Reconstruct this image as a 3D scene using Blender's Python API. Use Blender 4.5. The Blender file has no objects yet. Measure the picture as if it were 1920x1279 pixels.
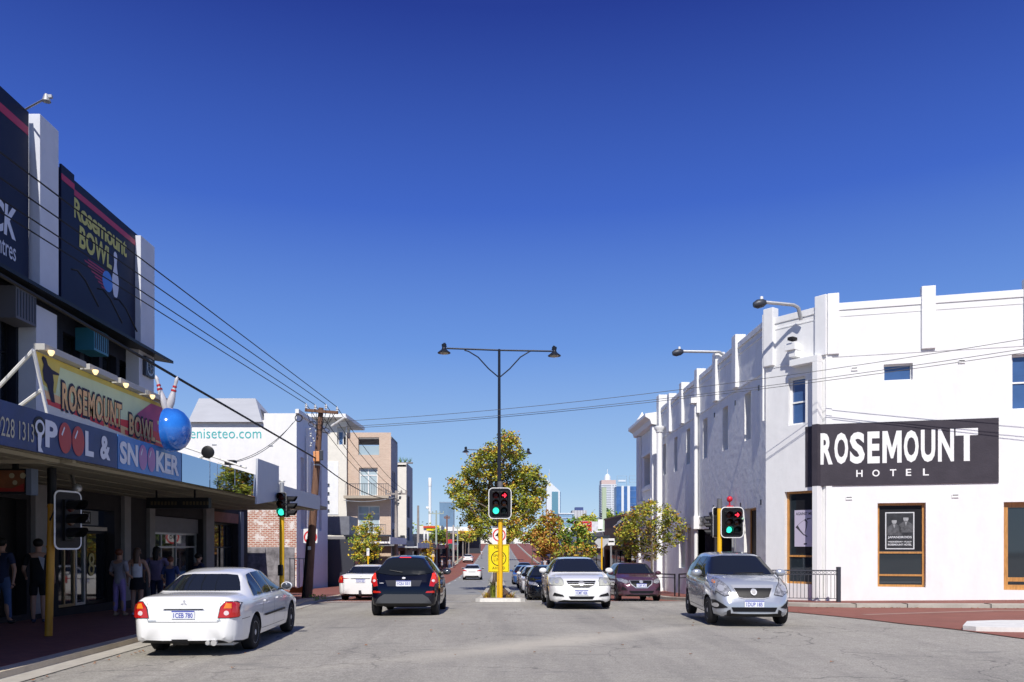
import bpy, bmesh, math, random
from mathutils import Vector, Matrix
from mathutils.bvhtree import BVHTree
random.seed(7)
SC = bpy.context.scene
COL = SC.collection
R = math.radians
PI = math.pi

# ------------------------------------------------------------------ camera, sky, sun, exposure
F, CX, CY, H = 1500.0, 932.0, 1024.0, 1.65
cam_d = bpy.data.cameras.new('camera')
cam = bpy.data.objects.new('camera', cam_d)
COL.objects.link(cam)
cam.location = (0, 0, H)
cam.rotation_euler = (R(90), 0, 0)
cam_d.sensor_width = 36
cam_d.lens = 36 * F / 1920
cam_d.shift_x = (960 - CX) / 1920
cam_d.shift_y = (CY - 639.5) / 1920
cam_d.clip_start = 0.1
cam_d.clip_end = 12000
SC.camera = cam

SUN_EL, SUN_X = 46.0, -0.08
world = bpy.data.worlds.new('World')
SC.world = world
world.use_nodes = True
nt = world.node_tree
sky = nt.nodes.new('ShaderNodeTexSky')
sky.sky_type = 'NISHITA'
sky.sun_disc = False
sky.sun_elevation = R(SUN_EL)
sky.sun_rotation = PI + SUN_X
sky.air_density = 1.0
sky.dust_density = 0.35
sky.ozone_density = 1.5
bg = nt.nodes['Background']
bg.inputs[1].default_value = 0.105
# clear polarised autumn sky: the physical sky tinted towards a deep blue zenith over a pale blue horizon
tc_ = nt.nodes.new('ShaderNodeTexCoord'); sx_ = nt.nodes.new('ShaderNodeSeparateXYZ')
nt.links.new(tc_.outputs['Generated'], sx_.inputs[0])
rp_ = nt.nodes.new('ShaderNodeValToRGB')
SK = [(0, (.57, .75, .92)), (.08, (.37, .58, .86)), (.24, (.145, .31, .76)), (.385, (.050, .135, .585)), (.56, (.016, .042, .30)), (.78, (.05, .085, .34)), (1, (.10, .15, .38))]
while len(rp_.color_ramp.elements) < len(SK): rp_.color_ramp.elements.new(.5)
for e_, (p_, c_) in zip(rp_.color_ramp.elements, SK): e_.position = p_; e_.color = (*c_, 1)
nt.links.new(sx_.outputs[2], rp_.inputs[0])
mu_ = nt.nodes.new('ShaderNodeMix'); mu_.data_type = 'RGBA'; mu_.inputs['Factor'].default_value = .94
sc_ = nt.nodes.new('ShaderNodeMix'); sc_.data_type = 'RGBA'; sc_.blend_type = 'MULTIPLY'; sc_.inputs['Factor'].default_value = 1
sc_.inputs['B'].default_value = (.1, .1, .1, 1)
nt.links.new(sky.outputs[0], sc_.inputs['A'])
nt.links.new(sc_.outputs['Result'], mu_.inputs['A']); nt.links.new(rp_.outputs[0], mu_.inputs['B'])
bg.inputs[1].default_value = 1.0
nt.links.new(mu_.outputs['Result'], bg.inputs[0])
sl = bpy.data.lights.new('sun', 'SUN')
sl.energy = 4.9
sl.angle = R(0.5)
sl.color = (1.0, 0.955, 0.89)
so = bpy.data.objects.new('sun', sl)
COL.objects.link(so)
ce = math.cos(R(SUN_EL))
to_sun = Vector((math.sin(SUN_X) * ce, -math.cos(SUN_X) * ce, math.sin(R(SUN_EL))))
so.rotation_euler = to_sun.to_track_quat('Z', 'Y').to_euler()
so.location = (0, -20, 30)
SC.view_settings.view_transform = 'Standard'
SC.view_settings.look = 'None'
SC.view_settings.gamma = 1
SC.view_settings.exposure = 0.0

# ------------------------------------------------------------------ helpers
def PX(px, py, D):
    return Vector(((px - CX) / F * D, D, H + (CY - py) / F * D))
def onX(X, px, py=CY):
    return PX(px, py, F * X / (px - CX))
def lerp(a, b, t): return a + (b - a) * t
def interp(keys, x):
    if x <= keys[0][0]: return keys[0][1]
    for (a, va), (b, vb) in zip(keys, keys[1:]):
        if x <= b: return va + (vb - va) * (x - a) / (b - a)
    return keys[-1][1]
ZK = [(-200, 0), (16, 0), (20, -.09), (24, -.18), (27, -.27), (30, -.42), (34, -.62), (43, -.85), (62, -1.3), (75, -1.5), (110, -1.7),
      (150, -1.1), (200, 0), (300, 2.5), (360, 2.8), (600, 1.0), (9000, 0)]
def zg(x, y):
    return interp(ZK, y) + (-.01 * min(-1 - x, 7) * max(0, min(1, (30 - y) / 6)) if x < -1 else 0) + (.018 * min(x - 6.5, 30) if x > 6.5 and y < 30 else (.018 * min(x - 6.5, 30) * max(0, 1 - (y - 30) / 10) if x > 6.5 else 0))

MATS = {}
def mat(name, col, rough=.6, metal=0.0, var=0.0, scale=3.0, bump=0.0, bscale=40.0, coat=0.0, emit=None, es=1.0, spec=.5, streak=0, patches=None):
    if name in MATS: return MATS[name]
    m = bpy.data.materials.new(name)
    m.use_nodes = True
    n = m.node_tree
    b = n.nodes['Principled BSDF']
    b.inputs['Base Color'].default_value = (*col, 1)
    b.inputs['Roughness'].default_value = rough
    b.inputs['Metallic'].default_value = metal
    if spec == .5 and max(col) < .06 and not coat: spec = .22
    b.inputs['Specular IOR Level'].default_value = spec
    if coat:
        b.inputs['Coat Weight'].default_value = coat
        b.inputs['Coat Roughness'].default_value = .04
    if emit:
        b.inputs['Emission Color'].default_value = (*emit, 1)
        b.inputs['Emission Strength'].default_value = es
    if var or bump:
        tc = n.nodes.new('ShaderNodeTexCoord')
    if var:
        mp = n.nodes.new('ShaderNodeMapping')
        if streak: mp.inputs['Scale'].default_value = (streak, streak, 1)
        n.links.new(tc.outputs['Object'], mp.inputs[0])
        t = n.nodes.new('ShaderNodeTexNoise')
        t.inputs['Scale'].default_value = scale
        t.inputs['Detail'].default_value = 8
        t.inputs['Roughness'].default_value = .65
        n.links.new(mp.outputs[0], t.inputs['Vector'])
        r = n.nodes.new('ShaderNodeValToRGB')
        r.color_ramp.elements[0].position = .3
        r.color_ramp.elements[1].position = .7
        c2 = patches or tuple(min(1, c * (1 + var)) for c in col)
        c1 = tuple(c * (1 - var) for c in col)
        r.color_ramp.elements[0].color = (*c1, 1)
        r.color_ramp.elements[1].color = (*c2, 1)
        n.links.new(t.outputs['Fac'], r.inputs[0])
        n.links.new(r.outputs[0], b.inputs['Base Color'])
    if bump:
        t2 = n.nodes.new('ShaderNodeTexNoise')
        t2.inputs['Scale'].default_value = bscale
        t2.inputs['Detail'].default_value = 5
        n.links.new(tc.outputs['Object'], t2.inputs['Vector'])
        bp = n.nodes.new('ShaderNodeBump')
        bp.inputs['Strength'].default_value = bump
        bp.inputs['Distance'].default_value = .02
        n.links.new(t2.outputs['Fac'], bp.inputs['Height'])
        n.links.new(bp.outputs[0], b.inputs['Normal'])
    MATS[name] = m
    return m

def brick_mat(name, c1, c2, mortar, axis='x', bw=.24, bh=.086, msize=.012, paint=0.0, paintcol=(.75, .73, .7), rough=.85):
    if name in MATS: return MATS[name]
    m = bpy.data.materials.new(name)
    m.use_nodes = True
    n = m.node_tree
    b = n.nodes['Principled BSDF']
    b.inputs['Roughness'].default_value = rough
    g = n.nodes.new('ShaderNodeNewGeometry')
    s = n.nodes.new('ShaderNodeSeparateXYZ')
    c = n.nodes.new('ShaderNodeCombineXYZ')
    n.links.new(g.outputs['Position'], s.inputs[0])
    if axis == 'xy':
        n.links.new(s.outputs[0], c.inputs[0]); n.links.new(s.outputs[1], c.inputs[1])
    else:
        n.links.new(s.outputs[0 if axis == 'x' else 1], c.inputs[0])
        n.links.new(s.outputs[2], c.inputs[1])
    t = n.nodes.new('ShaderNodeTexBrick')
    t.inputs['Scale'].default_value = 1
    t.inputs['Brick Width'].default_value = bw
    t.inputs['Row Height'].default_value = bh
    t.inputs['Mortar Size'].default_value = msize
    t.inputs['Color1'].default_value = (*c1, 1)
    t.inputs['Color2'].default_value = (*c2, 1)
    t.inputs['Mortar'].default_value = (*mortar, 1)
    n.links.new(c.outputs[0], t.inputs['Vector'])
    out = t.outputs['Color']
    no = n.nodes.new('ShaderNodeTexNoise')
    no.inputs['Scale'].default_value = 1.6 if paint else .8
    no.inputs['Detail'].default_value = 9
    no.inputs['Roughness'].default_value = .75
    n.links.new(c.outputs[0], no.inputs['Vector'])
    mx = n.nodes.new('ShaderNodeMix')
    mx.data_type = 'RGBA'
    if paint:
        rr = n.nodes.new('ShaderNodeValToRGB')
        rr.color_ramp.elements[0].position = .5 - paint * .5
        rr.color_ramp.elements[1].position = .56 - paint * .3
        n.links.new(no.outputs['Fac'], rr.inputs[0])
        n.links.new(rr.outputs[0], mx.inputs['Factor'])
        n.links.new(out, mx.inputs['A'])
        mx.inputs['B'].default_value = (*paintcol, 1)
    else:
        mx.blend_type = 'MULTIPLY'
        mx.inputs['Factor'].default_value = .35
        n.links.new(out, mx.inputs['A'])
        n.links.new(no.outputs['Fac'], mx.inputs['B'])
    n.links.new(mx.outputs['Result'], b.inputs['Base Color'])
    MATS[name] = m
    return m

def tag(o, label=None, cat=None, group=None, kind=None):
    if label: o['label'] = label
    if cat: o['category'] = cat
    if group: o['group'] = group
    if kind: o['kind'] = kind
    return o
def thing(name, label, cat, loc=(0, 0, 0), group=None, parent=None):
    o = bpy.data.objects.new(name, None)
    o.empty_display_size = .2
    COL.objects.link(o)
    o.location = loc
    return tag(o, label, cat, group)
def root_loc(o):
    while o.parent: o = o.parent
    return o.location.copy()

class MB:
    def __init__(s, xf=None):
        s.v = []; s.f = []; s.m = []; s.sm = []; s.xf = xf; s.mi = 0; s.smooth = False
    def add(s, pts, faces):
        o = len(s.v)
        for p in pts:
            p = Vector(p)
            s.v.append(s.xf @ p if s.xf else p)
        for f in faces:
            s.f.append([i + o for i in f]); s.m.append(s.mi); s.sm.append(s.smooth)
    def box(s, x0, x1, y0, y1, z0, z1):
        P = [(x, y, z) for z in (z0, z1) for y in (y0, y1) for x in (x0, x1)]
        s.add(P, [(0, 2, 3, 1), (4, 5, 7, 6), (0, 1, 5, 4), (2, 6, 7, 3), (0, 4, 6, 2), (1, 3, 7, 5)])
    def quad(s, a, b, c, d): s.add([a, b, c, d], [(0, 1, 2, 3)])
    def poly(s, pts): s.add(pts, [tuple(range(len(pts)))])
    def prism(s, pts, vec):
        n = len(pts); vec = Vector(vec)
        P = [Vector(p) for p in pts]
        s.add(P + [p + vec for p in P], [tuple(range(n))[::-1], tuple(range(n, 2 * n))] + [(i, (i + 1) % n, (i + 1) % n + n, i + n) for i in range(n)])
    def beam(s, a, b, w, h, up=(0, 0, 1)):
        a = Vector(a); b = Vector(b); d = (b - a).normalized(); up = Vector(up)
        if abs(d.dot(up)) > .99: up = Vector((0, 1, 0))
        r = d.cross(up).normalized(); u = r.cross(d)
        q = [r * w / 2 + u * h / 2, -r * w / 2 + u * h / 2, -r * w / 2 - u * h / 2, r * w / 2 - u * h / 2]
        s.add([a + k for k in q] + [b + k for k in q], [(0, 1, 2, 3), (7, 6, 5, 4), (0, 4, 5, 1), (1, 5, 6, 2), (2, 6, 7, 3), (3, 7, 4, 0)])
    def tube(s, pts, r, n=8, cap=True):
        pts = [Vector(p) for p in pts]
        if not isinstance(r, (list, tuple)): r = [r] * len(pts)
        rings = []; prev = None
        for i, p in enumerate(pts):
            d = (pts[min(i + 1, len(pts) - 1)] - pts[max(i - 1, 0)]).normalized()
            if prev is None:
                a = d.cross(Vector((0, 0, 1)))
                if a.length < .05: a = d.cross(Vector((0, 1, 0)))
                a.normalize()
            else:
                a = (prev - d * prev.dot(d)).normalized()
            prev = a; b = d.cross(a)
            rings.append([p + (a * math.cos(2 * PI * k / n) + b * math.sin(2 * PI * k / n)) * r[i] for k in range(n)])
        V = [q for rg in rings for q in rg]
        Fc = [(i * n + k, i * n + (k + 1) % n, (i + 1) * n + (k + 1) % n, (i + 1) * n + k) for i in range(len(pts) - 1) for k in range(n)]
        if cap: Fc += [tuple(range(n))[::-1], tuple(range((len(pts) - 1) * n, len(pts) * n))]
        sm = s.smooth; s.smooth = n > 5; s.add(V, Fc); s.smooth = sm
    def lathe(s, prof, c=(0, 0, 0), n=16, axis='z'):
        V = []; c = Vector(c)
        for (r, h) in prof:
            for k in range(n):
                a = 2 * PI * k / n
                x, y = r * math.cos(a), r * math.sin(a)
                p = (x, y, h) if axis == 'z' else ((x, h, y) if axis == 'y' else (h, x, y))
                V.append(Vector(p) + c)
        m = len(prof)
        Fc = [(i * n + k, i * n + (k + 1) % n, (i + 1) * n + (k + 1) % n, (i + 1) * n + k) for i in range(m - 1) for k in range(n)]
        Fc += [tuple(range(n))[::-1], tuple(range((m - 1) * n, m * n))]
        sm = s.smooth; s.smooth = True; s.add(V, Fc); s.smooth = sm
    def ball(s, c, r, n=12, sc=(1, 1, 1)):
        prof = [(max(.001, math.sin(PI * i / n)), -math.cos(PI * i / n)) for i in range(n + 1)]
        V = []; c = Vector(c)
        for (q, h) in prof:
            for k in range(n * 2):
                a = PI * k / n
                V.append(c + Vector((q * math.cos(a) * r * sc[0], q * math.sin(a) * r * sc[1], h * r * sc[2])))
        w = n * 2
        sm = s.smooth; s.smooth = True
        s.add(V, [(i * w + k, i * w + (k + 1) % w, (i + 1) * w + (k + 1) % w, (i + 1) * w + k) for i in range(n) for k in range(w)])
        s.smooth = sm
    def build(s, name, mats, parent=None, recalc=False, bevel=0, sharp=None):
        if not isinstance(mats, (list, tuple)): mats = [mats]
        me = bpy.data.meshes.new(name)
        off = root_loc(parent) if parent else Vector((0, 0, 0))
        me.from_pydata([v - off for v in s.v], [], s.f)
        for mm in mats: me.materials.append(mm)
        me.polygons.foreach_set('material_index', s.m)
        me.polygons.foreach_set('use_smooth', s.sm)
        if recalc or bevel:
            bm = bmesh.new(); bm.from_mesh(me)
            bmesh.ops.recalc_face_normals(bm, faces=bm.faces)
            if bevel:
                es = [e for e in bm.edges if len(e.link_faces) == 2 and e.calc_face_angle(0) > .6]
                bmesh.ops.bevel(bm, geom=es, offset=bevel, segments=2, affect='EDGES', profile=.6)
            bm.to_mesh(me); bm.free()
        me.update()
        if any(s.sm): me.set_sharp_from_angle(angle=R(sharp or 42))
        o = bpy.data.objects.new(name, me)
        COL.objects.link(o)
        if parent: o.parent = parent
        return o

def frame(O, u, n):
    """local (u along the wall, n outwards, z up) -> world"""
    u = Vector(u).normalized(); n = Vector(n).normalized(); O = Vector(O)
    return Matrix(((u.x, n.x, 0, O.x), (u.y, n.y, 0, O.y), (u.z, n.z, 1, O.z), (0, 0, 0, 1)))
def wall(mb, u0, u1, z0, z1, holes=(), th=.2):
    """wall sheet on n=0 of mb.xf with real openings and reveals th deep"""
    us = sorted({u0, u1} | {min(max(h[k], u0), u1) for h in holes for k in (0, 1)})
    zs = sorted({z0, z1} | {min(max(h[k], z0), z1) for h in holes for k in (2, 3)})
    for i in range(len(us) - 1):
        for j in range(len(zs) - 1):
            a, b, c, d = us[i], us[i + 1], zs[j], zs[j + 1]
            mu, mz = (a + b) / 2, (c + d) / 2
            if any(h[0] < mu < h[1] and h[2] < mz < h[3] for h in holes): continue
            mb.quad((a, 0, c), (b, 0, c), (b, 0, d), (a, 0, d))
    for (a, b, c, d) in holes:
        mb.quad((a, 0, c), (a, -th, c), (a, -th, d), (a, 0, d)); mb.quad((b, 0, c), (b, -th, c), (b, -th, d), (b, 0, d))
        mb.quad((a, 0, c), (b, 0, c), (b, -th, c), (a, -th, c)); mb.quad((a, 0, d), (b, 0, d), (b, -th, d), (a, -th, d))
def window(parent, xf, h, th, frame_m, glass_m, mull=(), rail=(), fw=.06, name='window', back=True):
    a, b, c, d = h
    mb = MB(xf)
    n0, n1 = -th + .005, -th + .06
    mb.box(a + .002, a + fw, n0, n1, c + .002, d - .002); mb.box(b - fw, b - .002, n0, n1, c + .002, d - .002)
    mb.box(a + fw, b - fw, n0, n1, c + .002, c + fw); mb.box(a + fw, b - fw, n0, n1, d - fw, d - .002)
    for m in mull: mb.box(m - fw * .4, m + fw * .4, n0, n1 - .004, c + fw, d - fw)
    for r in rail: mb.box(a + fw, b - fw, n0, n1 - .007, r - fw * .4, r + fw * .4)
    w = mb.build(name, frame_m, parent)
    g = MB(xf)
    g.box(a + .01, b - .01, -th - .01, -th + .02, c + .01, d - .01)
    g.build('pane', glass_m, w)
    return w

_TXT = {}
def text(s, name, o, right, up, w, h, m, parent=None, bold=0.0, depth=.004, shear=0.0, spacing=1.0):
    """lettering fitted to the rectangle w x h whose lower left corner is o"""
    key = (s, bold, shear, spacing)
    if key not in _TXT:
        cu = bpy.data.curves.new('t', 'FONT')
        cu.body = s; cu.size = 1; cu.offset = bold; cu.shear = shear; cu.resolution_u = 3; cu.space_character = spacing
        cu.fill_mode = 'FRONT'
        ob = bpy.data.objects.new('t', cu); COL.objects.link(ob)
        dg = bpy.context.evaluated_depsgraph_get()
        me = bpy.data.meshes.new_from_object(ob.evaluated_get(dg))
        V = [tuple(v.co) for v in me.vertices]; Fc = [tuple(p.vertices) for p in me.polygons]
        bpy.data.objects.remove(ob); bpy.data.curves.remove(cu); bpy.data.meshes.remove(me)
        _TXT[key] = (V, Fc)
    V, Fc = _TXT[key]
    x0 = min(v[0] for v in V); x1 = max(v[0] for v in V); y0 = min(v[1] for v in V); y1 = max(v[1] for v in V)
    right = Vector(right).normalized(); up = Vector(up).normalized(); nn = right.cross(up)
    o = Vector(o)
    mb = MB()
    mb.add([o + right * ((v[0] - x0) / (x1 - x0) * w) + up * ((v[1] - y0) / (y1 - y0) * h) + nn * depth for v in V], Fc)
    return mb.build(name, m, parent)

# ------------------------------------------------------------------ materials
white_paint = mat('white_wall_paint', (.79, .79, .78), .75, var=.05, scale=.9, bump=.35, bscale=4, patches=(.83, .83, .82), streak=3)
old_white = mat('old_white_render', (.83, .82, .78), .8, var=.07, scale=1.6, bump=.9, bscale=4, patches=(.86, .86, .85), streak=2)
trim_white = mat('white_trim', (.82, .82, .80), .6)
black_paint = mat('black_painted_wall', (.045, .04, .05), .6, var=.12, scale=2, bump=.2, bscale=30)
asphalt = mat('asphalt', (.235, .225, .21), .9, var=.16, scale=.7, bump=.55, bscale=55, patches=(.275, .265, .25))
asphalt_far = mat('asphalt_far', (.25, .25, .245), .85, var=.12, scale=.5)
concrete = mat('kerb_concrete', (.44, .41, .35), .85, var=.18, scale=2.5, bump=.3, bscale=30)
red_brick_pave = brick_mat('red_brick_paving', (.26, .085, .06), (.34, .115, .08), (.16, .085, .07), 'xy', .23, .115, .008)
red_asphalt = mat('red_asphalt', (.245, .088, .062), .9, var=.14, scale=1.2, bump=.25, bscale=60)
line_white = mat('road_marking_white', (.62, .61, .58), .7, var=.3, scale=5)
glass_dark = mat('dark_glass', (.012, .015, .02), .03, spec=.8)
glass_blue = mat('blue_window_glass', (.05, .11, .26), .06, spec=.8, var=.2, scale=.8)
glass_car = mat('car_glass', (.010, .012, .014), .03, spec=.42)
black_metal = mat('black_metal', (.012, .013, .016), .45)
dark_steel = mat('dark_grey_steel', (.05, .055, .07), .45, metal=.3)
galv = mat('galvanised_steel', (.45, .46, .47), .45, metal=.6, var=.1)
yellow_pole = mat('yellow_pole_paint', (.80, .46, .012), .45, var=.05, scale=4)
rubber = mat('rubber', (.018, .018, .02), .8)
chrome = mat('chrome', (.66, .66, .66), .2, metal=.55)
timber = mat('varnished_timber', (.48, .23, .065), .45, var=.3, scale=4, streak=8)
navy = mat('navy_panel', (.008, .012, .040), .55, var=.1, scale=2, spec=.25)
char_wall = mat('charcoal_wall', (.014, .016, .026), .6, var=.2, scale=2)
shade_grey = mat('grey_render', (.22, .21, .21), .8, var=.12, scale=2)
void = mat('dark_interior', (.006, .006, .008), .9)
lt_panel = mat('pale_panel', (.50, .53, .60), .5, var=.04)
# ------------------------------------------------------------------ ground, roads, pavements
def strip(name, xl, xr, y0, y1, dz, m, kind='structure', step=4, th=0, nx=1):
    """sheet following the terrain between the two edge functions"""
    mb = MB()
    ys = [y0]
    while ys[-1] < y1 - 1e-6: ys.append(min(y1, ys[-1] + (step if ys[-1] < 200 else step * 8)))
    P = []
    for y in ys:
        a, b = xl(y) if callable(xl) else xl, xr(y) if callable(xr) else xr
        for i in range(nx + 1):
            x = lerp(a, b, i / nx)
            P.append((x, y, zg(x, y) + dz))
    w = nx + 1
    mb.add(P, [(i * w + k, i * w + k + 1, (i + 1) * w + k + 1, (i + 1) * w + k) for i in range(len(ys) - 1) for k in range(nx)])
    if th:
        for side in (0, nx):
            for i in range(len(ys) - 1):
                a, b = P[i * w + side], P[(i + 1) * w + side]
                mb.quad(a, b, (b[0], b[1], b[2] - th), (a[0], a[1], a[2] - th))
        for row in (0, len(ys) - 1):
            for k in range(nx):
                a, b = P[row * w + k], P[row * w + k + 1]
                mb.quad(a, b, (b[0], b[1], b[2] - th), (a[0], a[1], a[2] - th))
    return tag(mb.build(name, m), kind=kind)

gm = MB()
gxs = [-3000, -600, -120, -40, -12, -7, 0, 6.5, 7, 12, 36.5, 120, 600, 3000]
gys = [-150, -40, 0, 10, 16, 20, 24, 27, 30, 34, 40, 43, 52, 62, 75, 90, 110, 130, 150, 175, 200, 250, 300, 330, 360, 600, 1200, 9000]
gm.add([(x, y, zg(x, y) - .03) for y in gys for x in gxs], [(j * 14 + i, j * 14 + i + 1, (j + 1) * 14 + i + 1, (j + 1) * 14 + i) for j in range(len(gys) - 1) for i in range(13)])
tag(gm.build('ground', mat('ground_earth', (.16, .14, .11), .95, var=.2, scale=.05)), kind='structure')

LK = [(-40, -6.15), (18, -6.15), (22, -6.1), (25, -6.1), (28, -6.6), (31, -6.95), (36, -6.9), (80, -6.9), (150, -7.0), (300, -7.2)]
RK = [(30, 7.2), (34, 7.0), (80, 7.0), (150, 7.0), (300, 7.2)]
def lk(y): return interp(LK, y)
def rk(y): return interp(RK, y)
# asphalt with cracks, tyre polish and a pale dusty swathe that has its own shape
def road_mat():
    m = mat('asphalt_road', (.2, .2, .2), .9)
    n = m.node_tree; b = n.nodes['Principled BSDF']
    g = n.nodes.new('ShaderNodeNewGeometry')
    def noise(sc, det, stretch=(1, 1, 1)):
        mp = n.nodes.new('ShaderNodeMapping'); mp.inputs['Scale'].default_value = stretch
        n.links.new(g.outputs['Position'], mp.inputs[0])
        t = n.nodes.new('ShaderNodeTexNoise'); t.inputs['Scale'].default_value = sc; t.inputs['Detail'].default_value = det; t.inputs['Roughness'].default_value = .7
        n.links.new(mp.outputs[0], t.inputs['Vector']); return t.outputs['Fac'], mp
    def ramp(fac, e):
        r = n.nodes.new('ShaderNodeValToRGB')
        while len(r.color_ramp.elements) < len(e): r.color_ramp.elements.new(.5)
        for k, (p, c) in zip(r.color_ramp.elements, e): k.position = p; k.color = (*c, 1)
        n.links.new(fac, r.inputs[0]); return r.outputs[0]
    def mix(bt, f, A, B):
        x = n.nodes.new('ShaderNodeMix'); x.data_type = 'RGBA'; x.blend_type = bt
        if isinstance(f, float): x.inputs['Factor'].default_value = f
        else: n.links.new(f, x.inputs['Factor'])
        for k, q in (('A', A), ('B', B)):
            if isinstance(q, tuple): x.inputs[k].default_value = (*q, 1)
            else: n.links.new(q, x.inputs[k])
        return x.outputs['Result']
    base = ramp(noise(.35, 6)[0], [(.3, (.315, .295, .255)), (.7, (.40, .373, .32))])
    grain = ramp(noise(38, 3)[0], [(.35, (.62, .62, .62)), (.65, (1.28, 1.28, 1.28))])
    c = mix('MULTIPLY', .75, base, grain)
    grain2 = ramp(noise(9, 5)[0], [(.35, (.88, .88, .88)), (.65, (1.1, 1.1, 1.1))])
    c = mix('MULTIPLY', 1.0, c, grain2)
    # dark scuffs across the road, stretched sideways
    sc = ramp(noise(1.1, 5, (.35, 1.5, 1))[0], [(.58, (0, 0, 0)), (.70, (1, 1, 1))])
    c = mix('MIX', sc, c, (.215, .205, .185))
    lanes = ramp(noise(.55, 3, (1.6, .16, 1))[0], [(.46, (1, 1, 1)), (.62, (.84, .84, .85))])
    c = mix('MULTIPLY', 1.0, c, lanes)
    # cracks
    v = n.nodes.new('ShaderNodeTexVoronoi'); v.feature = 'DISTANCE_TO_EDGE'; v.inputs['Scale'].default_value = .33
    wv = n.nodes.new('ShaderNodeTexNoise'); wv.inputs['Scale'].default_value = 1.2; wv.inputs['Detail'].default_value = 6
    n.links.new(g.outputs['Position'], wv.inputs['Vector'])
    add = n.nodes.new('ShaderNodeVectorMath'); add.operation = 'MULTIPLY_ADD'; add.inputs[1].default_value = (1.6, 1.6, 0)
    n.links.new(wv.outputs['Color'], add.inputs[0]); n.links.new(g.outputs['Position'], add.inputs[2]); n.links.new(add.outputs[0], v.inputs['Vector'])
    cr = ramp(v.outputs['Distance'], [(.0, (1, 1, 1)), (.006, (0, 0, 0))])
    gate = ramp(noise(.22, 2)[0], [(.42, (0, 0, 0)), (.55, (.85, .85, .85))])
    cg = mix('MULTIPLY', 1.0, cr, gate)
    c = mix('MIX', cg, c, (.09, .085, .08))
    # pale worn swathe across the middle
    s = n.nodes.new('ShaderNodeSeparateXYZ'); n.links.new(g.outputs['Position'], s.inputs[0])
    def mth(op, a, b_):
        q = n.nodes.new('ShaderNodeMath'); q.operation = op
        for i, z in enumerate((a, b_)):
            if isinstance(z, (int, float)): q.inputs[i].default_value = z
            else: n.links.new(z, q.inputs[i])
        return q.outputs[0]
    d = mth('ABSOLUTE', mth('SUBTRACT', s.outputs[1], mth('ADD', 12.9, mth('MULTIPLY', s.outputs[0], .85))), 0)
    d = mth('ADD', mth('MULTIPLY', d, 1.1), mth('MULTIPLY', mth('ABSOLUTE', mth('SUBTRACT', s.outputs[0], 1.0), 0), .36))
    d = mth('ADD', d, mth('MULTIPLY', noise(.9, 6)[0], 1.8))
    sw = ramp(mth('MULTIPLY', d, .3), [(.36, (.55, .55, .55)), (.74, (0, 0, 0))])
    c = mix('MIX', sw, c, (.58, .53, .43))
    n.links.new(c, b.inputs['Base Color'])
    bp = n.nodes.new('ShaderNodeBump'); bp.inputs['Strength'].default_value = .5; bp.inputs['Distance'].default_value = .02
    n.links.new(noise(60, 3)[0], bp.inputs['Height']); n.links.new(bp.outputs[0], b.inputs['Normal'])
    return m
RD = road_mat()
strip('road', lambda y: lk(y) - .3, lambda y: (interp([(-60, 60), (24.5, 60), (24.6, 12), (28, 7.6), (30, 7.4)], y) if y < 30 else rk(y) + .2), -60, 40, 0, RD, step=2, nx=44)
strip('road', lambda y: lk(y) - .2, lambda y: rk(y) + .2, 40.0, 330, .001, asphalt_far, step=5, nx=2)
# red parking and bus strips
strip('red_parking_lane', lambda y: lk(y) + .15, lambda y: -4.0, 28.5, 320, .005, red_asphalt, step=3)
strip('red_parking_lane', lambda y: 4.0, lambda y: rk(y) - .15, 29.8, 320, .005, red_asphalt, step=3)
# near left kerb, gutter and pavement
strip('gutter', lambda y: lk(y) - .2, lambda y: lk(y) + .22, -30, 140, .012, concrete, step=2)
strip('kerb', lambda y: lk(y) - .44, lambda y: lk(y) - .17, -30, 200, .10, mat('kerb_top', (.56, .47, .34), .85, var=.15, scale=3, bump=.2), step=2, th=.2)
strip('pavement', lambda y: interp([(-30, -10.4), (33.9, -10.6), (34, -16), (43.4, -16), (43.6, -11), (60, -9.6), (300, -12)], y), lambda y: lk(y) - .44, -30, 320, .104, red_brick_pave, step=2, th=.2)
# right kerb and pavement beyond the corner
strip('kerb', lambda y: rk(y) - .02, lambda y: rk(y) + .3, 27.2, 300, .11, concrete, step=2, th=.2)
strip('pavement', lambda y: rk(y) + .3, 12, 27.2, 320, .114, red_brick_pave, step=2, th=.2)
# corner pavement along the hotel front
KP = [(40, 13.6), (30, 16.2), (22, 18.5), (13.7, 20.8), (11.2, 21.85), (10, 22.3), (9.0, 23.0), (8.1, 24.2), (7.5, 25.6), (7.2, 27.2)]
kb = MB(); pv = MB()
def kz(x, y, d): return (x, y, zg(x, y) + d)
inner = []
for i, (x, y) in enumerate(KP):
    a = Vector(KP[max(i - 1, 0)]); b = Vector(KP[min(i + 1, len(KP) - 1)])
    t = (b - a).normalized(); nn = Vector((-t.y, t.x)) * -1
    if nn.y < 0 and i < 7: nn = -nn
    if nn.x < 0: nn = -nn
    inner.append((x + nn.x * .32, y + nn.y * .32))
for i in range(len(KP) - 1):
    (a, b), (c, d) = KP[i], KP[i + 1]; (e, f_), (g_, h_) = inner[i], inner[i + 1]
    kb.quad(kz(a, b, .11), kz(c, d, .11), kz(g_, h_, .12), kz(e, f_, .12))
    kb.quad(kz(a, b, .11), kz(c, d, .11), kz(c, d, -.05), kz(a, b, -.05))
    pv.quad(kz(e, f_, .118), kz(g_, h_, .118), kz(max(g_, 8.8) + 1, 28, .118), kz(e + 1, 28, .118))
tag(kb.build('kerb', concrete), kind='structure')
tag(pv.build('pavement', red_brick_pave), kind='structure')
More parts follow.
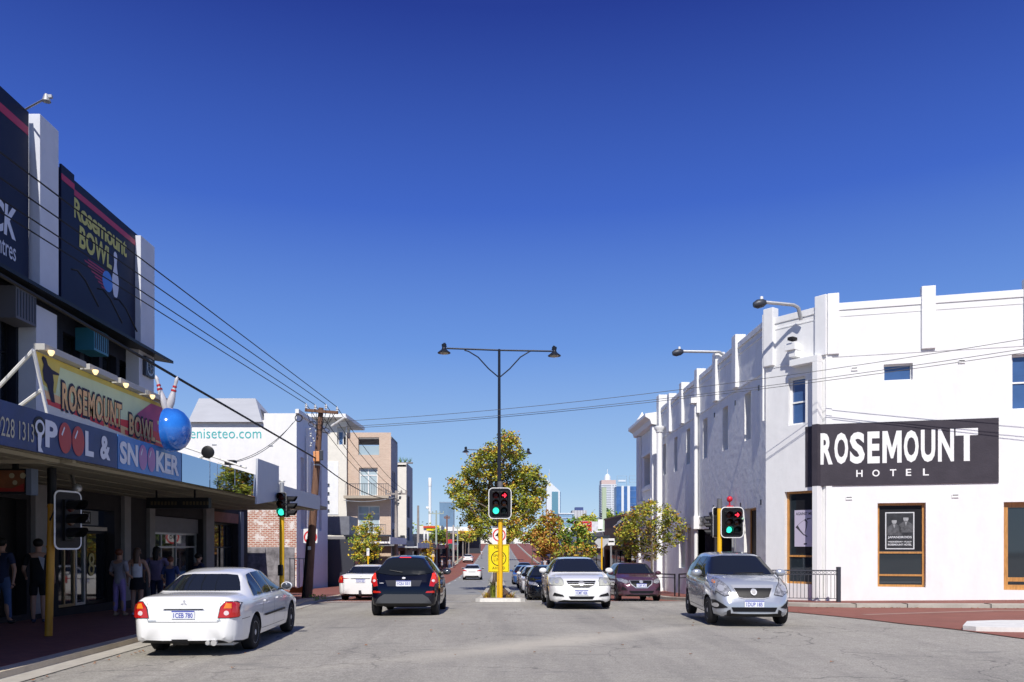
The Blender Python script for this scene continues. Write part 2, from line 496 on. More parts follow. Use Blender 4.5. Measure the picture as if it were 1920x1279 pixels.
# kerb joints
jt = MB()
for (x, y) in [(15.4, 20.3), (13.0, 21.05), (11.2, 21.83), (10.0, 22.28)]:
    jt.box(x - .006, x + .006, y - .01, y + .3, zg(x, y) + .113, zg(x, y) + .126); jt.box(x - .006, x + .006, y - .012, y - .002, zg(x, y), zg(x, y) + .118)
tag(jt.build('kerb_joint', rubber), kind='structure')
# red threshold of the side street
rp = [(7.2, 22.6), (7.75, 20.8), (8.1, 19.3), (8.33, 18), (8.46, 16.5), (8.8, 15.3), (9.06, 13.75), (9.5, 11.5), (40, 3), (40, 13.55), (30, 16.15), (22, 18.45), (13.7, 20.75), (11.2, 21.8), (10, 22.25), (9.0, 22.95), (8.1, 24.1), (7.4, 24.6)]
rb = bmesh.new()
fv = [rb.verts.new((x, y, 0)) for x, y in rp]; rb.faces.new(fv)
for k in range(1, 34):
    bmesh.ops.bisect_plane(rb, geom=rb.verts[:] + rb.edges[:] + rb.faces[:], plane_co=(0, k, 0), plane_no=(0, 1, 0))
bmesh.ops.bisect_plane(rb, geom=rb.verts[:] + rb.edges[:] + rb.faces[:], plane_co=(36.5, 0, 0), plane_no=(1, 0, 0))
for x in (8, 10, 13, 18, 25): bmesh.ops.bisect_plane(rb, geom=rb.verts[:] + rb.edges[:] + rb.faces[:], plane_co=(x, 0, 0), plane_no=(1, 0, 0))
for v in rb.verts: v.co.z = zg(v.co.x, v.co.y) + .016
me = bpy.data.meshes.new('red_threshold_paving'); rb.to_mesh(me); rb.free(); me.materials.append(red_asphalt)
o = bpy.data.objects.new('red_threshold_paving', me); COL.objects.link(o); tag(o, kind='structure')
# pale bands on the red paving
lm = MB()
def gline(mb, pts, w, dz=.012):
    for (a, b) in zip(pts, pts[1:]):
        a = Vector((*a, 0)); b = Vector((*b, 0)); d = (b - a).normalized(); r = Vector((d.y, -d.x, 0)) * w / 2
        n = max(1, int((b - a).length / 1.5))
        for i in range(n):
            p = a.lerp(b, i / n); q = a.lerp(b, (i + 1) / n)
            mb.add([(v.x, v.y, zg(v.x, v.y) + dz) for v in (p - r, p + r, q + r, q - r)], [(0, 1, 2, 3)])
gline(lm, [(8.9, 19.4), (12.5, 20.0), (16, 19.2)], .3, .022)
gline(lm, [(12.5, 16.9), (17, 15.9)], .16, .022)
tag(lm.build('pale_paving_band', mat('pale_band', (.34, .21, .17), .9, var=.15)), kind='structure')
# road markings
mk = MB()
gline(mk, [(-6.6, 29.2), (-.95, 29.2)], .28)
gline(mk, [(-5.9, 28.4), (-5.2, 28.4)], .12); gline(mk, [(-4.6, 28.3), (-3.0, 28.3)], .12)
gline(mk, [(-.9, 28.4), (-2.8, 28.4)], .14)
gline(mk, [(1.2, 29.2), (6.9, 29.2)], .38)
gline(mk, [(1.3, 28.2), (3.4, 28.1)], .12)
for k in range(22):
    y = 34 + k * 9
    gline(mk, [(-3.75, y), (-3.75, y + 3)], .1); gline(mk, [(3.75, y), (3.75, y + 3)], .1)
tag(mk.build('road_markings', line_white), kind='structure')
tag_y = MB()
for y in (92, 97, 160, 166):
    for k in range(5): gline(tag_y, [(-6.4 + k * .5, y), (-6.2 + k * .5, y)], .5, .012)
tag(tag_y.build('road_markings', mat('yellow_marking', (.5, .3, .06), .8)), kind='structure')
# median island
def island(name, pts, h, mtop, mside, label=None):
    mb = MB()
    n = len(pts)
    mb.mi = 0
    mb.poly([(x, y, zg(x, y) + h) for x, y in pts])
    mb.mi = 1
    for i in range(n):
        (a, b), (c, d) = pts[i], pts[(i + 1) % n]
        mb.quad((a, b, zg(a, b) - .03), (c, d, zg(c, d) - .03), (c, d, zg(c, d) + h), (a, b, zg(a, b) + h))
    return tag(mb.build(name, [mtop, mside]), kind='structure')
kerb_white = mat('white_painted_kerb', (.70, .69, .65), .7, var=.12, scale=5)
island('median_nose', [(-.78, 29.0), (-.62, 28.72), (.84, 28.72), (1.02, 29.0), (.98, 29.9), (-.75, 29.9)], .13, concrete, kerb_white)
def medl(y): return interp([(29.9, -.75), (52, -.6), (300, -.6)], y)
def medr(y): return interp([(29.9, .98), (52, .55), (300, .55)], y)
strip('median_kerb', medl, lambda y: medl(y) + .2, 29.9, 290, .13, concrete, step=3, th=.16)
strip('median_kerb', lambda y: medr(y) - .2, medr, 29.9, 290, .13, concrete, step=3, th=.16)
strip('median_bed', lambda y: medl(y) + .2, lambda y: medr(y) - .2, 29.9, 290, .09, mat('mulch', (.13, .075, .045), .95, var=.5, scale=9, bump=1, bscale=12), step=3)
strip('median_brick_edge', lambda y: medl(y) + .2, lambda y: medr(y) - .2, 29.905, 30.5, .126, red_brick_pave, step=1, th=.05)
# white nosed island in the side street
isl = [(8.85, 15.2), (8.95, 14.95), (9.3, 14.75), (16, 13.0), (16, 14.6), (10.1, 16.1), (9.4, 16.0)]
island('traffic_island', isl, .1, kerb_white, kerb_white)
# dropped leaves in the gutters: uncountable
random.seed(3)
lf = MB()
for k in range(150):
    if k < 60: x = random.uniform(9, 15); y = interp([(9, 22.85), (10, 22.2), (11.2, 21.75), (13.7, 20.7), (15, 20.3)], x) - abs(random.gauss(0, .12))
    elif k < 110: x = -5.85 + abs(random.gauss(0, .12)); y = random.uniform(8, 26)
    else: x = random.uniform(-5, 9); y = random.uniform(9, 26)
    z = zg(x, y) + .02; s = random.uniform(.015, .04); a = random.uniform(0, 6)
    c, d = math.cos(a) * s, math.sin(a) * s
    lf.quad((x - c, y - d, z), (x + d, y - c, z + .01), (x + c, y + d, z), (x - d, y + c, z + .015))
tag(lf.build('fallen_leaves', mat('dry_leaf', (.30, .13, .05), .9, var=.4)), 'small dry brown leaves scattered along gutters and road', 'leaf litter', kind='stuff')
# ------------------------------------------------------------------ bowling alley (left)
XF = -10.6
def yz(px, py, X): p = onX(X, px, py); return p.y, p.z
LF = frame((XF, 0, 0), (0, 1, 0), (1, 0, 0))
bowl = thing('bowling_alley', 'tall charcoal bowling alley with white pilasters and painted billboards above a long street canopy', 'building', (XF, 16, 0))
def YX(px, X=XF): return F * X / (px - CX)
# upper storey wall with window openings
up_open = [(YX(-60), YX(-8), 4.7, 7.1), (YX(2), YX(30), 4.7, 7.1), (YX(118), YX(150), 4.6, 6.9), (YX(158), YX(186), 4.6, 6.9), (YX(192), YX(218), 4.6, 6.9), (YX(224), YX(250), 4.6, 6.9)]
mb = MB(LF); wall(mb, 6, 24.2, 3.25, 10.55, up_open, .25)
mb.box(6, 24.2, -9, -.3, 10.2, 10.35)
mb.quad((24.2, 0, -1), (24.2, -9, -1), (24.2, -9, 10.55), (24.2, 0, 10.55)); mb.quad((6, 0, 0), (6, -9, 0), (6, -9, 10.55), (6, 0, 10.55))
mb.build('wall', char_wall, bowl)
for h in up_open: window(bowl, LF, h, .25, black_metal, glass_dark, rail=[(h[2] + h[3]) / 2])
# pilasters
pil_m = mat('shaded_pilaster_white', (.60, .62, .68), .7, var=.05, scale=2, bump=.1)  # white pilasters, blue-grey of their shaded faces put into the colour
for (pa, pb, zt) in ((75, 110, 11.3), (264, 290, 10.55)):
    a, b = YX(pa, -10.2), YX(pb, -10.2)
    mb = MB(LF); mb.box(a, b, -.3, .4, 7.45, zt); mb.build('pilaster', white_paint if 0 else pil_m, bowl, bevel=.01)
a, b = YX(68, -10.2), YX(107, -10.2)
mb = MB(LF); mb.box(a, b, 0.001, .40, 3.2, 7.0); mb.build('pilaster', pil_m, bowl, bevel=.01)
a, b = YX(262, -10.2), YX(290, -10.2)
mb = MB(LF); mb.box(a, b, 0.001, .38, 3.2, 7.3); mb.build('pilaster', pil_m, bowl, bevel=.01)
# awning ledge below the billboards
mb = MB(LF); mb.prism([(10, 0.003, 7.5), (10, .75, 7.28), (10, .75, 7.20), (10, .003, 7.32)], (14.35, 0, 0)); mb.build('ledge', black_metal, bowl)
# window air conditioners
for i, (pa, pb, ya, yb) in enumerate(((14, 42, 492, 553), (163, 190, 588, 630), (262, 278, 640, 676))):
    y0, y1 = YX(pa, -10.3), YX(pb, -10.1)
    zt = H + (CY - ya) / F * y0; zb = H + (CY - yb) / F * y0
    y1 = y0 + (.75 if i < 2 else .6)
    zh_ = zt - zb; zt = min(zt, 7.14); zb = zt - zh_
    mb = MB(LF); mb.box(y0, y1, .002, .48, zb, zt)
    ac = mb.build('air_conditioner', [mat('dirty_grey_metal', (.10, .10, .12), .6) if i == 0 else (mat('teal_metal', (.03, .16, .24), .4) if i == 1 else dark_steel)][0], bowl, bevel=.01)
    g = MB(LF)
    for k in range(7):
        yy = lerp(y0 + .06, y1 - .06, k / 6); g.box(yy - .012, yy + .012, .481, .492, zb + .06, zt - .06)
    if i == 2:
        g = MB(LF)
        for k in range(24):
            a1 = 2 * PI * k / 24; a2 = 2 * PI * (k + 1) / 24; cy_, cz_ = (y0 + y1) / 2, (zb + zt) / 2; r_ = .24
            g.quad((cy_ + r_ * math.cos(a1), .485, cz_ + r_ * math.sin(a1)), (cy_ + r_ * math.cos(a2), .485, cz_ + r_ * math.sin(a2)), (cy_ + .2 * math.cos(a2), .485, cz_ + .2 * math.sin(a2)), (cy_ + .2 * math.cos(a1), .485, cz_ + .2 * math.sin(a1)))
        for k in range(4):
            a1 = k * PI / 4; g.beam((cy_ - .2 * math.cos(a1), .487, cz_ - .2 * math.sin(a1)), (cy_ + .2 * math.cos(a1), .487, cz_ + .2 * math.sin(a1)), .02, .004)
    g.build('grille', galv if i == 2 else dark_steel, ac)

# billboards: things fixed to the facade
XB = -10.36
BF = frame((XB, 0, 0), (0, 1, 0), (1, 0, 0))
red_line = mat('crimson_stripe', (.42, .02, .07), .5)
sign_yellow = mat('pale_yellow_lettering', (.50, .47, .13), .6)
sign_white = mat('pale_lettering', (.62, .64, .72), .55)
def board(name, label, y0, y1, z0, z1):
    t = thing(name, label, 'billboard', (XB, (y0 + y1) / 2, z0))
    mb = MB(BF); mb.box(y0, y1, -.1, 0, z0, z1); mb.build('panel', navy, t, bevel=.008)
    return t
b1 = board('billboard', 'navy billboard nearest the camera with the end of a white word reading CK', 9.0, YX(55, XB) - .02, 7.5, 11.25)
mb = MB(BF); mb.box(9.0, YX(53, XB), .001, .006, 10.72, 10.90); mb.build('stripe', red_line, b1)
yk = YX(29, XB); text('CK', 'lettering', (XB, yk - .84, 8.2), (0, 1, 0), (0, 0, 1), .84, .68, sign_white, b1, bold=.035, depth=.01, shear=.1)
text('ntres', 'lettering', (XB, yk - .62, 7.76), (0, 1, 0), (0, 0, 1), .62, .32, sign_white, b1, bold=.006, depth=.01)
y2a, y2b, y3b = YX(111, XB), YX(135.5, XB), YX(260, XB)
b2 = board('billboard', 'navy billboard beside the tall pilaster reading Rosemount BOWL with a bowling pin and ball', y2a, y3b, 7.5, 10.62)
mb = MB(BF); mb.box(y2a, y2b, .001, .05, 7.5, 10.70); mb.build('side_panel', navy, b2)
mb = MB(BF); mb.box(y2a, y2b, .051, .056, 10.33, 10.48); mb.box(y2b + .01, y3b, .001, .006, 10.25, 10.40); mb.build('stripe', red_line, b2)
def zat(px, py, X=XB): return onX(X, px, py).z
ya_, yb_ = YX(137, XB), YX(237, XB)
text('Rosemount', 'lettering', (XB, ya_, 9.70), (0, 1, 0), (0, 0, 1), yb_ - ya_, .50, sign_yellow, b2, bold=.03, depth=.01, spacing=.92)
yb0, yb1 = YX(148, XB), YX(209, XB)
text('BOWL', 'lettering', (XB, yb0, 9.06), (0, 1, 0), (0, 0, 1), yb1 - yb0, .56, sign_yellow, b2, bold=.03, depth=.01, shear=.05)
def flat_lathe(xf, prof, uc, n_, m, name, parent, sx=1):
    mb = MB(xf); pts = [(uc - r * sx, n_, z) for r, z in prof] + [(uc + r * sx, n_, z) for r, z in reversed(prof)]
    mb.poly(pts); return mb.build(name, m, parent)
PIN = [(.06, 0), (.11, .06), (.16, .28), (.19, .48), (.18, .66), (.13, .86), (.085, 1.05), (.07, 1.18), (.085, 1.32), (.10, 1.42), (.09, 1.50), (.05, 1.56), (.01, 1.58)]
yp = YX(216, XB)
flat_lathe(BF, [(r * 1.0, 8.40 + z * .78) for r, z in PIN], yp, .008, mat('painted_white_pin', (.60, .62, .72), .6), 'painted_pin', b2)
yl = YX(201, XB)
mb = MB(BF); mb.poly([(yl + .28 * math.cos(a * PI / 12), .011, 8.68 + .27 * math.sin(a * PI / 12)) for a in range(24)]); mb.build('painted_ball', mat('sky_blue_paint', (.05, .20, .62), .5), b2)
mb = MB(BF)
for k in range(7):
    z = 8.88 - k * .075; mb.quad((yl - 1.15 + abs(k - 1) * .17, .007, z), (yl - .1, .007, z), (yl - .1, .007, z + .045), (yl - 1.2 + abs(k - 1) * .17, .007, z + .035))
mb.build('painted_streaks', mat('crimson_paint', (.33, .03, .09), .6), b2)
# thin lamp brackets in front of the boards
for i, (px, py) in enumerate(((185, 575), (229, 606), (257, 622))):
    p = onX(-9.85, px, py); t = thing('lamp_bracket', ('bent black lamp bracket rising from the ledge, ' + ('directly left of the air conditioner', 'between the other two brackets', 'beside the second pilaster')[i]), 'bracket', p)
    mb = MB(); mb.tube([p, p + Vector((-.1, -.45, .5)), p + Vector((-.2, -.62, .68)), p + Vector((-.3, -.72, .68))], .022, 6); mb.build('arm', black_metal, t)
# roof spotlight
p = onX(XB, 48, 205); t = thing('roof_spotlight', 'small grey spotlight on a slim arm above the nearest billboard', 'spotlight', p)
mb = MB(); q = PX(87, 184, p.y - 1.2); q = Vector((q.x, q.y, q.z)); mb.tube([p, q], .022, 6); mb.build('arm', galv, t)
mb = MB(); mb.lathe([(.035, .08), (.05, .05), (.085, -.06), (.09, -.07)], q, 12); mb.box(q.x, q.x + .12, q.y - .03, q.y + .03, q.z + .0, q.z + .06); mb.build('lamp_head', galv, t)

# ground floor of the bowling alley
def hole(pa, pb, z0, z1): return (YX(pa), YX(pb), z0, z1)
gh = [hole(110, 215, .12, 2.62), hole(284, 380, .12, 2.62), hole(396, 446, .12, 2.55), hole(-60, 50, .12, 2.7)]
mb = MB(LF); wall(mb, 6, 34, -.6, 3.25, gh, .3)
mb.box(24.2, 34, -9, -.001, 3.3, 3.42); mb.quad((34, 0, -1), (34, -9, -1), (34, -9, 3.3), (34, 0, 3.3)); mb.quad((24.2, 0, 3.25), (34, 0, 3.25), (34, 0, 3.9), (24.2, 0, 3.9))
mb.build('ground_floor_wall', mat('dark_grey_render', (.030, .027, .03), .8, var=.2, scale=2), bowl)
for (pa, pb) in ((57, 86), (226, 238), (274, 284), (381, 396)):
    a, b = YX(pa), YX(pb)
    mb = MB(LF); mb.box(a, b, .002, .12, .1, 3.06); mb.build('column', shade_grey, bowl, bevel=.01)
a, b = YX(447), YX(453)
mb = MB(LF); mb.box(a, min(b, 33.98), .002, .10, -.5, 3.06); mb.build('column', mat('blue_grey_paint', (.12, .14, .19), .6), bowl)
mb = MB(LF); h = gh[3]; mb.box(h[0], h[1], -.28, -.24, .12, 2.7); mb.build('roller_door', mat('black_shutter', (.006, .006, .007), .5), bowl)
def shopfront(name, h, mull, rail, fm, th=.28):
    return window(bowl, LF, h, th, fm, glass_dark, mull, rail, .07, name)
d0 = hole(110, 160, .12, 2.62)
shopfront('entrance_door', hole(110, 157, .12, 2.05), [YX(138)], [], timber if 0 else mat('brass_frame', (.28, .22, .13), .35, metal=.7))
shopfront('glass_door', hole(158, 176, .12, 2.05), [], [], galv)
shopfront('glass_door', hole(176, 215, .12, 2.05), [], [], black_metal)
mb = MB(LF); mb.box(YX(150), YX(205), -.2, -.06, 2.06, 2.16); mb.build('door_header', mat('cream_beam', (.42, .38, .33), .6), bowl)
# transom sign above the doors with OPEN lettering
y0, y1 = YX(150), YX(190)
os_ = thing('open_sign', 'dark illuminated box sign reading OPEN above the entrance doors', 'sign', (XF, y0, 2.25))
mb = MB(LF); mb.box(y0, y1, -.28, -.08, 2.2, 2.58); mb.build('box', mat('sign_grey', (.16, .17, .19), .5), os_)
mb = MB(LF); mb.box(y0 + .03, lerp(y0, y1, .62), -.079, -.072, 2.23, 2.55); mb.build('face', black_metal, os_)
text('OPEN', 'lettering', (XF - .072, y0 + .12, 2.28), (0, 1, 0), (0, 0, 1), lerp(y0, y1, .6) - y0 - .18, .22, sign_white, os_, depth=.006)
text('8', 'number', (XF - .26, YX(183), .85), (0, 1, 0), (0, 0, 1), .32, .62, mat('gold_number', (.42, .35, .13), .4), bowl, bold=.01, depth=.02)
shopfront('shop_window', hole(284, 380, .12, 2.1), [YX(316), YX(343)], [1.62], galv)
shopfront('shop_window', hole(396, 446, .12, 2.55), [YX(412), YX(424), YX(436)], [1.6], black_metal)
mb = MB(LF); mb.box(YX(284) + .01, YX(380) - .01, -.27, -.16, 2.1, 2.6); mb.build('transom_panel', mat('grey_boards', (.17, .17, .19), .7, var=.1, scale=6, streak=.3), bowl)
mb = MB(LF); mb.box(YX(396) - .1, YX(446), .003, .03, 2.57, 2.95); mb.build('fascia_board', mat('rust_board', (.22, .09, .06), .8, var=.2), bowl)
mb = MB(LF)
mb.prism([(25.0, .02, 3.9), (25.8, .02, 4.9), (26.6, .02, 3.9)], (0, -5, 0)); mb.build('gable_roof', mat('grey_roof_metal', (.36, .37, .39), .5, var=.1), bowl)
mb = MB(LF)
mb.prism([(28.3, -.6, 3.6), (29.1, -.6, 4.62), (29.9, -.6, 3.6)], (0, -3, 0)); mb.build('gable_roof', MATS['grey_roof_metal'], bowl)

# canopy over the pavement
CE = -6.6
can = thing('street_canopy', 'long dark soffit canopy over the left pavement', 'canopy', (-8.6, 18, 3.05))
soffit_m = mat('soffit_boards', (.20, .18, .13), .7, var=.2, scale=6, streak=.15)
mb = MB(); mb.box(XF + .004, CE - .04, 3.0, 31.2, 3.06, 3.18)
for k in range(5): mb.box(XF + .6 + k * .75, XF + .63 + k * .75, 3, 31.2, 3.045, 3.059)
mb.build('deck', soffit_m, can)
mb = MB(); mb.box(CE - .55, CE - .50, 3, 31, 3.0, 3.055); mb.box(XF + .5, CE - .3, 13.0, 13.1, 3.0, 3.056); mb.build('conduit', mat('cream_pipe', (.36, .33, .25), .6), can)
mb = MB(); mb.tube([(-8.4, 15.8, 3.04), (-8.25, 15.6, 2.85), (-8.1, 15.4, 2.78)], .035, 8); mb.ball((-8.05, 15.33, 2.76), .09, 8)
mb.build('soffit_lamp', galv, can)
mb = MB(); mb.tube([(CE - .3, 22, 3.8), (XF + .1, 25, 5.0)], .03, 6); mb.tube([(CE - .3, 26, 3.75), (XF + .1, 28, 4.1)], .03, 6); mb.build('stay_rod', trim_white, can)
# fascia signboards on the canopy edge
FF = frame((CE, 0, 0), (0, 1, 0), (1, 0, 0))
def YC(px): return F * CE / (px - CX)
def fascia(label, p0, p1, m, z0=3.0, z1=3.6, name='fascia_sign', cat='signboard', y0=None):
    y0 = y0 or YC(p0); y1 = YC(p1)
    t = thing(name, label, cat, (CE, y0, z0))
    mb = MB(FF); mb.box(y0 + .008, y1 - .008, -.04, 0, z0, z1); mb.build('panel', m, t)
    return t, y0, y1
cue_blue = mat('sign_dark_blue', (.012, .028, .115), .35, var=.35, scale=1.5)
lite_blue = mat('sign_light_blue', (.05, .17, .45), .25, var=.15, scale=1.5)
mirror = mat('mirror_panel', (.42, .50, .62), .02, metal=1.0)
let_white = mat('sign_letter_white', (.62, .64, .70), .5)
fs1, y0, y1 = fascia('dark blue fascia sign reading POOL & with two red balls in place of letters', 0, 220, cue_blue, y0=7.5)
def ftext(s, pa, pb, za, zb, m, par, **k):
    ya, yb = YC(pa), YC(pb)
    return text(s, 'lettering', (CE, ya, za), (0, 1, 0), (0, 0, 1), yb - ya, zb - za, m, par, depth=.008, **k)
ftext('P', 84, 107, 3.1, 3.5, let_white, fs1, bold=.04)
ftext('L', 159, 175, 3.1, 3.5, let_white, fs1, bold=.04)
ftext('&', 187, 206, 3.1, 3.5, let_white, fs1, bold=.04)
ftext('9228 1313', -8, 63, 3.12, 3.38, mat('cream_letter', (.45, .42, .30), .5), fs1)
def fball(px, r, m, par, hl=True):
    c = YC(px); z = 3.3
    mb = MB(FF); mb.poly([(c + r * math.cos(a * PI / 14), .008, z + .235 * math.sin(a * PI / 14)) for a in range(28)]); b = mb.build('painted_ball', m, par)
    mb = MB(FF); mb.poly([(c - r * .65, .012, z + .04), (c - r * .2, .012, z + .17), (c - r * .08, .012, z + .15), (c - r * .5, .012, z + .02)]); mb.build('highlight', let_white, b)
red_ball = mat('red_ball_paint', (.36, .03, .025), .4)
fball(121.5, .18, red_ball, fs1); fball(146, .185, red_ball, fs1)
# cue hook graphic
mb = MB(FF); c = YC(74)
for (r, n_, q) in ((.17, .006, 0), (.12, .009, 1), (.075, .012, 0)):
    mb.mi = q; mb.poly([(c + r * math.cos(a * PI / 10), n_, 3.36 + r * .95 * math.sin(a * PI / 10)) for a in range(20)])
mb.mi = 1; mb.poly([(c - .06, .010, 3.26), (c + .05, .010, 3.28), (c + .02, .010, 3.08), (c + .08, .010, 3.01), (c - .05, .010, 3.01)])
mb.build('cue_graphic', [black_metal, let_white], fs1)
fs2, y0, y1 = fascia('light blue fascia sign reading SNOOKER with two pink balls in place of letters', 221, 340, lite_blue)
ftext('SN', 224, 258, 3.1, 3.5, let_white, fs2, bold=.04)
ftext('KER', 292, 335, 3.1, 3.5, let_white, fs2, bold=.04)
pink = mat('pink_ball_paint', (.34, .16, .36), .4)
fball(267.5, .17, pink, fs2); fball(283.5, .17, pink, fs2)
for i, (pa, pb) in enumerate(((341, 393), (394, 407), (408, 440), (441, 479))):
    fascia('mirrored fascia panel on the canopy edge, ' + ('widest, next to the SNOOKER sign', 'narrowest of the four', 'third from the SNOOKER sign', 'farthest from the SNOOKER sign')[i], pa, pb, mirror, 3.0 - .0 * i, 3.6, 'mirror_fascia', 'fascia')
t, _, _ = fascia('plain pale grey canopy fascia beyond the mirrored panels', 480, 600, lt_panel, 3.0, 3.52, 'plain_fascia', 'fascia')
wing = thing('wing_panel', 'tall pale blue panel standing up at the end of the mirrored fascia', 'panel', (CE, 22, 3))
mb = MB(); ya, yb = YC(478), YC(520); mb.prism([(CE + .05, ya, H + 96 / F * ya - .25), (CE + .05, yb, H + 92 / F * yb - .1), (CE + .05, yb, H + 150 / F * yb + .0), (CE + .05, ya + .1, H + 165 / F * ya)], (-.05, 0, 0)); mb.build('panel', lt_panel, wing)

# banner frame above the canopy
BX = -7.0
ban = thing('bowling_banner', 'yellow and red printed banner reading ROSEMOUNT BOWL with a bowler silhouette', 'banner', (BX, 14, 3.6))
def YB(px): return F * BX / (px - CX)
# banner corners traced as its own plane: lower edge out at the canopy edge, near end leaning
def bp(px, py, off=0): p = onX(BX, px, py); return Vector((BX + off, p.y, p.z))
by0, by1 = bp(62, 655), bp(320, 760)
Y0, Y1 = YB(63), YB(333)
ZB0, ZT0, ZT1 = 3.61, H + (CY - 652) / F * YB(63), H + (CY - 762) / F * YB(305)
ZTm = lambda y: 5.25
print('banner z', ZT0, ZT1, Y0, Y1)
ZT = (ZT0 + ZT1) / 2
ban_y = mat('banner_yellow', (.66, .58, .12), .55, var=.25, scale=1.3, patches=(.74, .55, .10))
ban_g = mat('banner_pale_green', (.60, .68, .40), .55, var=.12, scale=1.0)
ban_r = mat('banner_red', (.66, .03, .03), .5)
ban_p = mat('banner_purple', (.45, .04, .17), .5)
ban_o = mat('banner_peach', (.78, .48, .22), .55)
ban_w = mat('banner_white', (.75, .72, .64), .55)
XBF = frame((BX, 0, 0), (0, 1, 0), (1, 0, 0))
YN0 = YB(95)                                                 # near lower corner (the near end slopes)
def bq(u, v):                                                # banner coordinates 0..1
    ya = lerp(YN0 - .05, Y0, v); return (lerp(ya, Y1, u), 0, lerp(ZB0, ZT, v))
def bpoly(uv, n_, m, name, par=ban):
    mb = MB(XBF); mb.poly([(bq(u, v)[0], n_, bq(u, v)[2]) for u, v in uv]); return mb.build(name, m, par)
mb = MB(XBF); mb.prism([(*bq(u, v)[:1], -.02, bq(u, v)[2]) for u, v in ((0, 0), (1, 0), (1, 1), (0, 1))], (0, .02, 0)); mb.build('sheet', ban_g, ban)
bpoly([(0, .55), (.07, .45), (.14, 1), (0, 1)], .003, ban_y, 'yellow_corner')
bpoly([(0, .90), (.9, .93), (.9, 1), (0, 1)], .0045, ban_y, 'yellow_band')
bpoly([(.0, 0), (1, 0), (1, .16), (.8, .2), (.55, .26), (.3, .34), (.12, .42), (0, .46)], .003, ban_o, 'peach_track')
bpoly([(0, .30), (.12, .27), (.3, .20), (.55, .12), (.8, .05), (1, .02), (1, 0), (.0, 0)], .004, ban_w, 'white_track')
bpoly([(.62, .60), (.78, 1), (1, 1), (1, .3), (.8, .3), (.62, .42)], .004, ban_p, 'purple_ray')
bpoly([(.30, .33), (.62, .45), (1, .30), (1, .17), (.8, .21), (.55, .27)], .005, ban_r, 'red_sweep')
bpoly([(.80, .62), (1, .72), (1, .52), (.80, .55)], .006, ban_g, 'pale_ray')
for k in range(8):
    u = k / 8; v0 = .22 - u * .2 + .03; w = .105
    bpoly([(u + .012, v0 - .005), (u + w, v0 - .03), (u + w, v0 + .055), (u + .012, v0 + .08)], .007, ban_r, 'red_block')
# bowler silhouette
sil = [(.035, .30), (.055, .30), (.06, .50), (.072, .62), (.075, .74), (.11, .76), (.112, .79), (.075, .81), (.058, .86), (.055, .95), (.04, .97), (.03, .92), (.035, .84), (.022, .74), (.018, .60), (.03, .55)]
bpoly(sil, .010, mat('banner_ink', (.02, .015, .04), .5), 'bowler_silhouette')
yA, yB2 = bq(.085, .5)[0], bq(.80, .2)[0]
def btext(s, ua, ub, va, vb):
    pa, pb = bq(ua, va), bq(ub, vb)
    ink = text(s, 'lettering', (BX, pa[0], pa[2]), (0, pb[0] - pa[0], (0) - 0), (0, 0, 1), pb[0] - pa[0], pb[2] - pa[2], MATS['banner_ink'], ban, bold=.07, depth=.012, spacing=1.15)
    top = text(s, 'letter_fill', (BX, pa[0] + .03, pa[2] + .045), (0, 1, 0), (0, 0, 1), pb[0] - pa[0] - .06, pb[2] - pa[2] - .09, mat('banner_letter_orange', (.80, .46, .18), .5), ink, bold=.035, depth=.016, spacing=1.15)
btext('ROSEMOUNT', .08, .51, .20, .72)
btext('BOWL', .535, .78, .12, .60)
# frame and light boxes
mb = MB(XBF); mb.beam(bq(0, 0), bq(0, 1), .04, .04); mb.build('frame', trim_white, ban)
for i, (pa, pb) in enumerate(((63, 147), (150, 207), (210, 260), (262, 305))):
    a, b = YB(pa), YB(pb)
    mb = MB(XBF); mb.box(a + .03, b - .03, -.02, .15, ZT + .01, ZT + .11); tr = mb.build('light_trough', mat('dull_cream_metal', (.42, .41, .38), .6), ban, bevel=.008)
    mb = MB(XBF); mb.lathe([(.045, 0), (.05, -.03), (.02, -.08)], (a + .12, .2, ZT + .02), 10); mb.build('bulb', mat('warm_bulb', (.8, .6, .3), .3, emit=(1, .72, .35), es=1.2), tr)
for a_, b_ in ((bq(0, 1), (-9.0, 12.9, 3.2)), (bq(0, .45), (-8.9, 13.2, 3.2))):
    mb = MB(); mb.tube([(BX, a_[0], a_[2]), b_], .03, 6); mb.build('stay_pole', trim_white, ban)

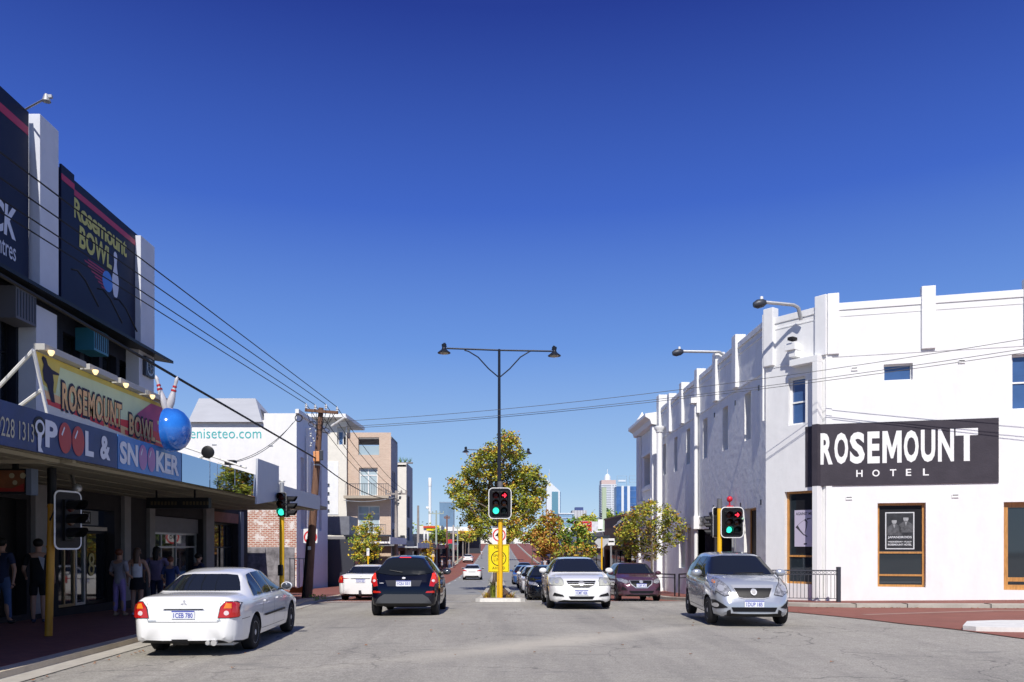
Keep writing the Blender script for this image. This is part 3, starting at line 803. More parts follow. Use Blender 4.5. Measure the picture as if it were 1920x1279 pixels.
# fibreglass bowling ball and pins
bc = onX(-6.35, 329, 806)
bb = thing('bowling_ball_display', 'giant glossy blue bowling ball dish with two upright pins at the end of the banner', 'display', bc)
mb = MB(); mb.lathe([(.43, -.10), (.43, -.02), (.41, .10), (.35, .2), (.25, .28), (.13, .32), (.01, .335)], (bc.x - .05, bc.y, bc.z), 28, 'x')
mb.build('ball', mat('glossy_blue', (.012, .09, .50), .12, coat=.6, var=.35, scale=1.1, patches=(.03, .22, .75)), bb)
pin_m = mat('pin_white', (.50, .49, .52), .4); pin_r = mat('pin_red', (.45, .02, .03), .4)
for i, (bqx, bqy, tpx, tpy, sc) in enumerate(((312, 775, 292, 703, .72), (314, 778, 333, 705, .8))):
    b0 = onX(-6.75, bqx, bqy); D_ = b0.y; t0 = PX(tpx, tpy, D_); L_ = (t0 - b0).length
    mb = MB(); d_ = (t0 - b0).normalized(); n_ = 14
    pts = []; rr = []
    for k in range(n_):
        z = k / (n_ - 1) * 1.58; pts.append(b0 + d_ * (z / 1.58 * L_)); rr.append(interp([(zz, r) for r, zz in PIN], z) * L_ / 1.58)
    mb.tube(pts, [q_ * .78 for q_ in rr], 14); pn = mb.build('pin', pin_m, bb)
    mb = MB()
    for f_ in (.60, .70): mb.tube([b0 + d_ * L_ * f_, b0 + d_ * L_ * (f_ + .045)], [interp([(zz, r) for r, zz in PIN], f_ * 1.58) * L_ / 1.58 * .78 + .010] * 2, 14)
    mb.build('red_band', pin_r, pn)
# camera dish and floodlight on the canopy roof
p = PX(390, 848, 22.5); t = thing('floodlight', 'round black floodlight on a white bracket behind the mirrored fascia', 'floodlight', (p.x, p.y, 3.6))
mb = MB(); mb.lathe([(.12, .1), (.17, .04), (.18, -.04), (.14, -.06)], p, 16, 'y'); mb.build('lamp_head', black_metal, t)
mb = MB(); mb.tube([p, p + Vector((-.5, 0, -.35))], .05, 6); mb.tube([p + Vector((.02, 0, -.1)), p + Vector((.05, 0, -.5))], .03, 6); mb.build('bracket', trim_white, t)
p = PX(430, 868, 24); t = thing('security_camera', 'small dark camera with white bracket on the canopy roof', 'camera', (p.x, p.y, 3.6))
mb = MB(); mb.box(p.x - .12, p.x + .2, p.y - .1, p.y + .1, p.z - .06, p.z + .08); mb.build('housing', black_metal, t, bevel=.02)
mb = MB(); mb.tube([p, p + Vector((.1, 0, -.45))], .03, 6); mb.tube([p + Vector((-.1, 0, -.05)), p + Vector((-.32, 0, .02))], .03, 6); mb.build('bracket', trim_white, t)

# signs hanging under the canopy
t = thing('hanging_sign', 'orange and red lightbox sign with skittles hanging at the left edge under the canopy', 'sign', (-9.0, 13.6, 3.05))
x0, x1 = PX(-40, 0, 13.6).x, PX(51, 0, 13.6).x; z0, z1 = PX(0, 925, 13.6).z, PX(0, 879, 13.6).z
mb = MB(); mb.box(x0, x1, 13.6, 13.75, z0, z1); mb.build('box', black_metal, t)
mb = MB(); mb.box(x0, x1 - .04, 13.585, 13.599, z0 + .03, z1 - .03); f0 = mb.build('face', mat('sign_brown', (.16, .055, .02), .5, var=.5, scale=3), t)
mb = MB(); mb.prism([(x0, 13.58, z0 + .03), (x1 - .04, 13.58, z0 + .03), (x1 - .04, 13.58, z0 + .17), (x1 - .25, 13.58, z0 + .08), (x0, 13.58, z0 + .12)], (0, .004, 0)); mb.build('red_band', mat('sign_red', (.22, .012, .01), .5), t)
for k, (px, py, r) in enumerate(((22, 892, .045), (43, 892, .05), (28, 905, .04))):
    q = PX(px, py, 13.575); mb = MB(); mb.lathe([(.001, -.004), (r, -.003), (r, .003), (.001, .004)], q, 14, 'y'); mb.build('pin_head', mat('sign_cream', (.30, .27, .18), .5), t)
text('STRIKERS', 'lettering', (PX(3, 0, 13.57).x, 13.578, PX(0, 913, 13.57).z), (1, 0, 0), (0, 0, 1), .36, .09, mat('sign_orange', (.45, .2, .02), .5), t, bold=.02, shear=.3) if 0 else None
mb = MB(); mb.box(x1 - .28, x1 - .20, 13.64, 13.70, z1, 3.06); mb.build('hanger', black_metal, t)
mb = MB(); mb.box(x1 + .01, x1 + .10, 13.55, 13.75, z0 - .03, z1); mb.build('end_board', mat('slate_blue', (.10, .13, .19), .6), t)
t = thing('hanging_sign', 'long black box sign with faint gold lettering hanging across the pavement', 'sign', (-8.4, 20, 3.05))
x0, x1 = PX(274, 0, 20).x, PX(391, 0, 20).x; z0, z1 = PX(0, 953, 20).z, PX(0, 933, 20).z
mb = MB(); mb.box(x0, x1, 20, 20.2, z0, z1); mb.build('box', black_metal, t)
text('Rosemount FAMILY FUN', 'lettering', (x0 + .1, 19.99, z0 + .07), (1, 0, 0), (0, 0, 1), (x1 - x0) * .9, .13, mat('faint_gold', (.06, .045, .015), .5), t) if 0 else None
mb = MB()
for k in range(16): xx = x0 + .12 + k * .085 + (.12 if k > 7 else 0); mb.box(xx, xx + .05, 19.99, 19.998, z0 + .08, z0 + .17)
mb.build('worn_letter_bars', mat('faint_gold', (.07, .05, .02), .5), t)
mb = MB(); mb.box(x0 + .2, x0 + .24, 20.08, 20.12, z1, 3.06); mb.box(x1 - .4, x1 - .36, 20.08, 20.12, z1, 3.06); mb.build('hanger', black_metal, t)

# ------------------------------------------------------------------ white two-storey building with web address
wb = thing('white_building', 'white two storey building with a teal web address painted on its sunlit side wall', 'building', (-10.9, 43.5, -1))
Dw = 43.5
p0, p1 = PX(330, 0, Dw).x, -10.9
zt = PX(0, 775, Dw).z
WF = frame((0, Dw, 0), (1, 0, 0), (0, -1, 0))
mb = MB(WF); wall(mb, -19, p1, 4.1, PX(0, 788, Dw).z); wall(mb, PX(495, 0, Dw).x, p1, PX(0, 788, Dw).z, zt)
mb.build('side_wall', white_paint, wb)
mb = MB(WF); wall(mb, -19, p1, -1.6, 4.1)
mb.build('brick_base', brick_mat('paint_flaked_brick', (.42, .13, .075), (.34, .10, .06), (.60, .54, .46), 'x', .26, .10, .022, -.05, (.70, .66, .62)), wb)
SF = frame((p1, 0, 0), (0, 1, 0), (1, 0, 0))
hs_ = [(44.4, 45.2, 2.6, 6.6), (46.6, 47.4, 2.6, 6.6), (48.9, 49.7, 2.6, 6.6)]
mb = MB(SF); wall(mb, Dw, 51.5, -1.6, zt, hs_, .25); mb.box(Dw + .3, 51.4, -8, -.25, zt - .6, zt - .5); mb.quad((51.5, 0, -1), (51.5, -9, -1), (51.5, -9, zt), (51.5, 0, zt))
mb.build('street_wall', mat('shaded_wall_white', (.68, .72, .80), .7, var=.05), wb)  # same white wall as the side, tinted bluer to stand in for shade
for h in hs_: window(wb, SF, h, .25, trim_white, glass_dark, rail=[4.6])
mb = MB(SF); mb.box(45.55, 46.15, .002, .16, -1, zt - .5); mb.build('pilaster', white_paint, wb); mb = MB(SF); mb.box(Dw - .1, 51.6, -.05, .14, zt, zt + .22); mb.build('cornice', trim_white, wb)
mb = MB(); mb.tube([(p1 + .1, 45.4, -1), (p1 + .1, 45.4, zt - 1)], .07, 8); mb.build('downpipe', trim_white, wb)
mb = MB(); e0, e1 = PX(366, 0, Dw).x, PX(494, 0, Dw).x; ze = PX(0, 789, Dw).z; zr = PX(0, 747, Dw + 1.6).z
mb.add([(e0 - .3, Dw - .25, ze - .1), (e1, Dw - .25, ze - .1), (PX(479, 0, Dw + 1.6).x, Dw + 1.6, zr), (PX(373, 0, Dw + 1.6).x + .0, Dw + 1.6, zr), (e0 - .3, Dw + 4.6, ze), (e1, Dw + 4.6, ze)], [(0, 1, 2, 3), (3, 2, 5, 4), (1, 5, 2), (0, 3, 4)])
mb.build('gable_roof', mat('zinc_roof', (.42, .43, .45), .5, var=.08, scale=3, streak=.2), wb)
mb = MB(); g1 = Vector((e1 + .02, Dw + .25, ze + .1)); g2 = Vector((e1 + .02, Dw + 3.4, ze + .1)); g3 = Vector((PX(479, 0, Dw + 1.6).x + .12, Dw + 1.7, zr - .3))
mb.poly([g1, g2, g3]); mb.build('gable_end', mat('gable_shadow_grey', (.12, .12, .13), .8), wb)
text('deniseteo.com', 'lettering', (PX(344, 0, Dw).x, Dw - .012, PX(0, 822, Dw).z), (1, 0, 0), (0, 0, 1), PX(490, 0, Dw).x - PX(344, 0, Dw).x, PX(0, 803, Dw).z - PX(0, 822, Dw).z, mat('teal_lettering', (.02, .42, .42), .6), wb, bold=-.006)
mb = MB(WF)
for (px, py) in ((402, 834), (508, 836)): q = PX(px, py, Dw); mb.box(q.x - .12, q.x + .12, .002, .02, q.z - .03, q.z + .03)
mb.build('wall_vent', galv, wb)
# far gables behind
t = thing('grey_roof_house', 'grey pitched metal roof peeking over the canopy behind the blue ball', 'house', (-15.5, 40, 0))
mb = MB(); q0 = PX(335, 785, 40); mb.prism([(-18.5, 38.5, 5.6), (-17.3, 38.5, 7.4), (-16.3, 38.5, 5.6)], (0, 3, 0)); mb.build('roof', mat('cream_grey_roof', (.5, .5, .5), .6), t)
mb = MB(); mb.box(-18.4, -16.4, 38.6, 41.4, -1, 5.6); mb.build('wall', shade_grey, t)

# hoarding in front of the brick wall
hd = thing('mural_hoarding', 'grey hoarding with a smoky black ink mural in front of the flaked brick wall', 'hoarding', (-11.5, 36, -.6))
x0, x1 = PX(461, 0, 36).x, PX(552, 0, 36).x; zz0, zz1 = PX(0, 1106, 36).z, PX(0, 1026, 36).z
m = mat('mural_grey', (.26, .24, .26), .8, var=.75, scale=2.4, patches=(.36, .34, .36))
mb = MB(); mb.box(x0, x1, 36, 36.05, zz0, zz1); mb.build('panel', m, hd)
mb = MB(); mb.tube([(x0 - .03, 36, zz0), (x0 - .03, 36, zz1 + .3)], .03, 6); mb.build('post', black_metal, hd)
sb = thing('orange_barrier_foot', 'orange plastic barrier foot beside the leaning wooden pole', 'barrier', (-8.2, 33.5, -.5))
q = PX(563, 1106, 33); mb = MB(); mb.prism([(q.x - .48, q.y, q.z - .13), (q.x + .48, q.y, q.z - .13), (q.x + .36, q.y, q.z + .10), (q.x + .1, q.y, q.z + .16), (q.x - .1, q.y, q.z + .07), (q.x - .36, q.y, q.z + .12)], (0, .3, 0)); mb.build('block', mat('orange_plastic', (.80, .16, .03), .5), sb, bevel=.02)
mb = MB()
for k in range(6): mb.box(q.x - .5 + .03 + k * .19, q.x - .5 + .06 + k * .19, q.y + .1, q.y + .13, q.z, q.z + 1.3)
mb.box(q.x - .5, q.x + .52, q.y + .1, q.y + .13, q.z + 1.27, q.z + 1.3); mb.build('mesh_panel', galv, sb)

# ------------------------------------------------------------------ apartments
ap = thing('brick_apartments', 'three storey cream and tan brick apartment block with a flat white overhanging roof', 'building', (-12, 66, -1.5))
cream = mat('cream_render', (.74, .70, .61), .8, var=.06); tan_b = brick_mat('tan_brick', (.66, .46, .33), (.74, .54, .40), (.70, .60, .50), 'x', .24, .086, .012)
Da = 62.0
AF = frame((0, Da, 0), (1, 0, 0), (0, -1, 0))
def ax(px, D=Da): return PX(px, 0, D).x
def az(py, D=Da): return PX(0, py, D).z
mb = MB(AF); nh = (ax(632), ax(648.5), az(834), az(800))
wall(mb, ax(560), ax(650), -2, az(786), [nh], .5); mb.build('cream_wall', cream, ap)
mb = MB(AF); mb.box(ax(613.5), ax(634.5), .003, .05, az(965), az(866)); mb.build('white_panel', white_paint, ap)
window(ap, AF, (nh[0] + .01, nh[0] + .42, nh[2] + .01, nh[3] - .3), .49, trim_white, glass_blue)
Db = 62.4
BF2 = frame((0, Db, 0), (1, 0, 0), (0, -1, 0))
def bx(px): return PX(px, 0, Db).x
def bz(py): return PX(0, py, Db).z
oh = (bx(672), bx(711), bz(853), bz(820)); wh = (bx(673), bx(708), bz(930), bz(877)); lh = (bx(670), bx(712), bz(1000), bz(948))
mb = MB(BF2); wall(mb, bx(650) + .004, bx(733), -2, bz(811), [oh, wh, lh], .35)
mb.build('brick_wall', tan_b, ap)
g = MB(BF2); g.box(oh[0], oh[1], -.3, -.27, oh[2], oh[2] + .55 * (oh[3] - oh[2])); g.build('balustrade_glass', mat('pale_glass', (.35, .45, .5), .1), ap)
window(ap, BF2, wh, .3, trim_white, mat('reflective_glass', (.42, .52, .56), .12), [lerp(wh[0], wh[1], .48)], [lerp(wh[2], wh[3], .74)], .09)
window(ap, BF2, lh, .3, trim_white, MATS['reflective_glass'], [lerp(lh[0], lh[1], .5)], [lerp(lh[2], lh[3], .7)], .09)
mb = MB(BF2); mb.box(bx(650), bx(733), .003, 1.3, bz(936), bz(931)); mb.build('balcony_slab', mat('balcony_tan', (.42, .36, .28), .8), ap)
mb = MB(BF2); mb.box(bx(653), bx(733), 1.24, 1.28, bz(910), bz(909));
for k in range(26): xx = lerp(bx(653), bx(733), k / 25); mb.box(xx - .012, xx + .012, 1.245, 1.275, bz(931), bz(910))
mb.build('railing', dark_steel, ap)
mb = MB(BF2); mb.box(bx(650), bx(733), .003, 1.2, bz(1006), bz(1003)); mb.box(bx(690), bx(727), 1.1, 1.14, bz(985), bz(984))
for k in range(12): xx = lerp(bx(690), bx(727), k / 11); mb.box(xx - .012, xx + .012, 1.105, 1.135, bz(1003), bz(985))
mb.build('lower_balcony', dark_steel, ap)
# street side of the brick block
xs = bx(733)
TF = frame((xs, 0, 0), (0, 1, 0), (1, 0, 0))
hh = [(Db + .8, Db + 1.5, 3.5, 7.6), (Db + 1.8, Db + 2.6, 3.5, 7.6), (Db + .8, Db + 2.6, .8, 3.0)]
mb = MB(TF); wall(mb, Db, Db + 4.2, -2, bz(822), hh, .2); mb.build('street_wall', mat('grey_apartment_render', (.36, .36, .38), .8, var=.06), ap)
for h in hh: window(ap, TF, h, .2, dark_steel, glass_blue, fw=.08)
mb = MB(); mb.box(-24, xs - .01, Db + .5, Db + 4.2, bz(812) - .4, bz(812) - .2); mb.box(-24, -23.8, Db, Db + 4, -2, bz(812) - .4); mb.build('roof_deck', shade_grey, ap)
# flat roof with overhang
mb = MB(); zr0 = PX(0, 782, 61).z; xr_ = PX(648, 0, 61).x
mb.prism([(xr_ - 7, 61.0, zr0), (xr_, 61.0, zr0), (xr_ + .3, 68, zr0), (xr_ - 7, 68, zr0)], (0, 0, .26)); mb.build('flat_roof', trim_white, ap)
mb = MB(); mb.box(-24, ax(630), Da + .3, Da + 6, bz(815), zr0 - .01); mb.build('penthouse_wall', cream, ap)
mb = MB(AF)
for k in range(6): zz = az(910 + k * 16); mb.box(ax(611.5), ax(618), .06, .2, zz, zz + .12)
mb.build('ladder', dark_steel, ap)
ap2 = thing('grey_apartments', 'narrow grey and cream apartment block with potted plants on its roof corner', 'building', (-10, 78, -1.5))
Dc = 82.0
CF = frame((0, Dc, 0), (1, 0, 0), (0, -1, 0))
x0, x1 = PX(745, 0, Dc).x, PX(762, 0, Dc).x; zt = PX(0, 868, Dc).z
mb = MB(CF); wall(mb, x0 - 3, x1, -2, zt); mb.build('end_wall', cream, ap2)
TF2 = frame((x1, 0, 0), (0, 1, 0), (1, 0, 0)); hh = [(Dc + .9, Dc + 3.2, 4.6, 6.9), (Dc + .9, Dc + 3.2, 1.2, 3.6)]
mb = MB(TF2); wall(mb, Dc, Dc + 6, -2, zt, hh, .2); mb.box(Dc, Dc + 6, -4, -.02, zt - .4, zt - .2); mb.build('street_wall', MATS['grey_apartment_render'], ap2)
for h in hh: window(ap2, TF2, h, .2, dark_steel, glass_blue, [lerp(h[0], h[1], .5)], fw=.1)
# ------------------------------------------------------------------ white corner hotel (right)
HA = Vector((10.09, 24.5, 0)); HB = Vector((8.8, 26.2, 0)); HX = 8.8
uf = Vector((.964, -.264, 0)).normalized(); nf = Vector((-.264, -.964, 0)).normalized()
us = (HA - HB).normalized(); ns = Vector((-us.y * -1, -us.x, 0)); ns = Vector((us.y, -us.x, 0))
if ns.y > 0: ns = -ns
FFR = frame(HA, uf, nf); SPL = frame(HB, us, ns); SID = frame((HX, 0, 0), (0, 1, 0), (-1, 0, 0))
LS = (HA - HB).length
def on_plane(O, u, px, py):
    k = (px - CX) / F
    t = (k * O.y - O.x) / (u.x - k * u.y)
    D = O.y + u.y * t
    return t, H + (CY - py) / F * D
def fu(px, py=CY): return on_plane(HA, uf, px, py)
def su(px, py=CY): return on_plane(HB, us, px, py)
def rect(fn, pa, pb, ya, yb):
    u0, _ = fn(pa); u1, _ = fn(pb); um = (pa + pb) / 2
    return (u0, u1, fn(um, yb)[1], fn(um, ya)[1])
hotel = thing('corner_hotel', 'white painted two storey corner hotel with parapet piers and a splayed corner', 'building', (11, 30, 0))
ZP = 9.0
LWH = [rect(fu, 1645.5, 1736, 943, 1101), rect(fu, 1882, 1960, 941, 1107), rect(fu, 1657, 1711.5, 682, 713), rect(fu, 1897, 1955, 663, 768)]
mb = MB(FFR); wall(mb, 0, 14, -1, ZP, LWH, .22)
mb.box(0.1, 14, -6, -.3, ZP - .6, ZP - .5); mb.quad((14, 0, -1), (14, -14, -1), (14, -14, ZP), (14, 0, ZP))
mb.build('front_wall', white_paint, hotel)
SH = [rect(su, 1478, 1510, 707, 796), rect(su, 1471, 1523, 921, 1095)]
mb = MB(SPL); wall(mb, 0, LS, -1, ZP, SH, .22); mb.build('splayed_wall', white_paint, hotel)
def sy(px): return F * HX / (px - CX)
def sz(px, py): return onX(HX, px, py).z
UH = []
for (pa, pb, ya, yb) in ((1396, 1408, 736, 825), (1355, 1365, 763, 844), (1318, 1326.5, 785, 859), (1287, 1294, 804, 870), (1264, 1270, 820, 884), (1243.5, 1248.6, 833, 890)):
    m_ = (pa + pb) / 2; UH.append((sy(pb), sy(pa), sz(m_, yb), sz(m_, ya)))
GH = [(sy(1418), sy(1395), -.2, sz(1406, 953)), (sy(1372), sy(1309), -.3, sz(1340, 990)), (sy(1296), sy(1289), -.5, 2.5), (sy(1285), sy(1273), .6, 2.4)]
mb = MB(SID); wall(mb, HB.y, 43.3, -2, ZP, UH + GH, .3); mb.build('street_wall', old_white, hotel)
mb = MB(); mb.box(HX + .3, HX + 14, 27, 43.2, ZP - .6, ZP - .5); mb.quad((HX, 43.3, -1), (HX + 14, 43.3, -1), (HX + 14, 43.3, ZP), (HX, 43.3, ZP)); mb.build('roof', shade_grey, hotel)
# windows
gtint = mat('window_glass_reflecting', (.02, .028, .035), .03, spec=.8)
w0 = window(hotel, FFR, LWH[0], .2, timber, gtint, [], [lerp(LWH[0][2], LWH[0][3], .41), lerp(LWH[0][2], LWH[0][3], .14)], .07)
w1 = window(hotel, FFR, LWH[1], .2, timber, gtint, [], [lerp(LWH[1][2], LWH[1][3], .12)], .15, 'glass_door')
w2 = window(hotel, FFR, LWH[2], .2, trim_white, glass_blue, fw=.04)
w3 = window(hotel, FFR, LWH[3], .2, trim_white, glass_blue, [], [lerp(LWH[3][2], LWH[3][3], .5)], .06)
w4 = window(hotel, SPL, SH[0], .2, trim_white, glass_blue, [], [lerp(SH[0][2], SH[0][3], .48)], .06)
w5 = window(hotel, SPL, SH[1], .2, timber, gtint, [], [lerp(SH[1][2], SH[1][3], .3)], .07)
for i, h in enumerate(UH): window(hotel, SID, h, .28, trim_white, glass_dark, rail=[(h[2] + h[3]) / 2], fw=.05)
mb = MB(SID); h = GH[1]; mb.box(h[0], h[1], -2.2, -2.15, h[2], h[3]); mb.quad((h[0], 0, h[2]), (h[0], -2.2, h[2]), (h[0], -2.2, h[3]), (h[0], 0, h[3])); mb.quad((h[1], 0, h[2]), (h[1], -2.2, h[2]), (h[1], -2.2, h[3]), (h[1], 0, h[3])); mb.build('entrance_recess', black_paint, hotel)
mb = MB(SID); mb.box(h[0] + .1, h[0] + 1.0, -1.9, -1.85, h[2] + .1, h[3] - .3); mb.build('entrance_poster', mat('grey_poster', (.25, .26, .3), .6, var=.4, scale=2), hotel)
window(hotel, SID, GH[0], .28, timber, mat('dark_brown_door', (.03, .02, .015), .5), fw=.06, name='door')
window(hotel, SID, GH[2], .25, trim_white, glass_dark, fw=.04, name='door')
window(hotel, SID, GH[3], .2, trim_white, mat('pale_window_poster', (.33, .36, .33), .5, var=.35, scale=2.5), fw=.04)
text('ROSEMOUNT', 'lettering', (HX - .02, sy(1311), sz(1320, 987)), (0, -1, 0), (0, 0, 1), sy(1311) - sy(1332), .42, black_metal, hotel, bold=.02, depth=.03)
# parapet: coping, recessed panels, band, piers
mb = MB(FFR)
mb.box(.0, 14, .0, .03, ZP - .16, ZP + .06); mb.box(0, 14, -.02, .014, ZP - .36, ZP - .30); mb.box(0, 14, .001, .012, 7.42, 7.5)
mb.build('parapet_moulding', white_paint, hotel, bevel=.012)
mb = MB(SPL); mb.box(.1, LS - .05, .0, .03, ZP - .16, ZP + .05); mb.box(.1, LS - .05, -.02, .014, ZP - .36, ZP - .30); mb.box(.1, LS - .1, .001, .012, 7.42, 7.5)
mb.build('parapet_moulding', white_paint, hotel, bevel=.012)
mb = MB(SID); mb.box(HB.y + .1, 43.2, .0, .06, ZP - .16, ZP + .04); mb.box(HB.y + .1, 43.2, .001, .03, 7.35, 7.43); mb.box(HB.y + .1, 43.2, .001, .028, ZP - .4, ZP - .34)
mb.build('parapet_moulding', old_white, hotel, bevel=.01)
u0, u1 = fu(1552)[0], fu(1573)[0]
mb = MB(FFR); mb.box(0.02, u1, -.15, .09, 7.5, ZP + .36); mb.build('pier', white_paint, hotel, bevel=.02)
mb = MB(SPL); mb.box(su(1530)[0], LS + .03, -.15, .085, 7.5, ZP + .355); mb.build('pier', white_paint, hotel, bevel=.02)
mb = MB(FFR); mb.box(fu(1727)[0], fu(1753.5)[0], -.15, .09, 7.5, ZP + .36); mb.build('pier', white_paint, hotel, bevel=.02)
mb = MB(FFR); mb.box(fu(1919)[0], fu(1945)[0], -.15, .09, 7.5, ZP + .36); mb.build('pier', white_paint, hotel, bevel=.02)
mb = MB(SPL); mb.box(-.02, su(1453)[0], -.2, .12, 7.5, ZP + .38); mb.build('pier', white_paint, hotel, bevel=.02)
for px in (1385, 1347, 1312, 1282.6, 1259):
    y = sy(px); mb = MB(SID); mb.box(y - .05, y + .42, -.25, .14, 7.43, ZP + .36); mb.build('pier', white_paint, hotel, bevel=.015)
y = sy(1240); mb = MB(SID); mb.box(y - .1, y + .55, -.3, .16, 7.0, ZP + .75); mb.build('pier', white_paint, hotel, bevel=.02)
# slightly proud corner strip down the front, vents, cracks
mb = MB(FFR); mb.box(-.02, fu(1560)[0], .0, .03, -.5, 7.5); mb.build('corner_strip', white_paint, hotel, bevel=.008)
for (px, py) in ((1602, 692), (1803, 678), (1592, 934), (1791, 930)):
    u_, z_ = fu(px, py); v = MB(FFR)
    v.box(u_ - .09, u_ + .09, .002, .03, z_ - .05, z_ + .05); vv = v.build('wall_vent', trim_white, hotel)
    v = MB(FFR); v.box(u_ - .075, u_ + .075, .031, .036, z_ + .015, z_ + .035); v.build('slot', rubber, vv)
# rain hoppers and downpipes
mb = MB(SPL)
ux, uz = su(1490, 655); a_, za_ = su(1512, 680); b_, _ = su(1541)
mb.box(ux - .14, ux + .22, .002, .34, su(1490, 655)[1] - .08, su(1490, 648)[1] + .02); mb.box(ux - .04, ux + .2, .002, .27, su(1490, 672)[1], su(1490, 655)[1] - .08)
mb.box(ux - .0, LS - .12, .002, .30, su(1500, 688)[1], su(1500, 676)[1])
mb.box(LS - .30, LS - .12, .03, .30, -.2, su(1500, 688)[1]); mb.build('downpipe', trim_white, hotel, bevel=.012)
cm = MB(SPL); q = su(1497, 638); cm.box(q[0] - .12, q[0] + .06, .15, .42, q[1] - .05, q[1] + .05); cm.build('camera_housing', rubber, hotel, bevel=.01)
mb = MB(SID); y = sy(1310); mb.tube([(y, .12, -.6), (y, .12, sz(1310, 760))], .085, 10); mb.box(y - .2, y + .2, .01, .38, sz(1310, 757), sz(1310, 746)); mb.box(y - .26, y + .16, .01, .28, sz(1310, 992), sz(1310, 968)); mb.build('downpipe', trim_white, hotel)
y = sy(1434.5); mb = MB(SID); mb.tube([(y - .06, .08, sz(1434, 790)), (y - .06, .08, sz(1434, 592))], .035, 8); mb.build('conduit', trim_white, hotel)
for (px, py) in ((1423, 727), (1379, 755), (1340, 778), (1427, 941), (1389, 947), (1338, 951)):
    y = sy(px); z = sz(px, py); v = MB(SID); v.box(y - .05, y + .05, .002, .02, z - .1, z + .08); v.build('wall_vent', dark_steel, hotel)
# painted sign wrapping the corner
sg = thing('painted_hotel_sign', 'black painted wall sign wrapping the corner reading ROSEMOUNT HOTEL in white', 'sign', tuple(HA))
charcoal = mat('charcoal_sign_paint', (.052, .046, .058), .7, var=.15, scale=2, bump=.3, bscale=20)
ua, ub = fu(1563)[0], fu(1872)[0]; zb_, zt_ = fu(1700, 908.5)[1], fu(1700, 790)[1]
mb = MB(FFR); mb.box(-.20, ub, .0315, .036, zb_, zt_); mb.build('panel', charcoal, sg)
mb = MB(SPL); mb.box(su(1510)[0], LS - .31, .003, .008, zb_ + .0, zt_ - .0); mb.build('panel', charcoal, sg)
mb = MB(SPL); mb.box(LS - .302, LS - .118, .301, .305, zb_, zt_); mb.box(LS - .1198, LS - .116, .03, .300, zb_, zt_); mb.box(LS - .117, LS - .03, .003, .008, zb_, zt_); mb.build('pipe_patch', charcoal, sg)
def frect(pa, pb, ya, yb): r = rect(fu, pa, pb, ya, yb); return r
def FP(u_, n_, z_): return FFR @ Vector((u_, n_, z_))
lw = mat('sign_white_paint', (.80, .80, .79), .7)
zz0, zz1 = fu(1680, 868)[1], fu(1680, 808)[1]
LSH = [('R', 1535, 1561), ('O', 1564, 1590), ('S', 1593, 1621), ('E', 1626, 1649), ('M', 1654, 1690), ('O', 1694, 1722), ('U', 1726, 1753), ('N', 1758, 1788), ('T', 1791, 1833)]
for ch, pa, pb in LSH:
    ua_, ub_ = fu(pa)[0], fu(pb)[0]
    if ch == 'R': ua_ = fu(1537.5)[0]
    if ch == 'M':
        mb = MB(FFR); mb.poly([(lerp(ua_, ub_, a_), .041, lerp(zz0, zz1, b_)) for a_, b_ in ((0, 0), (0, 1), (.27, 1), (.5, .47), (.73, 1), (1, 1), (1, 0), (.77, 0), (.77, .60), (.56, .14), (.44, .14), (.23, .60), (.23, 0))]); mb.build('lettering', lw, sg); continue
    lt_ = text(ch, 'lettering', FP(ua_, .038, zz0), uf, (0, 0, 1), ub_ - ua_, zz1 - zz0, lw, sg, bold=.02 if ch == 'M' else .038, depth=.003)
z0_, z1_ = fu(1680, 893)[1], fu(1680, 880)[1]
for ch, pa, pb in (('H', 1605, 1617), ('O', 1635, 1649), ('T', 1668, 1680), ('E', 1698, 1708), ('L', 1730, 1741)):
    text(ch, 'lettering', FP(fu(pa)[0], .036, z0_), uf, (0, 0, 1), fu(pb)[0] - fu(pa)[0], z1_ - z0_, lw, sg, bold=.02, depth=.004)
# posters behind the glass
po = thing('gig_poster', 'black and white gig poster reading JAPANDROIDS in the middle window', 'poster', tuple(FP(1, 0, 2)))
r = frect(1662, 1717, 960, 1030); zpl = -.175
rb = LWH[0]
mb = MB(FFR); mb.box(rb[0] + .075, rb[1] - .075, -.18, -.176, lerp(rb[2], rb[3], .43), rb[3] - .075); mb.build('black_backing', mat('poster_backing', (.012, .012, .015), .5), po)
mb = MB(FFR); mb.box(r[0], r[1], -.1755, -.172, r[2], r[3]); mb.build('sheet', mat('poster_white', (.62, .64, .66), .5), po)
mb = MB(FFR); e = .03; mb.box(r[0] + e, r[1] - e, -.1715, -.170, r[2] + e, r[3] - e); mb.build('sheet_print', mat('poster_black', (.035, .037, .042), .5, var=.4, scale=6), po)
def ptxt(s, ya, yb, pa=1667, pb=1712, b_=.02): q = frect(pa, pb, ya, yb); text(s, 'lettering', FP(q[0], -.1695, q[2]), uf, (0, 0, 1), q[1] - q[0], q[3] - q[2], MATS['poster_white'], po, bold=b_, depth=.001)
ptxt('JAPANDROIDS', 1005, 1010.5); ptxt('WEDNESDAY 19 JULY', 1014.5, 1018, b_=.03); ptxt('ROSEMOUNT HOTEL', 1019.5, 1023, b_=.03)
pg = mat('poster_grey', (.30, .31, .32), .6, var=.3, scale=14)
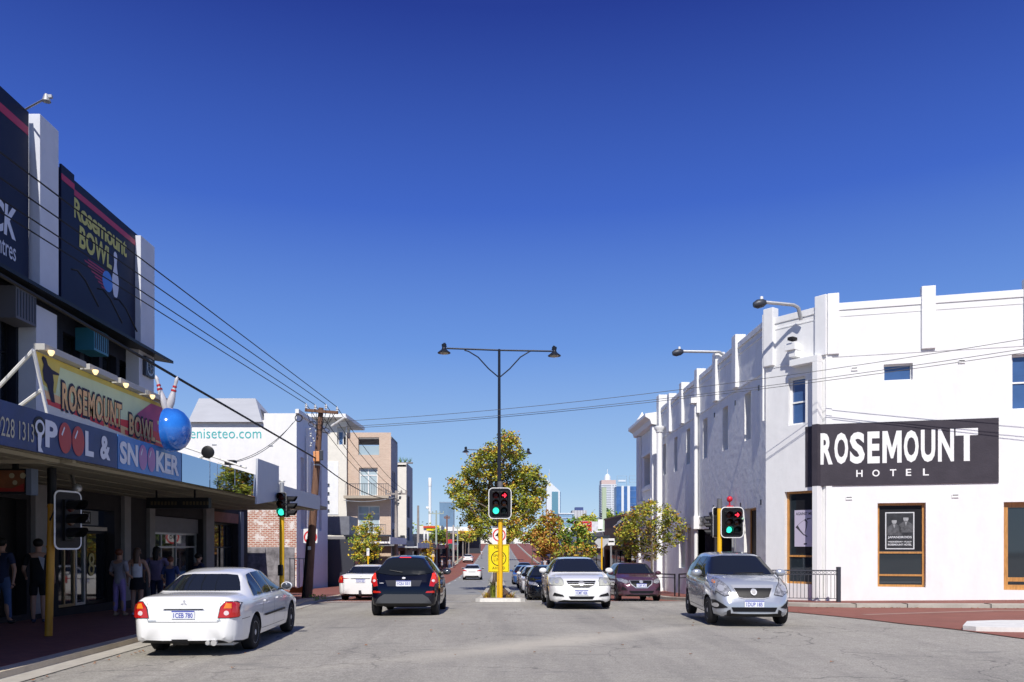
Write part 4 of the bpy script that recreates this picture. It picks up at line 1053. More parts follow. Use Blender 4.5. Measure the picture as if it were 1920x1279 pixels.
for (px, py, s_) in ((1679, 977, 1.0), (1701, 972, 1.05)):
    u_, z_ = fu(px, py); mb = MB(FFR)
    mb.mi = 0; mb.poly([(u_ + .07 * s_ * math.cos(a * PI / 8), -.1690, z_ + .095 * s_ * math.sin(a * PI / 8)) for a in range(16)])
    mb.mi = 1; mb.poly([(u_ - .07, -.1685, z_ + .03), (u_ - .06, -.1685, z_ + .11), (u_ + .06, -.1685, z_ + .11), (u_ + .07, -.1685, z_ + .03)])
    mb.mi = 2; mb.poly([(u_ - .2, -.1688, z_ - .42), (u_ - .19, -.1688, z_ - .18), (u_ - .05, -.1688, z_ - .08), (u_ + .05, -.1688, z_ - .08), (u_ + .19, -.1688, z_ - .18), (u_ + .2, -.1688, z_ - .42)])
    mb.mi = 0; mb.poly([(u_ - .03, -.1683, z_ - .1), (u_ + .03, -.1683, z_ - .1), (u_, -.1683, z_ - .22)])
    mb.build('figure_print', [pg, MATS['poster_black'], mat('poster_jacket', (.075, .078, .085), .6, var=.6, scale=10)], po)
po2 = thing('gig_poster', 'lilac and white gig poster with a curved black drawing in the splayed corner window', 'poster', tuple(HB))
r = rect(su, 1484, 1523, 956, 1025); rb = SH[1]
mb = MB(SPL); mb.box(rb[0] + .3, rb[1] - .075, -.18, -.176, lerp(rb[2], rb[3], .33), rb[3] - .08); mb.build('black_backing', MATS['poster_backing'], po2)
mb = MB(SPL); mb.box(r[0], r[1] - .06, -.1755, -.172, r[2], r[3]); mb.build('sheet', mat('poster_lilac', (.50, .46, .58), .5), po2)
text('AGAINST ME!', 'lettering', SPL @ Vector((r[0] + .05, -.171, r[3] - .16)), us, (0, 0, 1), (r[1] - r[0]) * .8, .09, black_metal, po2, bold=.01, depth=.001)
mb = MB(SPL)
def arc(pts, w):
    P = [Vector((lerp(r[0], r[1], a), 0, lerp(r[2], r[3], b))) for a, b in pts]
    for i in range(len(P) - 1):
        d = (P[i + 1] - P[i]).normalized(); q = Vector((-d.z, 0, d.x)) * w[i] / 2; q2 = Vector((-d.z, 0, d.x)) * w[i + 1] / 2
        mb.add([(v.x, -.1712, v.z) for v in (P[i] + q, P[i + 1] + q2, P[i + 1] - q2, P[i] - q)], [(0, 1, 2, 3)])
arc([(.1, .56), (.25, .45), (.42, .34), (.62, .27)], [.10, .05, .04, .03]); arc([(.5, .37), (.58, .55), (.6, .68), (.5, .74)], [.02, .03, .05, .07]); arc([(.6, .75), (.8, .77)], [.05, .02]); arc([(.1, .56), (.3, .66), (.5, .74)], [.01, .01, .01]); arc([(.45, .07), (.6, .08)], [.05, .05])
mb.build('drawing', mat('poster_ink', (.05, .045, .06), .6), po2)

# parapet street lights
def arm_light(label, pts_px, D, head_px):
    P = [PX(a, b, D + c) for a, b, c in pts_px]
    t = thing('parapet_light', label, 'street light', P[0], group='lights on outreach arms along the hotel parapet')
    mb = MB(); mb.tube(P, [.055] * len(P), 8); mb.tube([P[0], P[0] + Vector((.12, .1, -.35))], .06, 8); mb.build('arm', galv, t)
    hp = PX(*head_px, D + pts_px[-1][2]); e = P[-1]; d = (hp - e)
    m2 = MB(); d_ = d.normalized()
    m2.tube([e, e + d * .25, e + d * .7, e + d], [.07, .13, .14, .08], 10)
    hd_ = m2.build('lamp_head', dark_steel, t)
    m2 = MB(); c = e + d * .35; m2.lathe([(.05, .10), (.05, .2), (.01, .22)], c, 10); m2.build('photocell', trim_white, hd_)
arm_light('grey street light arm projecting from the splayed parapet corner', [(1497, 577, 0), (1488, 572, 0), (1478, 571, 0), (1436, 567, 0)], 24.9, (1413, 572))
arm_light('grey street light arm projecting from the side parapet above the second pier', [(1357, 666, 0), (1349, 660, 0), (1342, 660, 0), (1281, 659, 0)], 31.6, (1261, 663))

# ------------------------------------------------------------------ ornate neighbour
on = thing('ornate_shop', 'cream classical shop building with heavy cornice and urn topped parapet next to the hotel', 'building', (9, 46, -.8))
ox = 8.62
OF = frame((ox, 0, 0), (0, 1, 0), (-1, 0, 0))
oh_ = [(44.2, 46.9, onX(ox, 1226, 905).z, onX(ox, 1226, 848).z)]
mb = MB(OF); wall(mb, 43.4, 48.6, -2, 8.3, oh_, .5); mb.quad((48.6, 0, -2), (48.6, -10, -2), (48.6, -10, 8.3), (48.6, 0, 8.3)); mb.box(43.4, 48.6, -10, -.3, 8.0, 8.1)
mb.build('wall', old_white, on)
window(on, OF, oh_[0], .45, mat('dark_frame', (.03, .02, .02), .5), mat('dark_brown_glass', (.012, .008, .008), .1), [45.5], [], .08)
zc = onX(ox, 1215, 800).z
mb = MB(OF); mb.prism([(43.2, 0.002, zc + .45), (43.2, .62, zc + .35), (43.2, .62, zc + .2), (43.2, .38, zc + .05), (43.2, .3, zc - .2), (43.2, 0.002, zc - .25)], (0, 0, 0)) if 0 else None
def prof(pr, u0, u1): mb.add([(u0, n, z) for n, z in pr] + [(u1, n, z) for n, z in pr], [tuple(range(len(pr))), tuple(range(len(pr), 2 * len(pr)))] + [(i, (i + 1) % len(pr), (i + 1) % len(pr) + len(pr), i + len(pr)) for i in range(len(pr))])
mb = MB(OF); prof([(.002, zc + .42), (.62, zc + .34), (.62, zc + .18), (.36, zc + .02), (.28, zc - .22), (.002, zc - .26)], 43.2, 48.8); mb.build('cornice', trim_white, on)
mb = MB(OF); prof([(.002, 4.3), (.28, 4.25), (.28, 4.1), (.002, 4.0)], 43.6, 47.6); mb.box(43.9, 47.2, .002, .12, oh_[0][2] - .3, oh_[0][2] - .12); mb.box(43.9, 47.2, .002, .12, oh_[0][3] + .02, oh_[0][3] + .2); mb.build('window_trim', trim_white, on)
mb = MB(OF); mb.box(43.35, 43.95, -.1, .22, -1, zc - .3); mb.build('pilaster', trim_white, on, bevel=.02)
mb = MB(OF); mb.box(47.7, 48.5, 0.003, .18, -1, zc - .3); mb.build('pilaster', old_white, on, bevel=.02)
mb = MB(OF); mb.lathe([(.28, 0), (.28, .2), (.15, .3), (.12, .45), (.3, .7), (.33, .95), (.2, 1.1), (.1, 1.25), (.02, 1.4)], (48.1, -.1, 8.3 + zc * 0), 14); mb.box(47.7, 48.5, -.4, .15, zc + .42, 8.3 + .01); mb.build('urn', trim_white, on)
mb = MB(); mb.lathe([(.17, 0), (.17, .1)], (0, 0, -50), 4)
wp = onX(8.35, 1236, 1075)
t = thing('white_column', 'tall round white column with moulded capital at the far end of the hotel wall', 'column', (8.4, 42.0, -.6))
xx, yy = PX(1236.5, 0, 41.9).x, 41.9
mb = MB(); mb.lathe([(.20, -.75), (.20, -.55), (.155, -.5), (.145, PX(0, 812, 41.9).z)], (xx, yy, 0), 18); mb.build('shaft', trim_white, t)
zc2 = PX(0, 812, 41.9).z
mb = MB(); mb.lathe([(.15, zc2), (.2, zc2 + .05), (.2, zc2 + .12), (.27, zc2 + .2), (.27, zc2 + .32), (.16, zc2 + .36)], (xx, yy, 0), 18); mb.build('capital', trim_white, t)

# balustrades on the corner
rl = thing('corner_railing', 'low grey steel railing with ring pattern beside the silver hatchback', 'railing', (9, 23.8, 0))
a = Vector((8.0, 24.0, 0)); b = Vector((10.03, 23.5, 0))
gz = zg(10, 23.5) + .13; hr = PX(0, 1070, 23.5).z
def rp_(t_, z): q = a.lerp(b, t_); return Vector((q.x, q.y, z))
mb = MB(); mb.box(b.x - .05, b.x + .05, b.y - .05, b.y + .05, gz - .1, PX(0, 1063, 23.5).z); mb.build('post', dark_steel, rl)
mb = MB(); mb.beam(rp_(0, hr), rp_(1, hr), .04, .03); mb.beam(rp_(0, hr - .12), rp_(1, hr - .12), .03, .02); mb.beam(rp_(0, gz + .08), rp_(1, gz + .08), .03, .02)
mb.build('rail', dark_steel, rl)
mb = MB()
for k in range(21): mb.tube([rp_(k / 20, gz + .08), rp_(k / 20, hr - .12)], .008, 4)
mb.build('bars', dark_steel, rl)
mb = MB()
for k in range(20): c = rp_((k + .5) / 20, hr - .06); mb.tube([c + Vector((.045 * math.cos(q * PI / 4), 0, .045 * math.sin(q * PI / 4))) for q in range(9)], .006, 4)
mb.build('rings', dark_steel, rl)
for i, (ya, yb, lab) in enumerate(((31.0, 33.5, 'black tube railing section nearest the silver hatchback'), (34.3, 38.6, 'black tube railing section behind the maroon hatchback'))):
    t = thing('kerb_railing', lab, 'railing', (7.45, ya, 0), group='black tube railings along the right kerb')
    xx = 7.62
    mb = MB(); z_ = zg(xx, ya)
    mb.tube([(xx, ya, zg(xx, ya)), (xx, ya, zg(xx, ya) + 1.05)], .032, 8); mb.build('post', black_metal, t)
    mb = MB(); mb.tube([(xx, yb, zg(xx, yb)), (xx, yb, zg(xx, yb) + 1.05)], .032, 8); mb.build('post', black_metal, t)
    mb = MB(); mb.tube([(xx, ya, zg(xx, ya) + 1.05), (xx, yb, zg(xx, yb) + 1.05)], .03, 8); mb.tube([(xx, ya, zg(xx, ya) + .9), (xx, yb, zg(xx, yb) + .9)], .02, 6); mb.build('rail', black_metal, t)
# ------------------------------------------------------------------ street lamps, poles, wires, signals, signs
lampblack = mat('lamp_post_black', (.02, .024, .035), .35, metal=.3)
def double_lamp(label, base, zt, span, r):
    t = thing('street_lamp', label, 'street lamp', base, group='double armed lamps down the median')
    x, y, z = base
    mb = MB(); mb.tube([(x, y, z), (x, y, z + 1.6), (x, y, z + 1.7), (x, y, zt)], [r * 1.5, r * 1.45, r, r * .62], 12); mb.build('post', lampblack, t)
    for s in (-1, 1):
        e = Vector((x + s * span / 2, y, zt - .02 - .06 * s))
        mb = MB(); mb.tube([(x, y, zt - .04), e], .035, 8)
        mb.tube([(x + s * .05, y, zt - .26 * span), (x + s * .10 * span, y, zt - .185 * span), (x + s * .2 * span, y, zt - .075 * span), (x + s * .29 * span, y, zt - .02 * span), (x + s * .33 * span, y, zt - .04)], .026, 8)
        am = mb.build('arm', lampblack, t)
        mb = MB(); mb.lathe([(.04, .14), (.10, .12), (.10, .05), (.08, -.02), (.11, -.10), (.19, -.17), (.27, -.23), (.27, -.25), (.2, -.24)], e + Vector((s * .1, 0, .05)), 16)
        sh = mb.build('lamp_shade', lampblack, t)
        mb = MB(); mb.lathe([(.2, -.22), (.16, -.28), (.02, -.30)], e + Vector((s * .1, 0, .05)), 12); mb.build('lens', mat('lamp_lens', (.42, .40, .34), .25), sh)
        mb = MB(); mb.tube([e + Vector((s * .0, 0, .05)), e + Vector((s * .06, 0, .22)), e + Vector((s * .13, 0, .2))], .022, 6); mb.build('hook', lampblack, sh)
pt = PX(936, 655, 33.0)
double_lamp('tall black double armed street lamp standing in front of the big median tree', (pt.x, 33.0, zg(0, 33) + .1), pt.z, 4.35, .085)
pt = PX(930, 844, 60); double_lamp('black double armed street lamp mostly hidden behind the big median tree', (0, 60, zg(0, 60) + .1), pt.z, 4.5, .09)

# timber power pole
wood = mat('weathered_pole_timber', (.16, .085, .055), .9, var=.4, scale=2, streak=6, bump=.6, bscale=8)
pp_b = Vector((-7.6, 32.0, zg(-7.6, 32) + .1)); ptp = PX(602, 765, 32)
pole = thing('power_pole', 'leaning brown timber power pole with one crossarm beside the orange barrier foot', 'power pole', pp_b)
def pole_at(t_): return pp_b.lerp(ptp, t_)
mb = MB(); mb.tube([pole_at(0) - Vector((0, 0, .2)), pole_at(.3), pole_at(.6), pole_at(1)], [.185, .165, .14, .10], 14); mb.build('shaft', wood, pole)
mb = MB(); mb.tube([pole_at(0) + Vector((-.13, -.12, -.1)), pole_at(.31) + Vector((-.1, -.12, 0))], .07, 10); mb.build('stub_sleeve', mat('tar_black', (.012, .010, .012), .7), pole)
for (f_, m_, h_) in ((.30, mat('red_band', (.5, .04, .02), .6), .05), (.262, mat('white_tag', (.75, .75, .72), .6), .14), (.70, galv, .03), (.43, mat('grey_band', (.4, .38, .35), .6), .03)):
    p = pole_at(f_); mb = MB()
    if h_ > .1: mb.box(p.x - .07, p.x + .05, p.y - .19, p.y - .17, p.z - h_ / 2, p.z + h_ / 2)
    else: mb.tube([p - Vector((0, 0, h_)), p + Vector((0, 0, h_))], .175 - f_ * .06, 14)
    mb.build('band' if h_ < .1 else 'tag', m_, pole)
ca, cb = PX(572, 769, 31.8), PX(634, 774, 31.8)
mb = MB(); mb.beam(ca, cb, .10, .11); arm_ = mb.build('crossarm', wood, pole)
ins = []
for px, py in ((574, 764), (591, 766), (611, 765), (632, 770)):
    p = PX(px, py, 31.8); ins.append(p + Vector((0, 0, .14))); mb = MB(); mb.lathe([(.02, -.05), (.05, -.02), (.035, .03), (.055, .06), (.03, .1), (.035, .14), (.01, .16)], p, 10); mb.build('insulator', trim_white, arm_)
mb = MB()
for k in range(7):
    a = PX(575 + k * 9, 774, 31.75); b = PX(596 + (k - 3) * 2, 790 + (k % 3) * 9, 31.7); m_ = a.lerp(b, .5) + Vector((0, 0, -.25)); mb.tube([a, m_, b], .012, 4)
for k in range(3):
    c = PX(586 + k * 12, 795 + k * 6, 31.7); mb.tube([c + Vector((.16 * math.cos(q * PI / 5), 0, .10 * math.sin(q * PI / 5))) for q in range(11)], .012, 4)
c = PX(560, 784, 31.7); mb.tube([c + Vector((.14 * math.cos(q * PI / 6), 0, .14 * math.sin(q * PI / 6))) for q in range(13)], .02, 6)
mb.build('cable_loops', black_metal, pole)
mb = MB()
for k in range(9):
    random.seed(k); c = PX(583 + random.uniform(-3, 9), 800 + k * 4.5, 31.65); mb.box(c.x - .035, c.x + .035, c.y - .03, c.y + .03, c.z - .03, c.z + .03)
mb.build('clamps', galv, pole, bevel=.01)
p = PX(594, 856, 31.75); mb = MB(); mb.box(p.x - .12, p.x + .12, p.y - .12, p.y + .0, p.z - .2, p.z + .2); mb.build('meter_box', mat('orange_box', (.70, .30, .12), .5), pole, bevel=.02)
p = PX(603, 854, 31.75); mb = MB(); mb.box(p.x - .07, p.x + .07, p.y - .1, p.y + .0, p.z - .2, p.z + .2); mb.build('fuse_box', dark_steel, pole, bevel=.02)
a, b = PX(622, 799, 31.5), PX(648, 782, 31.0); mb = MB(); mb.tube([a, b], .05, 8); mb.build('white_arm', trim_white, pole)
# overhead lines
wire_m = mat('overhead_wire', (.02, .018, .018), .6)
def sagline(p, q, sag, n=14): return [p.lerp(q, k / n) + Vector((0, 0, -sag * 4 * (k / n) * (1 - k / n))) for k in range(n + 1)]
def line(label, pts, r=.014, group=None, m=None):
    t = thing('power_line', label, 'overhead wire', pts[0], group); mb = MB(); mb.tube(pts, r, 5); mb.build('wire', m or wire_m, t)
for i, (py, lab) in enumerate(((285, 'uppermost'), (333, 'second highest'), (372, 'third highest'), (397, 'lowest'))):
    D = (1024 - py) and 5.66 * F / (1024 - py); e = PX(0, py, D)
    d = (e - ins[3 - i]); e2 = ins[3 - i] + d * 2.0
    line(lab + ' of the four thin wires running from the crossarm across the billboards', sagline(ins[3 - i], e2, .0), .013, 'thin wires from the timber pole crossarm')
p = pole_at(.73); e = PX(0, 515, 11.6); d = e - p
line('thick black cable sloping from the middle of the timber pole past the blue ball', sagline(p, p + d * 1.7, .0), .030)
for i, (ya, yb) in enumerate(((790, 612), (800, 632), (803, 640))):
    line(('upper', 'middle', 'lowest')[i] + ' grey wire crossing the street from the timber pole past the hotel', sagline(PX(640 + i * 8, ya, 31.6), PX(2060, yb, 20.7), .35 - i * .03), .009, 'wires crossing the street', mat('grey_wire', (.10, .10, .10), .6))
for i, dx in enumerate((0, 7)):
    a, b = PX(556 - dx, 786 + dx, 31.7), PX(436 + dx, 866, 26); line(('left', 'right')[i] + ' thin service cable drooping from the timber pole to the canopy', sagline(a, b, .28), .011, 'service cables to the canopy')
gp = PX(743, 918, 59)
far_ins = [PX(x_, 923, 59) for x_ in (722, 732, 750, 766)]
for i in range(4): line(('first', 'second', 'third', 'fourth')[i] + ' wire from the left between the timber pole and the grey pole', sagline(ins[i], far_ins[i], .5), .014, 'wires along the left street side')
line('low black cable between the timber pole and the far grey pole', sagline(pole_at(.72), PX(743, 935, 59), .5), .025)
line('pale cable from the far grey pole across the brick balcony', sagline(PX(743, 932, 59), PX(645, 938, 60.5), .2), .03, None, galv)

def grey_pole(label, px, pyt, D, arm=None, m=None, r=.15, lean=0):
    b = PX(px, 0, D); z0 = zg(b.x, D); zt = PX(0, pyt, D).z
    t = thing('utility_pole', label, 'pole', (b.x, D, z0), group='poles along the left pavement')
    mb = MB(); mb.tube([(b.x, D, z0), (b.x + lean, D, zt)], [r, r * .6], 10); mb.build('shaft', m or mat('grey_pole_timber', (.30, .27, .25), .9, var=.2, scale=2), t)
    if arm:
        mb = MB(); mb.beam(PX(px - arm, pyt + 6, D), PX(px + arm, pyt + 6, D), .12, .12)
        for k in (-1, -.5, .5, 1): mb.lathe([(.06, 0), (.08, .1), (.03, .25)], PX(px + arm * k * .95, pyt + 5, D), 8)
        mb.build('crossarm', m or MATS['grey_pole_timber'], t)
    return t
t = grey_pole('grey timber power pole with small crossarm and transformer clutter outside the brick apartments', 743, 920, 59, 20, r=.17)
mb = MB()
for k in range(8): random.seed(k + 20); c = PX(743 + random.uniform(-8, 8), 926 + k * 3, 58.8); mb.box(c.x - .08, c.x + .08, c.y - .06, c.y + .06, c.z - .06, c.z + .06)
mb.build('fuse_cluster', dark_steel, t, bevel=.02)
grey_pole('plain grey pole without crossarm, next along from the one outside the apartments', 784, 948, 77, r=.16)
grey_pole('slim pale green pole with a wide crossarm near the yellow tree', 818, 957, 100, 14, mat('pale_green_pole', (.36, .42, .36), .7), r=.15)
grey_pole('brown timber pole beside the red shop sign', 838, 966, 118, 5, mat('brown_pole', (.2, .11, .08), .9), r=.17)
grey_pole('pale concrete pole right of the red shop sign', 850, 985, 125, None, mat('pale_concrete_pole', (.48, .45, .4), .9), r=.2)
grey_pole('thin green pole behind the pale concrete pole', 858, 985, 135, 4, MATS['pale_green_pole'], r=.12)
grey_pole('thin grey pole before the yellow roofed service station', 868, 992, 150, None, None, r=.13)
grey_pole('farthest thin grey pole near the hill crest', 879, 994, 170, None, None, r=.12)

# traffic signals
sig_black = mat('signal_black', (.012, .012, .014), .4)
red_on = mat('red_lamp_on', (.5, .01, .02), .4, emit=(1, .03, .06), es=2.2)
green_on = mat('green_lamp_on', (.02, .5, .4), .4, emit=(.04, .85, .55), es=1.5)
red_off = mat('red_lens_off', (.05, .006, .006), .2); amber_off = mat('amber_lens_off', (.06, .018, .006), .2); green_off = mat('green_lens_off', (.008, .02, .02), .2)
def rrect(w, h, r, n=5):
    P = []
    for cx_, cz_, a0 in ((w / 2 - r, h / 2 - r, 0), (-w / 2 + r, h / 2 - r, 90), (-w / 2 + r, -h / 2 + r, 180), (w / 2 - r, -h / 2 + r, 270)):
        for k in range(n + 1): a = R(a0 + 90 * k / n); P.append((cx_ + r * math.cos(a), cz_ + r * math.sin(a)))
    return P
def signal_head(parent, xf, w, h, cols, pitch, rl_, states, visor_len=.2, name='signal_head', x0=0, border=.03):
    """xf: local x right, y = outwards (towards the viewer of the lamps), z up; columns of three lamps"""
    mb = MB(xf); P = rrect(w, h, min(w, h) * .2); Q = rrect(w - 2 * border, h - 2 * border, min(w, h) * .2 - border)
    mb.mi = 0; mb.prism([(x, -.012, z) for x, z in P], (0, .010, 0))
    mb.mi = 1; mb.prism([(x, .0, z) for x, z in Q], (0, .004, 0)); mb.prism([(x, -.018, z) for x, z in Q], (0, .004, 0))
    hd_ = mb.build(name, [mat('signal_border_white', (.78, .78, .78), .5), sig_black], parent)
    for ci in range(cols):
        cx_ = x0 + (ci - (cols - 1) / 2) * pitch * 1.07
        mb = MB(xf); mb.box(cx_ - pitch * .5, cx_ + pitch * .5, -.14, .06, -pitch * 1.5, pitch * 1.5); mb.build('lantern_body', sig_black, hd_, bevel=.012)
        for k in range(3):
            z = (1 - k) * pitch; st = states[ci][k]
            m = {'R': red_on, 'G': green_on, 'r': red_off, 'a': amber_off, 'g': green_off, '>': red_off}[st]
            mb = MB(xf); mb.lathe([(rl_, .062), (rl_ * .9, .072), (rl_ * .5, .082), (.001, .085)], (cx_, 0, z), 18, 'y'); ln = mb.build('lens', m, hd_)
            if st == '>':
                mb = MB(xf)
                a = rl_ * .62
                for (p, q) in (((-a, 0), (a * .9, 0)), ((a * .1, a * .95), (a, 0)), ((a * .1, -a * .95), (a, 0))):
                    mb.beam((cx_ + p[0], .092, z + p[1]), (cx_ + q[0], .092, z + q[1]), .006, rl_ * .36, up=(0, 0, 1) if abs(q[0] - p[0]) > abs(q[1] - p[1]) else (0, 0, 1))
                mb.build('arrow', red_on, ln)
            V = []; n = 14; rv = rl_ * 1.12
            for i in range(n + 1):
                an = R(-30 + 240 * i / n); V.append((an, visor_len * (1 - .0 * i)))
            mb = MB(xf)
            for i in range(n):
                (a1, l1), (a2, l2) = V[i], V[i + 1]
                f1 = .45 + .55 * max(0, math.sin(a1) * .5 + .5); f2 = .45 + .55 * max(0, math.sin(a2) * .5 + .5)
                mb.quad((cx_ + rv * math.cos(a1), .058, z + rv * math.sin(a1)), (cx_ + rv * math.cos(a2), .058, z + rv * math.sin(a2)), (cx_ + rv * math.cos(a2), .058 + l2 * f2, z + rv * math.sin(a2)), (cx_ + rv * math.cos(a1), .058 + l1 * f1, z + rv * math.sin(a1)))
            mb.build('visor', sig_black, ln)
    return hd_
def front_xf(p, yaw=0):
    c, s = math.cos(yaw), math.sin(yaw)
    return Matrix(((c, s, 0, p[0]), (s, -c, 0, p[1]), (0, 0, 1, p[2]), (0, 0, 0, 1)))
# median signal
D = 30.5; pb = PX(938.5, 1118, D)
t = thing('traffic_signal', 'yellow traffic signal on the median nose with green lamp and red arrow lit', 'traffic signal', (pb.x, D, pb.z), group='traffic signals')
ztop = PX(0, 903, D).z
mb = MB(); mb.tube([(pb.x, D, pb.z - .1), (pb.x - .01, D, ztop - .3)], .085, 14); mb.build('pole', yellow_pole, t)
mb = MB(); mb.tube([(pb.x - .01, D, ztop - .3), (pb.x - .01, D, ztop)], .10, 12); mb.build('cap', mat('grey_cap', (.13, .13, .14), .6), t)
c = PX(937.5, 943.5, D - .2); s = F / D
signal_head(t, front_xf(c), 43 / s, 58 / s, 2, 14.2 / s, 5.9 / s, [['r', 'a', 'G'], ['>', 'a', 'g']], .2)
# median signs: front of the pole? they hang behind the yellow pole
D2 = 30.64
t = thing('speed_limit_sign', 'white 40 speed limit sign with red ring behind the median signal pole', 'sign', PX(935, 1003, D2))
c = PX(936, 1003.5, D2); k_ = D2 / F
def sign_plate(t, c, w, h, m, edge=None, back=True):
    mb = MB(front_xf(c)); mb.prism([(x, 0, z) for x, z in rrect(w, h, .03)], (0, .006, 0)); mb.build('plate', m, t)
def ring(t, c, r0, r1, m, yo=.009, n=36, name='ring'):
    mb = MB(front_xf(c))
    for i in range(n):
        a, b = 2 * PI * i / n, 2 * PI * (i + 1) / n
        mb.quad((r0 * math.cos(a), yo, r0 * math.sin(a)), (r0 * math.cos(b), yo, r0 * math.sin(b)), (r1 * math.cos(b), yo, r1 * math.sin(b)), (r1 * math.cos(a), yo, r1 * math.sin(a)))
    mb.build(name, m, t)
sgn_white = mat('sign_face_white', (.80, .80, .80), .5); sgn_red = mat('sign_face_red', (.62, .02, .03), .5); sgn_blk = mat('sign_black', (.015, .015, .015), .5); sgn_yel = mat('sign_face_yellow', (.86, .66, .0), .45)
sign_plate(t, c, 26 * k_, 34 * k_, sgn_white); ring(t, c, 9.8 * k_, 12.2 * k_, sgn_red)
text('40', 'lettering', (c.x - 7.3 * k_, D2 - .008, c.z - 5 * k_), (1, 0, 0), (0, 0, 1), 14.6 * k_, 10 * k_, sgn_blk, t, bold=.01)
mb = MB(); mb.tube([(c.x + .0, D2 + .04, zg(0, 31) + .05), (c.x, D2 + .04, c.z + .35)], .045, 10); mb.build('post', yellow_pole, t)
t = thing('warning_sign', 'yellow sign reading NEW SPEED LIMIT AHEAD behind the median signal pole', 'sign', PX(935, 1046, D2))
D3 = 30.63; k_ = D3 / F; c = PX(935, 1047, D3)
sign_plate(t, c, 39.5 * k_, 52 * k_, sgn_yel)
mb = MB(front_xf(c)); w_, h_ = 37.5 * k_, 50 * k_
P = rrect(w_, h_, .03); Q = rrect(w_ - .03, h_ - .03, .02)
for i in range(len(P)): j = (i + 1) % len(P); mb.quad((P[i][0], .0085, P[i][1]), (P[j][0], .0085, P[j][1]), (Q[j][0], .0085, Q[j][1]), (Q[i][0], .0085, Q[i][1]))
mb.build('border', sgn_blk, t)
ring(t, c, 12.8 * k_, 14.3 * k_, sgn_blk)
for s_, y_, w_, h_ in (('NEW', 1025.5, 17, 6), ('SPEED', 1041.2, 20, 5), ('LIMIT', 1048.5, 18, 5.5), ('AHEAD', 1064, 24, 5)):
    text(s_, 'lettering', (c.x - w_ / 2 * k_, D3 - .009, PX(0, y_ + h_ / 2 + 1, D3).z), (1, 0, 0), (0, 0, 1), w_ * k_, h_ * k_, sgn_blk, t, spacing=1.15)
mb = MB(); mb.tube([(PX(934, 0, D3).x, D3 + .05, zg(0, 31)), (PX(934, 0, D3).x, D3 + .05, c.z + .7)], .05, 10); mb.build('post', yellow_pole, t)
mb = MB(); mb.tube([(PX(931, 0, D3).x, D3 + .4, zg(0, 31)), (PX(931, 0, D3).x, D3 + .4, c.z + .5)], .04, 10); mb.build('post', mat('pale_post', (.55, .48, .33), .6), t)
# right corner signal
D = 27.3; bx_ = PX(1349, 0, D).x
t = thing('traffic_signal', 'yellow traffic signal behind the silver hatchback with green lamp and red arrow lit', 'traffic signal', (bx_, D, zg(bx_, D)), group='traffic signals')
ztop = PX(0, 935, D).z
mb = MB(); mb.tube([(bx_, D, zg(bx_, D)), (bx_, D, ztop - .33)], .08, 14); mb.build('pole', yellow_pole, t)
mb = MB(); mb.tube([(bx_, D, ztop - .33), (bx_, D, ztop)], .088, 12); mb.build('cap', MATS['grey_cap'], t)
s = F / D; c = PX(1373, 979.5, D - .15)
signal_head(t, front_xf(c), 43 / s, 58 / s, 2, 13.8 / s, 5.8 / s, [['r', 'a', 'G'], ['>', 'a', 'g']], .2)
mb = MB(); mb.ball(PX(1393, 973, D - .2), .045, 8); mb.build('side_lamp', mat('pale_green_lens', (.35, .55, .42), .3), t)
c = PX(1345, 979.5, D + .25)
sh_ = signal_head(t, front_xf(c, PI + .5), 26 / s, 58 / s, 1, 13.8 / s, 5.8 / s, [['r', 'a', 'g']], .28)
c = PX(1336, 986, D + .1)
signal_head(t, front_xf(c, R(-100)), 15 / s, 44 / s, 1, 12.5 / s, 5.2 / s, [['r', 'a', 'g']], .24, border=.004)
# left corner signal (green seen beside the pole)
D = 23.9; pl_ = PX(528.5, 0, D)
t = thing('traffic_signal', 'yellow pole traffic signal in front of the flaked brick wall with one green lamp lit', 'traffic signal', (pl_.x, D, zg(pl_.x, D)), group='traffic signals')
ztop = PX(0, 905, D).z
mb = MB(); mb.tube([(pl_.x, D, zg(pl_.x, D)), (pl_.x, D, ztop - .35)], .075, 14); mb.build('pole', yellow_pole, t)
mb = MB(); mb.tube([(pl_.x, D, ztop - .35), (pl_.x, D, ztop)], .07, 12); mb.build('cap', galv, t)
s = F / D; c = PX(528.5, 946, D - .12)
signal_head(t, front_xf(c, 0), 16 / s, 46 / s, 1, 14.3 / s, 6.2 / s, [['r', 'a', 'G']], .22, border=.004)
c = PX(538, 950, D + .05); signal_head(t, front_xf(c, R(85)), 16 / s, 40 / s, 1, 13 / s, 5.8 / s, [['r', 'a', 'g']], .26, border=.004)
mb = MB(); p = PX(526, 1068, D - .1); mb.box(p.x - .07, p.x + .07, p.y - .06, p.y + .04, p.z - .18, p.z + .14); mb.build('push_button', sig_black, t, bevel=.015)
# near left signal seen from behind, in the shade of the canopy
D = 14.25; pn = PX(91, 0, D)
t = thing('traffic_signal', 'thick yellow pole traffic signal seen from behind in the canopy shade at the left kerb', 'traffic signal', (pn.x, D, .1), group='traffic signals')
mb = MB(); mb.tube([(pn.x, D, .05), (pn.x + .06, D, 2.4)], .066, 16); mb.build('pole', mat('shaded_yellow_pole_paint', (.50, .24, .015), .5, var=.15, scale=3), t)  # yellow pole paint darkened, canopy shade is in the colour
mb = MB(); mb.tube([(pn.x + .06, D, 2.4), (pn.x + .06, D, 3.04)], .075, 14); mb.build('upper_sleeve', black_metal, t)
mb = MB(); mb.tube([(pn.x + .035, D, 1.62), (pn.x + .035, D, 1.66)], .074, 14); mb.tube([(pn.x + .06, D, 2.33), (pn.x + .06, D, 2.38)], .076, 14); mb.build('clamp', MATS['shaded_yellow_pole_paint'], t)
s = F / D
c = PX(128, 975.5, D + .05)
